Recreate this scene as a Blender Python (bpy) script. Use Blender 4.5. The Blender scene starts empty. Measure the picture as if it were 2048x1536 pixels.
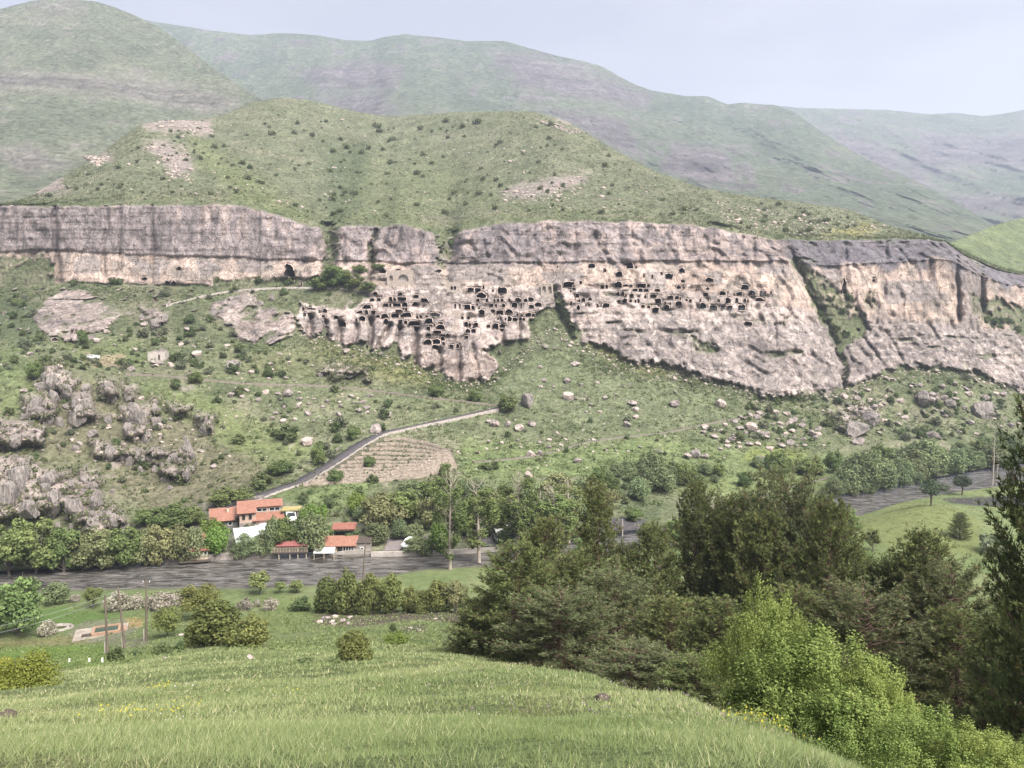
import bpy, math, random
import numpy as np
from mathutils import Vector, Matrix

random.seed(7)
RNG = np.random.default_rng(11)
SC = bpy.context.scene
COL = SC.collection

# ------------------------------------------------------------------ camera
CAM_Z = 45.0
F = 1480.0            # focal length in pixels of a 2048 px wide frame
CX, CY = 1024.0, 768.0
PITCH = math.radians(3.5)
cd = bpy.data.cameras.new("camera")
cam = bpy.data.objects.new("camera", cd)
COL.objects.link(cam)
cam.location = (0, 0, CAM_Z)
cam.rotation_euler = (math.radians(90) - PITCH, 0, 0)
cd.sensor_width = 36.0
cd.sensor_fit = 'HORIZONTAL'
cd.lens = 36.0 * F / 2048.0
cd.clip_start = 0.1
cd.clip_end = 20000.0
SC.camera = cam

# ------------------------------------------------------------------ world / sky
SUN_EL, SUN_AZ = 52.0, 42.0      # the sun stands behind the camera, to its right (azimuth from -Y towards +X)
world = bpy.data.worlds.new("World")
SC.world = world
world.use_nodes = True
wn, wl = world.node_tree.nodes, world.node_tree.links
wn.clear()
w_out = wn.new("ShaderNodeOutputWorld")
w_bg = wn.new("ShaderNodeBackground")
w_sky = wn.new("ShaderNodeTexSky")
w_sky.sky_type = 'NISHITA'
w_sky.sun_disc = False
w_sky.sun_elevation = math.radians(SUN_EL)
w_sky.sun_rotation = math.radians(180.0 - SUN_AZ)
w_sky.altitude = 1300
w_sky.dust_density = 3.0
w_co = wn.new("ShaderNodeTexCoord")
w_map = wn.new("ShaderNodeMapping")
w_map.inputs['Scale'].default_value = (1.3, 1.3, 5.0)
w_noi = wn.new("ShaderNodeTexNoise")
w_noi.inputs['Scale'].default_value = 2.2
w_noi.inputs['Detail'].default_value = 4.0
w_rmp = wn.new("ShaderNodeValToRGB")
w_rmp.color_ramp.elements[0].position = 0.38
w_rmp.color_ramp.elements[0].color = (2.95, 3.04, 3.55, 1)
w_rmp.color_ramp.elements[1].position = 0.62
w_rmp.color_ramp.elements[1].color = (3.55, 3.64, 4.05, 1)
w_mix = wn.new("ShaderNodeMixRGB")
w_mix.inputs[0].default_value = 0.96          # thin overcast veils nearly all of the blue sky
wl.new(w_co.outputs['Generated'], w_map.inputs[0])
wl.new(w_map.outputs[0], w_noi.inputs['Vector'])
wl.new(w_noi.outputs['Fac'], w_rmp.inputs[0])
wl.new(w_sky.outputs[0], w_mix.inputs[1])
wl.new(w_rmp.outputs[0], w_mix.inputs[2])
wl.new(w_mix.outputs[0], w_bg.inputs[0])
w_bg.inputs[1].default_value = 0.05
wl.new(w_bg.outputs[0], w_out.inputs[0])

# ------------------------------------------------------------------ sun
sd = bpy.data.lights.new("sun", 'SUN')
sd.energy = 3.0
sd.angle = math.radians(38)
sd.color = (1.0, 0.95, 0.88)
sun = bpy.data.objects.new("sun", sd)
COL.objects.link(sun)
_el, _az = math.radians(SUN_EL), math.radians(SUN_AZ)
_dir = Vector((math.sin(_az) * math.cos(_el), -math.cos(_az) * math.cos(_el), math.sin(_el)))
sun.rotation_euler = _dir.to_track_quat('Z', 'Y').to_euler()
sun.location = (60, -40, 160)

# ------------------------------------------------------------------ exposure and render settings
vs = SC.view_settings
vs.view_transform = 'Standard'
vs.look = 'None'
vs.exposure = 2.0
vs.gamma = 1.0
vs.use_curve_mapping = False
SC.render.engine = 'CYCLES'
cy = SC.cycles
cy.max_bounces = 6
cy.diffuse_bounces = 3
cy.glossy_bounces = 2
cy.transmission_bounces = 4
cy.transparent_max_bounces = 8
cy.volume_bounces = 1
cy.use_denoising = True
cy.use_adaptive_sampling = False
cy.sample_clamp_indirect = 4.0
cy.caustics_reflective = False
cy.caustics_refractive = False

# ------------------------------------------------------------------ projection helpers (photo pixel + distance -> place)
cp, sp_ = math.cos(PITCH), math.sin(PITCH)
VH = CY - F * math.tan(PITCH)     # row of the horizon

def P(u, v, D):
    """World points that show at pixel (u, v) of the photo at ground distance D (along +Y)."""
    u = np.asarray(u, float); v = np.asarray(v, float); D = np.asarray(D, float)
    xc = (u - CX) / F
    yc = -(v - CY) / F
    dy = cp + yc * sp_
    dz = -sp_ + yc * cp
    k = D / dy
    return np.stack([xc * k, D + 0 * xc, CAM_Z + dz * k], -1)

def ray(u, v):
    xc = (u - CX) / F; yc = -(v - CY) / F
    return np.array([xc, cp + yc * sp_, -sp_ + yc * cp])

def PV(u, v, D):
    return Vector(P(u, v, D).tolist())

def v_of(D, z):
    t = (np.asarray(z, float) - CAM_Z) / np.asarray(D, float)     # = dz/dy
    yc = (t * cp + sp_) / (cp - t * sp_)
    return CY - yc * F

# ------------------------------------------------------------------ noise
_perm = RNG.permutation(512).astype(np.int64)
_grad = RNG.normal(size=(512, 3)); _grad /= np.linalg.norm(_grad, axis=1)[:, None]

def gnoise(p):
    p = np.asarray(p, float)
    i = np.floor(p).astype(np.int64); f = p - i
    w = f * f * f * (f * (f * 6 - 15) + 10)
    out = np.zeros(p.shape[:-1])
    for dx in (0, 1):
        hx = _perm[(i[..., 0] + dx) & 511]
        wx = w[..., 0] if dx else 1 - w[..., 0]
        for dy in (0, 1):
            hy = _perm[(hx + i[..., 1] + dy) & 511]
            wy = wx * (w[..., 1] if dy else 1 - w[..., 1])
            for dz in (0, 1):
                h = _perm[(hy + i[..., 2] + dz) & 511]
                g = _grad[h]
                d = g[..., 0] * (f[..., 0] - dx) + g[..., 1] * (f[..., 1] - dy) + g[..., 2] * (f[..., 2] - dz)
                out += d * wy * (w[..., 2] if dz else 1 - w[..., 2])
    return out * 1.5

def fbm(p, octaves=4, seed=0.0, gain=0.5, ridged=False):
    p = np.asarray(p, float) + seed * np.array([17.3, 9.1, 5.7])
    a, s, out = 1.0, 0.0, 0.0
    for o in range(octaves):
        n = gnoise(p)
        if ridged:
            n = 1 - 2 * np.abs(n)
        out = out + a * n; s += a
        a *= gain; p = p * 2.03 + 11.7
    return out / s

def sstep(a, b, x):
    t = np.clip((x - a) / (b - a), 0, 1)
    return t * t * (3 - 2 * t)

def poly_sdf(U, V, poly):
    """Signed distance in pixels, positive inside."""
    U = np.asarray(U, float); V = np.asarray(V, float)
    best = np.full(U.shape, 1e18); inside = np.zeros(U.shape, bool)
    n = len(poly)
    for k in range(n):
        x0, y0 = poly[k]; x1, y1 = poly[(k + 1) % n]
        ex, ey = x1 - x0, y1 - y0
        L = ex * ex + ey * ey + 1e-9
        t = np.clip(((U - x0) * ex + (V - y0) * ey) / L, 0, 1)
        d = (U - x0 - t * ex) ** 2 + (V - y0 - t * ey) ** 2
        best = np.minimum(best, d)
        c = ((y0 > V) != (y1 > V)) & (U < (x1 - x0) * (V - y0) / ((y1 - y0) if y1 != y0 else 1e-9) + x0)
        inside ^= c
    return np.where(inside, 1, -1) * np.sqrt(best)

def line_dist(U, V, pts):
    best = np.full(np.shape(U), 1e18)
    for (x0, y0), (x1, y1) in zip(pts[:-1], pts[1:]):
        ex, ey = x1 - x0, y1 - y0
        L = ex * ex + ey * ey + 1e-9
        t = np.clip(((U - x0) * ex + (V - y0) * ey) / L, 0, 1)
        best = np.minimum(best, (U - x0 - t * ex) ** 2 + (V - y0 - t * ey) ** 2)
    return np.sqrt(best)

# ------------------------------------------------------------------ mesh helpers
def mesh_np(name, verts, faces, cols=None, smooth=False, mats=(), mat_idx=None):
    """verts (N,3); faces: list of int arrays (M,k); cols (N,4) -> point colour attribute 'Col'."""
    me = bpy.data.meshes.new(name)
    verts = np.asarray(verts, np.float32)
    me.vertices.add(len(verts)); me.vertices.foreach_set("co", verts.ravel())
    fl = [np.asarray(f, np.int32) for f in faces if len(f)]
    nl = sum(f.size for f in fl); nf = sum(len(f) for f in fl)
    me.loops.add(nl); me.polygons.add(nf)
    me.loops.foreach_set("vertex_index", np.concatenate([f.ravel() for f in fl]))
    tot = np.concatenate([np.full(len(f), f.shape[1], np.int32) for f in fl])
    st = np.zeros(nf, np.int32); st[1:] = np.cumsum(tot)[:-1]
    me.polygons.foreach_set("loop_start", st)
    try:
        me.polygons.foreach_set("loop_total", tot)
    except Exception:
        pass
    if smooth:
        me.polygons.foreach_set("use_smooth", np.ones(nf, bool))
    for m in mats:
        me.materials.append(m)
    if mat_idx is not None:
        me.polygons.foreach_set("material_index", np.asarray(mat_idx, np.int32))
    me.update(calc_edges=True)
    if cols is not None:
        a = me.color_attributes.new("Col", 'FLOAT_COLOR', 'POINT')
        a.data.foreach_set("color", np.asarray(cols, np.float32).ravel())
    me.validate()
    return me

def link(name, data, parent=None, loc=None, rot=None, scale=None):
    o = bpy.data.objects.new(name, data)
    COL.objects.link(o)
    if parent is not None:
        o.parent = parent
    if loc is not None: o.location = loc
    if rot is not None: o.rotation_euler = rot
    if scale is not None: o.scale = scale
    return o

def tag(o, label=None, cat=None, group=None, kind=None):
    if label: o['label'] = label
    if cat: o['category'] = cat
    if group: o['group'] = group
    if kind: o['kind'] = kind
    return o

def empty(name, loc=(0, 0, 0), rz=0.0, scale=None):
    return link(name, None, None, loc, (0, 0, rz), scale)

def copy_tree(root, loc, rz=0.0, scale=(1, 1, 1), rot=None):
    c = root.copy(); COL.objects.link(c)
    c.location = loc; c.rotation_euler = rot if rot is not None else (0, 0, rz); c.scale = scale
    for ch in root.children:
        k = ch.copy(); COL.objects.link(k); k.parent = c
        for g in ch.children:
            h = g.copy(); COL.objects.link(h); h.parent = k
    return c

class MB:
    """Collects simple solids and builds ONE mesh object from them."""
    def __init__(s): s.v = []; s.f = []
    def add(s, vs_, fs_):
        o = len(s.v); s.v += [tuple(map(float, x)) for x in vs_]; s.f += [tuple(o + i for i in f) for f in fs_]
    def box(s, x0, x1, y0, y1, z0, z1):
        s.add([(x0, y0, z0), (x1, y0, z0), (x1, y1, z0), (x0, y1, z0), (x0, y0, z1), (x1, y0, z1), (x1, y1, z1), (x0, y1, z1)],
              [(0, 3, 2, 1), (4, 5, 6, 7), (0, 1, 5, 4), (1, 2, 6, 5), (2, 3, 7, 6), (3, 0, 4, 7)])
    def prism(s, poly, axis, a, b):
        """poly: 2D points; axis 0 -> poly in (y,z), 1 -> (x,z), 2 -> (x,y)."""
        n = len(poly)
        def pt(p, t):
            return (t, p[0], p[1]) if axis == 0 else ((p[0], t, p[1]) if axis == 1 else (p[0], p[1], t))
        s.add([pt(p, a) for p in poly] + [pt(p, b) for p in poly],
              [tuple(range(n - 1, -1, -1)), tuple(range(n, 2 * n))] + [(i, (i + 1) % n, n + (i + 1) % n, n + i) for i in range(n)])
    def slab(s, quad, th):
        """A quad of 3D points thickened downwards along its normal."""
        q = [Vector(p) for p in quad]
        nrm = (q[1] - q[0]).cross(q[3] - q[0]).normalized()
        if nrm.z < 0: nrm = -nrm
        b = [p - nrm * th for p in q]
        s.add([*q, *b], [(0, 1, 2, 3), (7, 6, 5, 4), (0, 4, 5, 1), (1, 5, 6, 2), (2, 6, 7, 3), (3, 7, 4, 0)])
    def tube(s, pts, radii, n=6, cap=True):
        pts = [Vector(p) for p in pts]
        o = len(s.v); m = len(pts)
        for i, p in enumerate(pts):
            d = (pts[min(i + 1, m - 1)] - pts[max(i - 1, 0)])
            d = d.normalized() if d.length > 1e-9 else Vector((0, 0, 1))
            a = d.orthogonal().normalized() if abs(d.z) < 0.99 else Vector((1, 0, 0))
            a = (a - d * a.dot(d)).normalized(); b = d.cross(a)
            r = radii[i] if hasattr(radii, '__len__') else radii
            for k in range(n):
                t = 2 * math.pi * k / n
                q = p + (a * math.cos(t) + b * math.sin(t)) * r
                s.v.append((q.x, q.y, q.z))
        for i in range(m - 1):
            for k in range(n):
                s.f.append((o + i * n + k, o + i * n + (k + 1) % n, o + (i + 1) * n + (k + 1) % n, o + (i + 1) * n + k))
        if cap:
            s.f.append(tuple(o + k for k in range(n - 1, -1, -1)))
            s.f.append(tuple(o + (m - 1) * n + k for k in range(n)))
    def mesh(s, name, mat):
        me = bpy.data.meshes.new(name); me.from_pydata(s.v, [], s.f)
        for m in (mat if isinstance(mat, (list, tuple)) else [mat]): me.materials.append(m)
        me.update()
        return me
    def build(s, name, mat, parent=None, loc=None, rot=None):
        return link(name, s.mesh(name, mat), parent, loc, rot)

# ------------------------------------------------------------------ materials
def mat_new(name):
    m = bpy.data.materials.new(name); m.use_nodes = True
    nt = m.node_tree; nt.nodes.clear()
    return m, nt.nodes, nt.links

def N(nodes, kind, **kw):
    n = nodes.new(kind)
    for k, v in kw.items():
        if hasattr(n, k): setattr(n, k, v)
    return n

def simple_mat(name, col, rough=0.8, var=0.25, scale=3.0, bump=0.0, metallic=0.0, spec=0.3, stretch=(1, 1, 1)):
    m, n, l = mat_new(name)
    out = n.new("ShaderNodeOutputMaterial"); b = n.new("ShaderNodeBsdfPrincipled")
    tc = n.new("ShaderNodeTexCoord"); mp = n.new("ShaderNodeMapping"); mp.inputs['Scale'].default_value = stretch
    no = n.new("ShaderNodeTexNoise"); no.inputs['Scale'].default_value = scale; no.inputs['Detail'].default_value = 6; no.inputs['Roughness'].default_value = 0.65
    r = n.new("ShaderNodeValToRGB")
    c = np.array(col)
    r.color_ramp.elements[0].position = 0.3; r.color_ramp.elements[0].color = (*(c * (1 - var)), 1)
    r.color_ramp.elements[1].position = 0.7; r.color_ramp.elements[1].color = (*np.clip(c * (1 + var), 0, 1), 1)
    l.new(tc.outputs['Object'], mp.inputs[0]); l.new(mp.outputs[0], no.inputs['Vector']); l.new(no.outputs['Fac'], r.inputs[0])
    l.new(r.outputs[0], b.inputs['Base Color'])
    b.inputs['Roughness'].default_value = rough; b.inputs['Metallic'].default_value = metallic
    b.inputs['Specular IOR Level'].default_value = spec
    if bump:
        bp = n.new("ShaderNodeBump"); bp.inputs['Strength'].default_value = bump; bp.inputs['Distance'].default_value = 0.05
        l.new(no.outputs['Fac'], bp.inputs['Height']); l.new(bp.outputs[0], b.inputs['Normal'])
    l.new(b.outputs[0], out.inputs[0])
    return m

def leaf_mat(name, trans=0.3, hue=0.02, val=0.35):
    """Vertex colour foliage; each tree shifts a little in hue and value."""
    m, n, l = mat_new(name)
    out = n.new("ShaderNodeOutputMaterial")
    at = n.new("ShaderNodeVertexColor"); at.layer_name = "Col"
    oi = n.new("ShaderNodeObjectInfo")
    hs = n.new("ShaderNodeHueSaturation")
    m1 = n.new("ShaderNodeMapRange"); m1.inputs[3].default_value = 0.5 - hue; m1.inputs[4].default_value = 0.5 + hue
    mm = n.new("ShaderNodeMath"); mm.operation = 'FRACT'
    mu = n.new("ShaderNodeMath"); mu.operation = 'MULTIPLY'; mu.inputs[1].default_value = 7.31
    m2 = n.new("ShaderNodeMapRange"); m2.inputs[3].default_value = 1 - val; m2.inputs[4].default_value = 1 + val
    l.new(oi.outputs['Random'], m1.inputs[0]); l.new(oi.outputs['Random'], mu.inputs[0]); l.new(mu.outputs[0], mm.inputs[0]); l.new(mm.outputs[0], m2.inputs[0])
    l.new(m1.outputs[0], hs.inputs['Hue']); l.new(m2.outputs[0], hs.inputs['Value']); l.new(at.outputs[0], hs.inputs['Color'])
    d = n.new("ShaderNodeBsdfDiffuse"); t = n.new("ShaderNodeBsdfTranslucent"); mx = n.new("ShaderNodeMixShader")
    mx.inputs[0].default_value = trans
    l.new(hs.outputs[0], d.inputs[0]); l.new(hs.outputs[0], t.inputs[0])
    l.new(d.outputs[0], mx.inputs[1]); l.new(t.outputs[0], mx.inputs[2]); l.new(mx.outputs[0], out.inputs[0])
    return m

def terrain_mat(name, g1=0.9, g2=0.12, r1=0.5, bump=0.8, bd=0.6, cracks=0.35, far=1.0):
    """Colour attribute = the ground's own colour, its alpha = how rocky it is; noise adds tussocks, grain, cracks."""
    m, n, l = mat_new(name)
    out = n.new("ShaderNodeOutputMaterial"); b = n.new("ShaderNodeBsdfPrincipled")
    b.inputs['Roughness'].default_value = 0.95; b.inputs['Specular IOR Level'].default_value = 0.1
    at = n.new("ShaderNodeVertexColor"); at.layer_name = "Col"
    tc = n.new("ShaderNodeTexCoord")
    def noise(scale, detail, rough, vec, sc=None):
        q = n.new("ShaderNodeTexNoise"); q.inputs['Scale'].default_value = scale; q.inputs['Detail'].default_value = detail; q.inputs['Roughness'].default_value = rough
        if sc:
            mp = n.new("ShaderNodeMapping"); mp.inputs['Scale'].default_value = sc; l.new(vec, mp.inputs[0]); vec = mp.outputs[0]
        l.new(vec, q.inputs['Vector'])
        return q.outputs['Fac']
    def ramp(fac, a, b_, lo, hi):
        q = n.new("ShaderNodeMapRange"); q.inputs[1].default_value = a; q.inputs[2].default_value = b_; q.inputs[3].default_value = lo; q.inputs[4].default_value = hi
        l.new(fac, q.inputs[0]); return q.outputs[0]
    def math_(op, a, b_):
        q = n.new("ShaderNodeMath"); q.operation = op
        for i, x in enumerate((a, b_)):
            if isinstance(x, (int, float)): q.inputs[i].default_value = x
            else: l.new(x, q.inputs[i])
        return q.outputs[0]
    O = tc.outputs['Object']
    gn = noise(g1, 5, 0.7, O); gm = noise(g2, 4, 0.6, O)
    gf = math_('MULTIPLY', ramp(gn, 0.3, 0.7, 0.45, 1.5), ramp(gm, 0.3, 0.7, 0.75, 1.25))
    rn = noise(r1, 7, 0.72, O, (1, 1, 0.35)); rm = noise(r1 * 0.2, 4, 0.6, O, (1, 1, 0.6))
    rs = noise(r1 * 0.6, 4, 0.6, O, (0.25, 0.25, 2.2))
    rf = math_('MULTIPLY', math_('MULTIPLY', ramp(rn, 0.32, 0.68, 0.58, 1.42), ramp(rm, 0.3, 0.7, 0.7, 1.3)), ramp(rs, 0.3, 0.7, 0.84, 1.16))
    if cracks:
        vo = n.new("ShaderNodeTexVoronoi"); vo.feature = 'DISTANCE_TO_EDGE'; vo.inputs['Scale'].default_value = r1 * 0.35
        mp = n.new("ShaderNodeMapping"); mp.inputs['Scale'].default_value = (1, 1, 0.5)
        ad = n.new("ShaderNodeMixRGB"); ad.blend_type = 'ADD'; ad.inputs[0].default_value = 1.0
        nn = n.new("ShaderNodeTexNoise"); nn.inputs['Scale'].default_value = r1 * 0.5; nn.inputs['Detail'].default_value = 4
        sc = n.new("ShaderNodeVectorMath"); sc.operation = 'SCALE'; sc.inputs['Scale'].default_value = 4.0 / r1
        l.new(O, nn.inputs['Vector']); l.new(nn.outputs['Color'], sc.inputs[0]); l.new(O, ad.inputs[1]); l.new(sc.outputs[0], ad.inputs[2])
        l.new(ad.outputs[0], mp.inputs[0]); l.new(mp.outputs[0], vo.inputs['Vector'])
        cr = ramp(vo.outputs['Distance'], 0.0, 0.07, 1 - cracks, 1.0)
        rf = math_('MULTIPLY', rf, cr)
    mix = n.new("ShaderNodeMix"); mix.data_type = 'FLOAT'
    l.new(at.outputs['Alpha'], mix.inputs[0]); l.new(gf, mix.inputs[2]); l.new(rf, mix.inputs[3])
    mul = n.new("ShaderNodeVectorMath"); mul.operation = 'SCALE'
    l.new(at.outputs['Color'], mul.inputs[0]); l.new(mix.outputs[0], mul.inputs['Scale'])
    l.new(mul.outputs[0], b.inputs['Base Color'])
    bp = n.new("ShaderNodeBump"); bp.inputs['Strength'].default_value = bump; bp.inputs['Distance'].default_value = bd
    l.new(mix.outputs[0], bp.inputs['Height']); l.new(bp.outputs[0], b.inputs['Normal'])
    l.new(b.outputs[0], out.inputs[0])
    return m
# ================================================================== TERRAIN BEYOND THE RIVER
def prof(tab, U, sm=10.0):
    tab = sorted(tab)
    x = np.array([t[0] for t in tab], float)
    o = []
    for k in range(1, len(tab[0])):
        y = np.array([t[k] for t in tab], float)
        fine = np.arange(x[0] - 60, x[-1] + 60, 4.0)
        g = np.interp(fine, x, y)
        r = int(3 * sm / 4) + 1
        ker = np.exp(-0.5 * (np.arange(-r, r + 1) * 4 / sm) ** 2); ker /= ker.sum()
        g = np.convolve(np.pad(g, r, mode='edge'), ker, mode='valid')
        o.append(np.interp(U, fine, g))
    return o

U = np.concatenate([np.arange(-520, -60, 20), np.arange(-60, 480, 2.8), np.arange(480, 1630, 1.9), np.arange(1630, 2110, 2.8), np.arange(2110, 2620, 20)])
NU = len(U)

def bankD(u):   # far edge of the river
    return np.interp(u, [-500, 0, 150, 300, 450, 600, 750, 900, 1050, 1200, 1350, 1500, 1670, 1764, 1887, 1946, 2042, 2200, 2600],
                     [132, 138, 141, 145, 149, 151, 151, 152.5, 156, 163, 174, 189, 207, 216, 236, 246, 262, 290, 380])

K1 = [(-520, 1085, 160), (0, 1088, 158), (150, 1085, 160), (300, 1072, 163), (450, 1050, 162), (600, 1020, 167), (750, 1000, 176), (900, 985, 184), (1050, 970, 192), (1200, 965, 200), (1350, 950, 212), (1500, 925, 233), (1650, 900, 256), (1800, 880, 272), (1950, 870, 288), (2100, 862, 310), (2600, 850, 410)]
K2 = [(-520, 760, 225), (0, 745, 222), (100, 732, 228), (150, 730, 232), (300, 756, 242), (450, 768, 248), (600, 774, 258), (750, 785, 262), (900, 802, 258), (990, 818, 255), (1050, 817, 256), (1200, 812, 262), (1350, 817, 268), (1500, 827, 275), (1650, 836, 287), (1800, 830, 296), (1950, 830, 306), (2100, 832, 328), (2600, 830, 430)]
K3 = [(-520, 715, 258), (0, 700, 262), (150, 698, 268), (300, 704, 268), (450, 704, 270), (600, 704, 278), (750, 742, 276), (830, 760, 270), (900, 780, 266), (965, 785, 268), (1050, 742, 282), (1105, 715, 290), (1200, 757, 282), (1350, 777, 283), (1500, 803, 283), (1650, 802, 296), (1800, 772, 308), (1950, 772, 320), (2100, 808, 338), (2600, 808, 440)]
K4 = [(-520, 610, 318), (0, 600, 316), (150, 600, 312), (300, 602, 314), (400, 640, 294), (500, 690, 282), (580, 672, 286), (640, 672, 288), (700, 702, 286), (760, 706, 285), (830, 728, 284), (890, 764, 274), (960, 767, 275), (1010, 737, 284), (1060, 692, 297), (1105, 650, 307), (1150, 687, 299), (1200, 710, 295), (1250, 730, 291), (1330, 738, 291), (1400, 758, 289), (1480, 780, 288), (1550, 794, 287), (1690, 786, 301), (1750, 758, 312), (1800, 745, 317), (1900, 738, 326), (1960, 755, 331), (2048, 785, 340), (2150, 795, 352), (2600, 800, 450)]
K5 = [(-520, 575, 336), (0, 572, 332), (150, 566, 330), (300, 569, 328), (400, 572, 326), (500, 576, 322), (600, 576, 318), (700, 580, 316), (800, 576, 317), (900, 573, 318), (1000, 573, 319), (1100, 576, 321), (1200, 576, 321), (1300, 581, 321), (1400, 586, 322), (1500, 598, 323), (1590, 618, 325), (1650, 632, 330), (1750, 642, 336), (1850, 648, 341), (1920, 656, 346), (1990, 666, 354), (2100, 645, 372), (2600, 640, 470)]
K6 = [(-520, 508, 341), (0, 506, 338), (110, 500, 337), (300, 510, 335), (450, 516, 333), (600, 521, 330), (700, 522, 330), (800, 526, 330), (900, 527, 330), (1000, 526, 331), (1200, 523, 332), (1400, 523, 333), (1550, 521, 336), (1650, 533, 345), (1800, 523, 351), (1900, 521, 356), (1960, 550, 366), (2000, 566, 374), (2100, 580, 392), (2600, 575, 480)]
K7 = [(-520, 414, 350), (0, 410, 344), (110, 411, 342), (300, 408, 342), (480, 407, 342), (540, 424, 341), (620, 450, 340), (655, 456, 343), (680, 452, 340), (720, 448, 339), (760, 453, 341), (800, 444, 339), (860, 464, 342), (900, 472, 346), (930, 458, 341), (1000, 446, 342), (1100, 441, 344), (1250, 441, 345), (1400, 450, 346), (1480, 464, 348), (1540, 475, 352), (1600, 479, 356), (1700, 481, 361), (1800, 476, 366), (1890, 481, 371), (1930, 511, 382), (2000, 541, 398), (2100, 560, 425), (2600, 560, 500)]
K9 = [(-520, 412, 356), (0, 409, 352), (40, 403, 362), (100, 368, 395), (150, 338, 415), (200, 308, 435), (280, 247, 470), (330, 241, 490), (400, 238, 520), (450, 229, 545), (500, 205, 570), (560, 194, 590), (620, 200, 595), (700, 221, 600), (780, 234, 600), (850, 228, 590), (950, 223, 570), (1060, 222, 540), (1130, 240, 520), (1180, 270, 500), (1230, 300, 480), (1300, 338, 465), (1400, 375, 450), (1500, 393, 440), (1600, 404, 430), (1700, 419, 418), (1790, 456, 402), (1850, 470, 395), (1930, 505, 398), (2000, 535, 412), (2100, 555, 440), (2600, 555, 520)]

D1b = bankD(U)
c0 = (v_of(D1b, 1.0), D1b)
cs = [c0] + [prof(K1, U, 30), prof(K2, U, 22), prof(K3, U, 18), prof(K4, U, 7), prof(K5, U, 9), prof(K6, U, 7), prof(K7, U, 5), None, prof(K9, U, 9)]
_u3 = np.stack([U, 0 * U, 0 * U], -1)
v7o, d7o = cs[7]
cs[7] = (cs[7][0] + 6 * fbm(_u3 * .022, 3, 141) + 3 * fbm(_u3 * .09, 3, 142, ridged=True), cs[7][1])
cs[6] = (cs[6][0] + 5 * fbm(_u3 * .02, 3, 144), cs[6][1])
v7, d7 = cs[7]; v9, d9 = cs[9]
cs[8] = (v7o + 0.16 * (v9 - v7o), d7o + 0.13 * (d9 - d7o))
dend = d9 + 90
cs.append((v_of(dend, CAM_Z + (VH - v9) / F * d9 - 16), dend))
seg_n = [22, 62, 26, 46, 64, 30, 46, 22, 78, 8]
rowsV, rowsD, rowT = [], [], []
for s, n in enumerate(seg_n):
    (va, da), (vb, db) = cs[s], cs[s + 1]
    for k in range(n + (1 if s == len(seg_n) - 1 else 0)):
        t = k / n
        rowsV.append(va + (vb - va) * t); rowsD.append(da + (db - da) * t); rowT.append(s + t)
VV = np.array(rowsV); DD = np.array(rowsD); TT = np.array(rowT)[:, None] + 0 * VV
UU = U[None, :] + 0 * VV
# soften the kinks between the contours along each column (not at the cliff)
DS = DD.copy()
for _ in range(14):
    DS[1:-1] = 0.25 * DS[:-2] + 0.5 * DS[1:-1] + 0.25 * DS[2:]
wcl = sstep(3.75, 4.05, TT) * (1 - sstep(7.02, 7.3, TT))
DD = DS * (1 - wcl) + DD * wcl
W0 = P(UU, VV, DD)

# --- what is rock, what is grass (photo-space outlines with ragged edges)
wu = fbm(W0 * np.array([0.09, 0.05, 0.09]), 4, 1) ; wv = fbm(W0 * np.array([0.09, 0.05, 0.09]), 4, 2)
wf = fbm(W0 * np.array([0.4, 0.25, 0.4]), 3, 3); wf2 = fbm(W0 * np.array([0.4, 0.25, 0.4]), 3, 4)
wr = fbm(W0 * np.array([0.16, 0.12, 0.05]), 4, 6, ridged=True)
UW = UU + 20 * wu + 10 * wf; VW = VV + 17 * wv + 9 * wf2 + 12 * wr
def pm(poly, soft=5.0):
    return sstep(-soft, soft, poly_sdf(UW, VW, poly))
LOWROCK = [
 [(65, 640), (95, 600), (150, 580), (200, 600), (245, 615), (262, 630), (215, 660), (175, 692), (120, 684), (80, 668)],
 [(415, 628), (430, 605), (470, 595), (510, 590), (520, 622), (590, 638), (592, 668), (545, 692), (500, 690), (465, 668), (440, 640)],
 [(590, 642), (600, 616), (680, 622), (730, 602), (750, 570), (900, 560), (1000, 560), (1105, 565), (1112, 622), (1060, 642), (1066, 692), (1010, 692), (965, 702), (1002, 738), (975, 770), (905, 770), (868, 745), (830, 742), (828, 712), (805, 724), (785, 688), (745, 707), (735, 688), (690, 706), (680, 688), (660, 692), (650, 664), (625, 686), (610, 668)],
 [(1110, 570), (1150, 560), (1560, 545), (1590, 530), (1620, 600), (1632, 640), (1672, 690), (1688, 784), (1560, 800), (1480, 778), (1420, 762), (1390, 747), (1340, 737), (1250, 730), (1235, 702), (1170, 692), (1150, 657), (1128, 625)],
 [(1640, 540), (1900, 520), (1960, 550), (1968, 612), (1935, 622), (1940, 650), (2048, 672), (2400, 680), (2400, 815), (2048, 795), (1960, 754), (1900, 742), (1800, 737), (1760, 757), (1692, 785), (1690, 700), (1745, 655), (1705, 600)],
 [(1978, 568), (2048, 556), (2300, 560), (2300, 615), (2045, 604), (1990, 592)],
]
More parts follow.
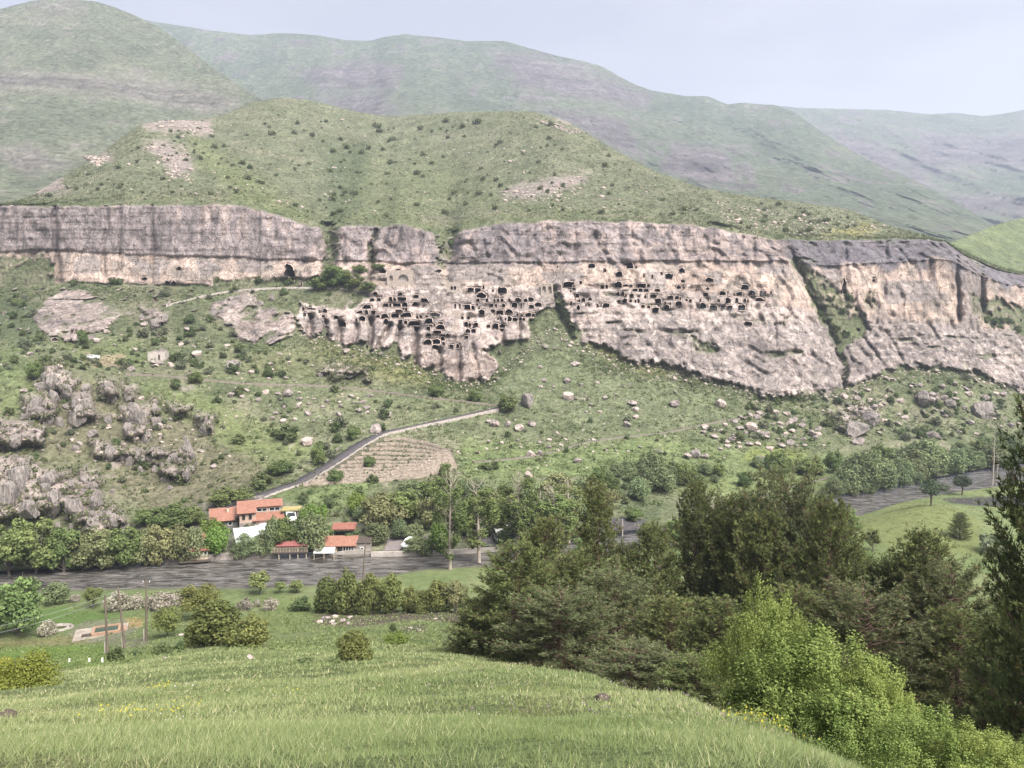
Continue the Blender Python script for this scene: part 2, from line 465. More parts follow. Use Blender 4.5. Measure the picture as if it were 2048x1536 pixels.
CRAGS = [
 [(-200, 925), (30, 915), (90, 935), (180, 960), (215, 1000), (240, 1020), (262, 1060), (200, 1075), (150, 1062), (120, 1020), (60, 1040), (-200, 1075)],
 [(88, 730), (130, 733), (152, 770), (140, 800), (100, 790)], [(50, 800), (100, 795), (110, 830), (80, 850), (50, 835)], [(140, 795), (185, 790), (195, 845), (145, 842)],
 [(-100, 850), (60, 845), (90, 860), (80, 895), (-100, 890)], [(200, 765), (235, 768), (240, 800), (210, 805)], [(245, 770), (275, 780), (270, 805), (250, 800)],
 [(235, 820), (300, 815), (300, 880), (255, 878)], [(300, 795), (325, 800), (318, 825), (300, 818)], [(340, 810), (382, 820), (375, 835), (345, 830)], [(390, 838), (435, 842), (432, 868), (395, 860)],
 [(180, 895), (300, 900), (380, 905), (380, 922), (280, 918), (190, 915)], [(300, 925), (380, 938), (375, 960), (320, 950)], [(155, 945), (200, 945), (198, 970), (165, 968)],
 [(640, 742), (700, 735), (745, 745), (740, 760), (660, 758)], [(285, 625), (335, 628), (330, 655), (295, 650)],
 [(1665, 835), (1710, 825), (1740, 860), (1680, 868)], [(1840, 790), (1880, 790), (1875, 815), (1845, 812)], [(1700, 815), (1760, 822), (1760, 848), (1720, 850)],
]
GREEN = [   # green gullies and ledges inside the rock
 [(640, 452), (672, 452), (680, 500), (672, 545), (700, 560), (720, 600), (620, 600), (630, 560), (655, 520)],
 [(745, 460), (760, 458), (748, 530), (735, 535)], [(868, 462), (918, 468), (912, 500), (896, 535), (880, 545), (872, 500)],
 [(570, 600), (640, 600), (730, 590), (745, 600), (690, 625), (600, 615)],
 [(1098, 640), (1112, 618), (1128, 630), (1152, 680), (1100, 690)],
 [(1572, 525), (1600, 520), (1640, 560), (1700, 600), (1745, 655), (1700, 670), (1672, 690), (1640, 640), (1620, 600), (1598, 550)],
 [(1940, 600), (1975, 600), (2100, 625), (2300, 640), (2300, 675), (2048, 668), (1975, 655), (1940, 640)],
 [(1555, 655), (1580, 640), (1572, 665)], [(1380, 690), (1440, 700), (1430, 715), (1390, 712)], [(1730, 600), (1752, 595), (1745, 620)],
 [(-300, 515), (100, 520), (108, 548), (-300, 555)],
]
rock = sstep(4.85, 5.0, TT) * (1 - sstep(6.97, 7.02, TT))
upb = np.where(UU < 110, sstep(5.55, 5.7, TT + 0.25 * wu), sstep(4.98, 5.06, TT + 0.1 * wu)) * (1 - sstep(6.97, 7.02, TT))
upb = np.where((UU > 425) & (UU < 640), upb * sstep(5.25, 5.4, TT + 0.2 * wu + 0.0003 * (560 - UU)), upb)
rock = upb
for p_ in LOWROCK:
    rock = np.maximum(rock, pm(p_, 3.0))
crag = np.zeros_like(rock)
cn = fbm(W0 * np.array([0.16, 0.1, 0.16]), 4, 5, ridged=True)
for p_ in CRAGS:
    crag = np.maximum(crag, pm(p_, 10.0))
crag = crag * sstep(-0.25, 0.15, cn + 0.55 * (crag - 0.6))
stones = sstep(0.40, 0.52, fbm(W0 * np.array([0.22, 0.15, 0.22]), 3, 9) + 0.10 * sstep(300, 0, np.abs(UU - 1800)) * (TT > 1.3) * (TT < 4) + 0.12 * ((UU < 420) & (TT > 1.2) & (TT < 4.9))) * (TT < 7) * (TT > 0.9) * 0.8
hr = np.zeros_like(rock)
for p_ in ([(275, 245), (340, 236), (420, 248), (425, 275), (370, 272), (290, 262)], [(285, 290), (330, 288), (375, 310), (385, 350), (340, 365), (330, 330)], [(160, 310), (220, 312), (230, 330), (170, 325)], [(60, 370), (120, 360), (140, 390), (60, 400)], [(1000, 395), (1060, 370), (1180, 350), (1140, 385), (1030, 405)], [(1090, 232), (1150, 240), (1180, 262), (1120, 250)]):
    hr = np.maximum(hr, pm(p_, 10.0))
hr = hr * sstep(-0.05, 0.25, cn)
green = np.zeros_like(rock)
for p_ in GREEN:
    green = np.maximum(green, pm(p_, 4.0))
rock = rock * (1 - green * sstep(-0.4, 0.05, 0.3 - cn * 0.62))
rock = rock * (1 - 0.9 * (UU < 595) * (TT < 4.95) * sstep(0.02, 0.28, fbm(W0 * np.array([0.13, 0.1, 0.13]), 4, 23)))
ledge_green = sstep(0.18, 0.42, fbm(W0 * np.array([0.05, 0.05, 0.22]), 4, 21)) * (UU > 1150) * (TT > 4) * (TT < 5) * 0.75 + sstep(0.25, 0.5, fbm(W0 * np.array([0.05, 0.05, 0.2]), 4, 22)) * (UU > 1560) * (TT > 6) * 0.8
rock = rock * (1 - np.clip(ledge_green, 0, 1))
ROCK = np.clip(np.maximum.reduce([rock, crag, hr * 0.9, stones * 0.8]), 0, 1)

# --- relief, pushed along the line of sight so every outline stays where it is
CRACKS = [([(107, 408), (110, 470), (118, 540), (122, 566)], 5, 5), ([(165, 412), (168, 470)], 2, 1.2), ([(211, 410), (215, 455), (204, 495), (209, 552)], 4, 3), ([(239, 410), (240, 540)], 3, 2.5),
          ([(305, 408), (306, 470), (303, 570)], 3.5, 3), ([(402, 410), (404, 475)], 2, 1.5), ([(418, 412), (420, 440)], 3, 1.5), ([(488, 420), (478, 470), (465, 510)], 4, 1.6),
          ([(655, 450), (662, 500), (655, 560)], 14, 9), ([(752, 460), (745, 490), (738, 560)], 5, 5), ([(905, 470), (905, 500), (893, 560)], 12, 7), ([(958, 455), (970, 500), (980, 520)], 4, 1.2),
          ([(1067, 450), (1068, 525)], 5, 1.2), ([(1150, 450), (1148, 525)], 6, 1.5), ([(1190, 470), (1200, 500), (1240, 520)], 4, 1.3), ([(1262, 455), (1266, 490)], 2, 1.2), ([(1345, 455), (1335, 490)], 3, 1.2),
          ([(1425, 462), (1428, 520)], 6, 2), ([(1506, 480), (1506, 520)], 4, 2), ([(1580, 500), (1605, 560), (1640, 620), (1672, 690), (1682, 740), (1690, 785)], 9, 6),
          ([(1108, 580), (1112, 615), (1130, 650), (1150, 690)], 8, 6), ([(1145, 600), (1148, 660)], 5, 2.5), ([(1550, 650), (1552, 690)], 4, 3), ([(1690, 590), (1692, 600), (1690, 590)], 3, 1),
          ([(682, 645), (676, 702)], 6, 9), ([(716, 650), (706, 705)], 4, 4), ([(744, 640), (738, 705)], 6, 9), ([(782, 650), (748, 705)], 5, 8), ([(800, 655), (786, 705)], 5, 7), ([(834, 650), (829, 740)], 6, 9), ([(918, 690), (918, 770)], 5, 5), ([(880, 700), (880, 760)], 5, 5), ([(945, 690), (958, 765)], 5, 4), ([(1000, 640), (1010, 700)], 5, 5), ([(1040, 640), (1035, 690)], 5, 4), ([(622, 635), (618, 692)], 6, 8), ([(652, 645), (656, 695)], 5, 6),
          ([(1715, 660), (1760, 720), (1775, 750)], 3, 2.5), ([(1770, 660), (1800, 710), (1810, 735)], 3, 2), ([(1900, 560), (1915, 640)], 5, 3), ([(1690, 690), (1720, 750)], 3, 2), ([(1860, 650), (1890, 700), (1880, 730)], 2.5, 1.5), ([(1770, 560), (1768, 600)], 4, 2), ([(1914, 515), (1917, 640)], 5, 7), ([(1962, 552), (1966, 622)], 6, 8), ([(1800, 500), (1820, 525)], 3, 2), ([(1860, 520), (1858, 560)], 3, 2), ([(1772, 480), (1775, 520)], 3, 2), ([(1690, 485), (1692, 530)], 3, 2)]
n_big = fbm(W0 * np.array([0.035, 0.035, 0.013]), 4, 31, ridged=True)
n_med = fbm(W0 * np.array([0.13, 0.1, 0.06]), 5, 32, ridged=True)
n_fine = fbm(W0 * np.array([0.45, 0.4, 0.32]), 4, 33)
n_str = fbm(W0 * np.array([0.015, 0.015, 0.42]), 4, 34)
cliffz = sstep(3.9, 4.2, TT) * (1 - sstep(6.9, 7.05, TT))
flat_face = np.where((UU > 110) & (UU < 520) & (TT > 5), 0.35, 1.0)
n_fac = fbm(W0 * np.array([0.07, 0.07, 0.045]), 2, 36)
n_fac = np.abs(((n_fac * 2.2) % 1.0) - 0.5) * 2
rel = -(3.0 * n_big * flat_face + 1.5 * n_med * (0.35 + 0.65 * flat_face) + 0.65 * n_fine + 1.1 * n_str + 2.2 * n_fac * flat_face) * ROCK * np.where(cliffz > 0.5, 1.0, 0.75)
cspk = fbm(W0 * np.array([0.30, 0.25, 0.16]), 4, 37, ridged=True)
rel = rel - crag * (1.6 + 3.0 * cn + 2.0 * cspk)
# the rows of caves stand on ledges: the slope between the toe and the big wall goes up in steps
stepz = (W0[..., 2] + 2.2 * fbm(W0 * np.array([0.06, 0.06, 0.0]), 3, 40)) / 4.6
fr = stepz - np.floor(stepz)
terr = (sstep(0.0, 0.85, fr) - fr)
cave_zone = sstep(-4, 12, poly_sdf(UU, VV, [(600, 606), (760, 580), (900, 570), (1560, 560), (1570, 640), (1250, 640), (1060, 660), (960, 700), (840, 700), (820, 650), (600, 640)]))
rel = rel + terr * 4.2 * cave_zone * ROCK
# pale wall under the dark band is set in a little; the lip of the band overhangs
rel = rel + ROCK * 1.5 * sstep(5.55, 5.95, TT) * (1 - sstep(5.98, 6.04, TT))
for pts, w, dep in CRACKS:
    x0, x1 = min(p[0] for p in pts) - 40, max(p[0] for p in pts) + 40
    cc = (U > x0) & (U < x1)
    d_ = line_dist(UU[:, cc] + 5 * wu[:, cc], VV[:, cc], pts)
    rel[:, cc] += dep * np.exp(-(d_ / w) ** 2) * sstep(0.0, 0.4, ROCK[:, cc] + green[:, cc])
tus = fbm(W0 * np.array([0.55, 0.4, 0.55]), 3, 51); hum = fbm(W0 * np.array([0.06, 0.045, 0.06]), 4, 52)
gul = fbm(W0 * np.array([0.022, 0.008, 0.006]), 3, 53, ridged=True)
grass = 1 - ROCK
amp = sstep(0.0, 0.5, TT)
hillw = sstep(7.3, 8.35, TT)
rel = rel + grass * amp * (0.7 * tus + 2.2 * hum) + hillw * (-7.0 * gul * grass + 3.0 * hum)
for pts, w, dep in (([(690, 290), (705, 340), (690, 400), (672, 450)], 22, 9), ([(300, 255), (380, 330), (400, 400)], 40, -9), ([(930, 400), (905, 460)], 22, 7), ([(1290, 340), (1380, 400), (1440, 450)], 30, -7), ([(560, 200), (480, 330)], 40, -8), ([(1150, 250), (1100, 380)], 40, -5)):
    rel = rel + hillw * dep * np.exp(-(line_dist(UU, VV, pts) / w) ** 2)
rel = rel * (1 - sstep(9.0, 9.4, TT)) * sstep(0, 0.35, TT)
FLATS = [([(590, 975), (660, 930), (740, 885), (800, 878), (905, 905), (915, 938), (850, 958), (640, 972)], 4)]
DFREE = DD + rel            # the surface before any cave is cut into it

# --- the ground's own colours
def rgb(*c): return np.array(c, float)
def lerp(a, b, t): return a + (b - a) * t[..., None]
c_grass = rgb(.128, .145, .066); c_dry = rgb(.178, .170, .098); c_fresh = rgb(.135, .178, .058); c_dark = rgb(.06, .085, .035); c_yel = rgb(.20, .19, .055); c_olive = rgb(.135, .126, .068)
n1 = fbm(W0 * np.array([0.02, 0.014, 0.02]), 4, 61); n2 = fbm(W0 * np.array([0.07, 0.05, 0.07]), 4, 62); n3 = fbm(W0 * np.array([0.3, 0.25, 0.3]), 3, 63)
g = c_grass[None, None, :] + np.zeros(UU.shape + (3,))
g = lerp(g, c_dry, 0.7 * sstep(-0.1, 0.5, n2 + 0.4 * n1)); g = lerp(g, c_dark, 0.55 * sstep(0.05, 0.5, -n2 + 0.5 * n3))
hillgreen = rgb(.132, .144, .078); g = lerp(g, hillgreen, 0.55 * hillw)
def zone(poly, col, k, soft=14):
    global g
    g = lerp(g, col, k * pm(poly, soft))
zone([(-200, 780), (140, 760), (330, 830), (480, 900), (560, 960), (430, 1040), (300, 1060), (200, 940), (-200, 900)], c_olive, 0.75, 30)
zone([(450, 720), (640, 700), (830, 730), (850, 775), (640, 765), (500, 750)], rgb(.135, .14, .06), 0.6, 20)
zone([(620, 690), (660, 700), (850, 740), (880, 770), (800, 775), (690, 720)], c_yel, 0.35, 18)
zone([(1170, 690), (1240, 700), (1340, 745), (1300, 770), (1200, 730)], c_yel, 0.55, 14)
zone([(1000, 700), (1110, 640), (1180, 700), (1320, 760), (1450, 800), (1500, 850), (1300, 880), (1040, 880), (1000, 790)], rgb(.118, .140, .064), 0.75, 25)
zone([(920, 880), (1100, 900), (1300, 880), (1500, 905), (1700, 920), (1750, 985), (1400, 990), (1100, 965), (920, 970)], c_fresh, 0.75, 18)
zone([(1500, 900), (1620, 905), (1600, 935), (1480, 925)], rgb(.16, .19, .045), 0.7, 12)
zone([(1400, 970), (1560, 950), (1720, 955), (1700, 985), (1420, 1000)], rgb(.165, .20, .07), 0.7, 8)
zone([(540, 985), (640, 975), (720, 965), (760, 980), (700, 1020), (560, 1020)], c_fresh, 0.8, 10)
zone([(260, 770), (420, 800), (640, 900), (560, 950), (430, 880), (300, 810)], rgb(.13, .165, .05), 0.6, 18)
zone([(-100, 700), (60, 700), (90, 760), (60, 850), (-100, 840)], rgb(.115, .155, .05), 0.6, 18)
zone([(120, 690), (260, 690), (330, 710), (280, 735), (150, 730)], rgb(.13, .16, .055), 0.6, 14)
zone([(470, 330), (560, 400), (600, 440), (480, 405), (400, 330), (380, 270)], rgb(.14, .165, .06), 0.7, 30)
zone([(700, 320), (900, 330), (1000, 400), (800, 440), (700, 430)], rgb(.118, .14, .058), 0.6, 40)
zone([(640, 300), (740, 290), (720, 400), (690, 450), (650, 450), (660, 380)], c_dark, 0.55, 30)
zone([(1650, 470), (1720, 455), (1760, 470), (1700, 480)], rgb(.30, .27, .08), 0.5, 8)
zone([(-100, 640), (70, 600), (90, 690), (-100, 690)], c_dark, 0.5, 20)
zone([(170, 712), (250, 716), (258, 745), (215, 742), (170, 735)], rgb(.26, .21, .115), 0.8, 4)
zone([(600, 972), (660, 932), (740, 886), (800, 880), (860, 890), (905, 908), (914, 935), (850, 956), (760, 963), (640, 970)], rgb(.125, .108, .075), 0.65, 5)
zone([(700, 905), (780, 885), (870, 895), (840, 915), (760, 925), (690, 930)], rgb(.14, .13, .07), 0.6, 10)
zone([(800, 1075), (880, 1085), (880, 1105), (790, 1105), (770, 1085)], rgb(.13, .11, .105), 0.9, 4)
zone([(380, 1020), (560, 1000), (620, 1050), (640, 1100), (450, 1115), (380, 1060)], rgb(.15, .14, .115), 0.5, 12)
g = g * (1 + 0.34 * n3 + 0.30 * fbm(W0 * np.array([0.8, 0.6, 0.8]), 2, 64) + 0.16 * n2)[..., None]
g = g * np.array([1.0, .97, 1.2])
soil = sstep(0.5, 0.62, n3 + 0.25 * n2) * (TT < 7) * 0.4
g = lerp(g, rgb(.20, .17, .125), soil)
r_low = rgb(.36, .292, .265); r_grey = rgb(.245, .212, .208); r_pale = rgb(.43, .34, .285); r_dark = rgb(.15, .130, .128); r_white = rgb(.47, .405, .365); r_slate = rgb(.150, .140, .155)
r = r_low[None, None, :] + np.zeros(UU.shape + (3,))
kpale = sstep(5.0, 5.08, TT) * (1 - sstep(5.97, 6.02, TT + 0.03 * n3))
kup = sstep(5.9, 6.1, TT + 0.06 * n3 + np.where(UU > 540, 0.42, 0.05) * (wu + 0.4 * n2)); kl0 = 1 - sstep(4.9, 5.0, TT)
r = lerp(r, r_pale, kpale * 0.9 * sstep(-0.75, 0.15, n2 + 0.3 * n1))
r = lerp(r, rgb(.27, .235, .205), kpale * 0.8 * sstep(0.02, 0.2, fbm(W0 * np.array([0.06, 0.06, 0.08]), 3, 71)))
r = lerp(r, r_grey, kup * 0.95)
streak = fbm(W0 * np.array([0.22, 0.2, 0.022]), 4, 72)
r = lerp(r, r_dark, np.clip(kup * 0.8 * sstep(0.0, 0.45, streak + 0.35 * n2), 0, 1))
r = lerp(r, r_low * .98, np.clip(kup * 0.85 * sstep(0.02, 0.35, -streak + 0.5 * n1 + 0.2 * sstep(1150, 1450, UU) * sstep(1600, 1500, UU)), 0, 1))
r = lerp(r, r_slate, np.clip(kup * sstep(1555, 1600, UU) * 0.85, 0, 1))
r = lerp(r, rgb(.19, .165, .158), np.clip(sstep(1914, 1922, UU) * sstep(1970, 1958, UU) * (1 - kl0), 0, 1) * .7)
r = lerp(r, r_slate, np.clip(kup * (UU > 960) * (UU < 1080) * 0.35 + kup * (UU > 1570) * 0.2, 0, 1))
kl = 1 - sstep(4.98, 5.05, TT)
wn_ = fbm(W0 * np.array([0.1, 0.1, 0.16]), 5, 73, ridged=True)
r = lerp(r, r_white, kl * 0.7 * sstep(0.25, 0.6, wn_))
r = lerp(r, rgb(.245, .213, .20), kl * 0.85 * sstep(-0.12, 0.2, 0.25 * sstep(1150, 1300, UU) * sstep(620, 680, VV) + fbm(W0 * np.array([0.09, 0.09, 0.07]), 4, 74)))
r = lerp(r, r_dark, kl * 0.5 * sstep(0.3, 0.55, fbm(W0 * np.array([0.2, 0.2, 0.25]), 4, 75)))
r = lerp(r, rgb(.30, .225, .19), (1 - kl) * 0 + kl * 0.5 * (UU > 830) * (UU < 1010) * sstep(690, 720, VV))
r = lerp(r, rgb(.25, .213, .195), np.clip((crag + stones + hr) * kl + hillw, 0, 1) * 0.85)
r = lerp(r, r_white, np.clip(crag * kl * sstep(0.15, 0.55, cn + 0.3 * n3), 0, 1) * 0.4)
for p_ in ([(143, 526), (164, 512), (187, 506), (202, 518), (205, 544), (152, 550)], [(243, 509), (264, 509), (302, 526), (302, 552), (275, 535)], [(308, 509), (343, 523), (331, 538), (310, 564)], [(387, 518), (416, 509), (440, 538), (404, 556)], [(469, 516), (530, 518), (551, 538), (480, 548)],
           [(893, 527), (1000, 525), (1015, 545), (1000, 575), (960, 560), (895, 562)], [(1080, 545), (1170, 545), (1160, 575), (1100, 577)], [(1290, 540), (1340, 545), (1330, 580), (1285, 575)], [(1400, 545), (1450, 540), (1440, 575)], [(1510, 525), (1580, 528), (1585, 550), (1520, 548)], [(1640, 535), (1680, 535), (1680, 590), (1650, 580)], [(1760, 560), (1870, 560), (1880, 600), (1770, 610)], [(820, 530), (880, 530), (885, 570), (830, 575)]):
    r = lerp(r, rgb(.255, .225, .212), 0.85 * (1 - kup) * sstep(-2, 3, poly_sdf(UU + 5 * wf, VV + 5 * wf2, p_)))
r = lerp(r, rgb(.235, .205, .195), 0.8 * (1 - kup) * (1 - kpale) * sstep(1160, 1260, UU + 40 * wu) * sstep(632, 652, VV + 12 * wv) * sstep(-0.5, 0.1, fbm(W0 * np.array([0.04, 0.04, 0.06]), 3, 79)))
vein = 1 - np.abs(fbm(W0 * np.array([0.11, 0.11, 0.09]), 3, 76)) * 9
r = lerp(r, r_dark * .9, 0.5 * np.clip(vein, 0, 1) * (0.35 + 0.65 * sstep(0, .3, n1 + .5 * n2)))
vein2 = 1 - np.abs(fbm(W0 * np.array([0.14, 0.14, 0.2]), 3, 77)) * 11
r = lerp(r, r_white * 1.1, 0.75 * np.clip(vein2, 0, 1) * kl)
r = r * (1 + 0.30 * n_fine + 0.16 * n2 + 0.16 * n_str)[..., None]
r = lerp(r, r_white * 1.05, 0.65 * cave_zone * sstep(0.72, 0.92, fr) * sstep(-.3, .2, n3))
bigf = fbm(W0 * np.array([0.05, 0.05, 0.03]), 2, 78); bigf = np.floor(bigf * 5) / 5
r = r * (1 + 0.35 * bigf)[..., None]
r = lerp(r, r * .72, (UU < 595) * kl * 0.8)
r = r * np.array([.985, .97, .975])
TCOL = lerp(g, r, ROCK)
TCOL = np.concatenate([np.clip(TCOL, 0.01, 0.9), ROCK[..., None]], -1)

def surfD(u, v, free=True):
    """Ground distance of the far ground seen at pixel (u, v)."""
    i = int(np.clip(np.searchsorted(U, u) - 1, 0, NU - 2)); t = (u - U[i]) / (U[i + 1] - U[i])
    Dm = DFREE
    a = np.interp(-v, -VV[:MAXROW, i], Dm[:MAXROW, i]); b = np.interp(-v, -VV[:MAXROW, i + 1], Dm[:MAXROW, i + 1])
    return a + (b - a) * t
MAXROW = sum(seg_n[:9])

def at(u, v):
    return PV(u, v, surfD(u, v))
# ================================================================== CAVES (centre, width, height in photo pixels)
def zc(x0, scale, rows):
    return [(x0[0] + a / scale, x0[1] + b / scale, max(w / scale, 2.6), max(h / scale, 2.8)) for a, b, w, h in rows]
Z = 4.096
CAVES = zc((500, 420), Z, [(320, 495, 72, 92), (338, 572, 42, 36), (420, 600, 16, 28), (1085, 492, 52, 48), (1215, 497, 40, 34), (1158, 557, 30, 42), (1335, 560, 16, 26), (1545, 497, 44, 20), (1652, 638, 20, 30), (1678, 638, 18, 30), (1808, 648, 54, 28), (1867, 657, 42, 32), (1912, 625, 14, 24), (1990, 658, 16, 22), (1895, 700, 66, 42),
 (1028, 685, 30, 28), (1232, 683, 30, 20), (1000, 735, 36, 22), (1055, 733, 34, 24), (1152, 730, 26, 36), (1184, 730, 26, 28), (1245, 727, 60, 28), (1360, 707, 44, 24), (1430, 738, 66, 28), (1112, 775, 46, 22), (1148, 778, 20, 20), (1205, 778, 62, 26), (1266, 776, 50, 36), (1355, 768, 46, 30), (958, 792, 66, 30), (1258, 812, 18, 26), (1280, 812, 18, 26),
 (437, 808, 20, 26), (505, 810, 70, 14), (570, 828, 18, 24), (613, 825, 34, 26), (447, 853, 22, 26), (486, 850, 20, 20), (603, 870, 34, 22), (705, 877, 34, 26), (765, 935, 42, 36), (953, 835, 32, 28), (1010, 835, 36, 32), (900, 835, 50, 18), (1105, 868, 66, 34), (1190, 865, 56, 34), (1280, 858, 76, 36), (1220, 825, 60, 18), (918, 885, 46, 34), (872, 898, 18, 22), (1050, 870, 28, 20), (1112, 910, 36, 36), (1150, 928, 20, 14), (1236, 915, 34, 32), (1276, 918, 26, 26), (1345, 928, 90, 38), (1370, 875, 20, 22),
 (1682, 782, 14, 28), (1720, 785, 14, 30), (1780, 796, 54, 36), (1828, 796, 28, 32), (1862, 770, 14, 22), (1868, 735, 24, 26), (1942, 735, 22, 22), (2002, 738, 18, 22), (1980, 780, 30, 26), (2015, 780, 18, 24), (1900, 838, 46, 40), (1878, 803, 20, 14), (1992, 824, 40, 18), (1450, 872, 26, 22), (1400, 872, 20, 22), (1515, 858, 70, 30), (1465, 905, 70, 38), (1560, 925, 44, 22), (1510, 937, 14, 16), (1478, 944, 34, 16), (1740, 880, 20, 24), (1790, 880, 26, 28), (2032, 884, 14, 16), (1462, 968, 28, 28), (1562, 958, 64, 36), (1772, 937, 30, 36), (1800, 940, 18, 30), (1848, 935, 36, 24), (1955, 950, 28, 24), (2012, 950, 46, 40), (1535, 1000, 62, 24), (1465, 1020, 38, 30), (1580, 1026, 36, 20), (1620, 1020, 30, 20), (1785, 990, 38, 32), (1832, 990, 36, 28), (1580, 1055, 34, 26), (1773, 1040, 28, 24), (1585, 1090, 22, 24), (1455, 1080, 62, 36), (1522, 1076, 62, 38), (1522, 1120, 54, 30), (1650, 1115, 36, 26), (1700, 1112, 24, 36)])
CAVES += zc((900, 420), Z, [(430, 655, 64, 50), (427, 737, 24, 24), (395, 737, 18, 24), (487, 735, 18, 22), (560, 733, 48, 24), (620, 738, 26, 24), (662, 730, 44, 28), (440, 782, 28, 28), (530, 778, 44, 34), (585, 778, 12, 28), (668, 790, 40, 26), (724, 773, 50, 30), (410, 837, 54, 28), (482, 828, 60, 28), (555, 857, 14, 24), (590, 860, 16, 24), (642, 857, 46, 32), (683, 860, 20, 22), (395, 885, 14, 16), (457, 890, 14, 24), (487, 890, 34, 40), (530, 893, 42, 24), (578, 893, 22, 26), (605, 893, 20, 22), (430, 950, 44, 28),
 (880, 462, 14, 20), (1072, 590, 20, 24), (972, 608, 84, 44), (1016, 634, 26, 36), (1160, 455, 50, 38), (1270, 492, 18, 28), (1475, 455, 58, 46), (1524, 465, 16, 22), (1388, 523, 54, 36), (1382, 612, 56, 44), (1248, 630, 32, 26), (1284, 627, 20, 28), (1440, 617, 44, 16), (1482, 620, 26, 18), (1572, 617, 64, 30), (1627, 617, 20, 22), (1590, 535, 14, 24), (1658, 540, 14, 26), (1735, 518, 18, 22), (1793, 542, 56, 36), (1900, 495, 46, 36), (1910, 580, 30, 22), (990, 662, 14, 16), (1516, 655, 40, 22), (1560, 655, 34, 26), (1610, 655, 34, 20), (1700, 655, 40, 20), (1875, 630, 36, 32), (1918, 632, 14, 18), (1375, 683, 26, 30), (1416, 684, 26, 34), (1488, 697, 30, 24), (1440, 697, 16, 18), (1600, 706, 20, 20), (1665, 702, 44, 28), (1805, 715, 44, 26), (1858, 718, 34, 30), (1886, 725, 14, 26), (1042, 700, 30, 28), (1095, 735, 28, 28), (1060, 740, 18, 20), (1150, 728, 26, 22), (1385, 748, 24, 24), (1432, 742, 38, 36), (1480, 742, 22, 22), (1520, 745, 14, 20), (1545, 742, 18, 26), (1550, 702, 16, 14), (1705, 745, 54, 38), (1765, 757, 14, 16), (1805, 762, 12, 16), (1875, 765, 54, 38), (1907, 775, 10, 20), (1940, 735, 16, 22), (1970, 740, 22, 26), (992, 760, 18, 34), (1052, 795, 26, 32), (1115, 777, 14, 14), (1140, 775, 16, 16), (1210, 780, 20, 24), (1240, 780, 14, 20), (1280, 780, 52, 30), (1583, 787, 26, 22), (1628, 792, 28, 20), (1683, 820, 48, 36), (1775, 795, 46, 34)])
CAVES += zc((1250, 420), Z, [(695, 570, 60, 30), (677, 643, 28, 22), (588, 652, 10, 18), (604, 652, 10, 18), (660, 690, 34, 36), (800, 680, 48, 34), (898, 690, 10, 18), (937, 684, 44, 26), (1040, 677, 50, 36), (983, 632, 56, 38), (1018, 635, 12, 18), (1080, 675, 12, 20), (1120, 678, 16, 32), (1146, 677, 20, 28), (1200, 675, 14, 22), (683, 730, 14, 30), (620, 737, 14, 24), (770, 738, 16, 24), (842, 740, 42, 40), (917, 737, 22, 36), (983, 740, 22, 28), (1008, 740, 16, 24), (1100, 733, 80, 28), (640, 783, 50, 38), (722, 803, 60, 34), (800, 798, 32, 30), (858, 797, 50, 30), (957, 800, 64, 42), (1010, 928, 58, 30)])
CAVES += zc((0, 380), 3.413, [(490, 965, 20, 26), (520, 963, 14, 26), (548, 965, 14, 26), (375, 1020, 40, 22), (482, 1022, 18, 22), (1220, 534, 34, 18), (1140, 630, 24, 20), (1185, 635, 36, 24), (1060, 748, 18, 22), (985, 603, 30, 14)])
CAVES += zc((1548, 420), Z, [(580, 625, 30, 110), (820, 572, 20, 20)])
# one arched doorway of the bell tower and a wide whitewashed niche are shallow: handled with the facades below
rc = random.Random(5)
def outline(cu, cv, w, h):
    """Arched outline in pixels, counter-clockwise from the lower left."""
    k = rc.uniform(0.45, 0.8) if h > 0.55 * w else rc.uniform(0.6, 0.95)
    if rc.random() < 0.22: k = 0.18
    pts = []
    j = lambda a: a * rc.uniform(-1, 1)
    pts.append((cu - w / 2 + j(w * .04), cv + h / 2)); pts.append((cu + w / 2 + j(w * .04), cv + h / 2 + j(h * .05)))
    ya = cv + h / 2 - h * (1 - k)
    for i in range(9):
        a = math.pi * i / 8
        e = 0.8
        x = math.copysign(abs(math.cos(a)) ** e, math.cos(a)); y = abs(math.sin(a)) ** e
        pts.append((cu + w / 2 * x + j(w * .12), ya - h * k * y + j(h * .13)))
    return pts
cave_data = []
Dcut = DFREE.copy()
for cu, cvv, w, h in CAVES:
    w *= 1.08; h *= 1.1
    ol = outline(cu, cvv, w, h)
    depth = 4.2 + 0.15 * w + rc.uniform(-0.5, 1.0)
    shallow = rc.random() < 0.07 and w > 6
    if shallow: depth = 1.5
    dl = [surfD(a, b) for a, b in ol]
    dback = max(dl) + depth
    big = [(cu + (a - cu) * 1.10, cvv + (b - cvv) * 1.10) for a, b in ol]
    ci = np.where((U > cu - w) & (U < cu + w))[0]
    if len(ci):
        sub = np.s_[:, ci[0]:ci[-1] + 1]
        ins = (poly_sdf(UU[sub], VV[sub], big) > 0) & (TT[sub] > 1) & (TT[sub] < 7)
        Dcut[sub] = np.where(ins, np.maximum(Dcut[sub], dback + 1.2), Dcut[sub])
    cave_data.append((cu, cvv, w, h, ol, dl, dback))

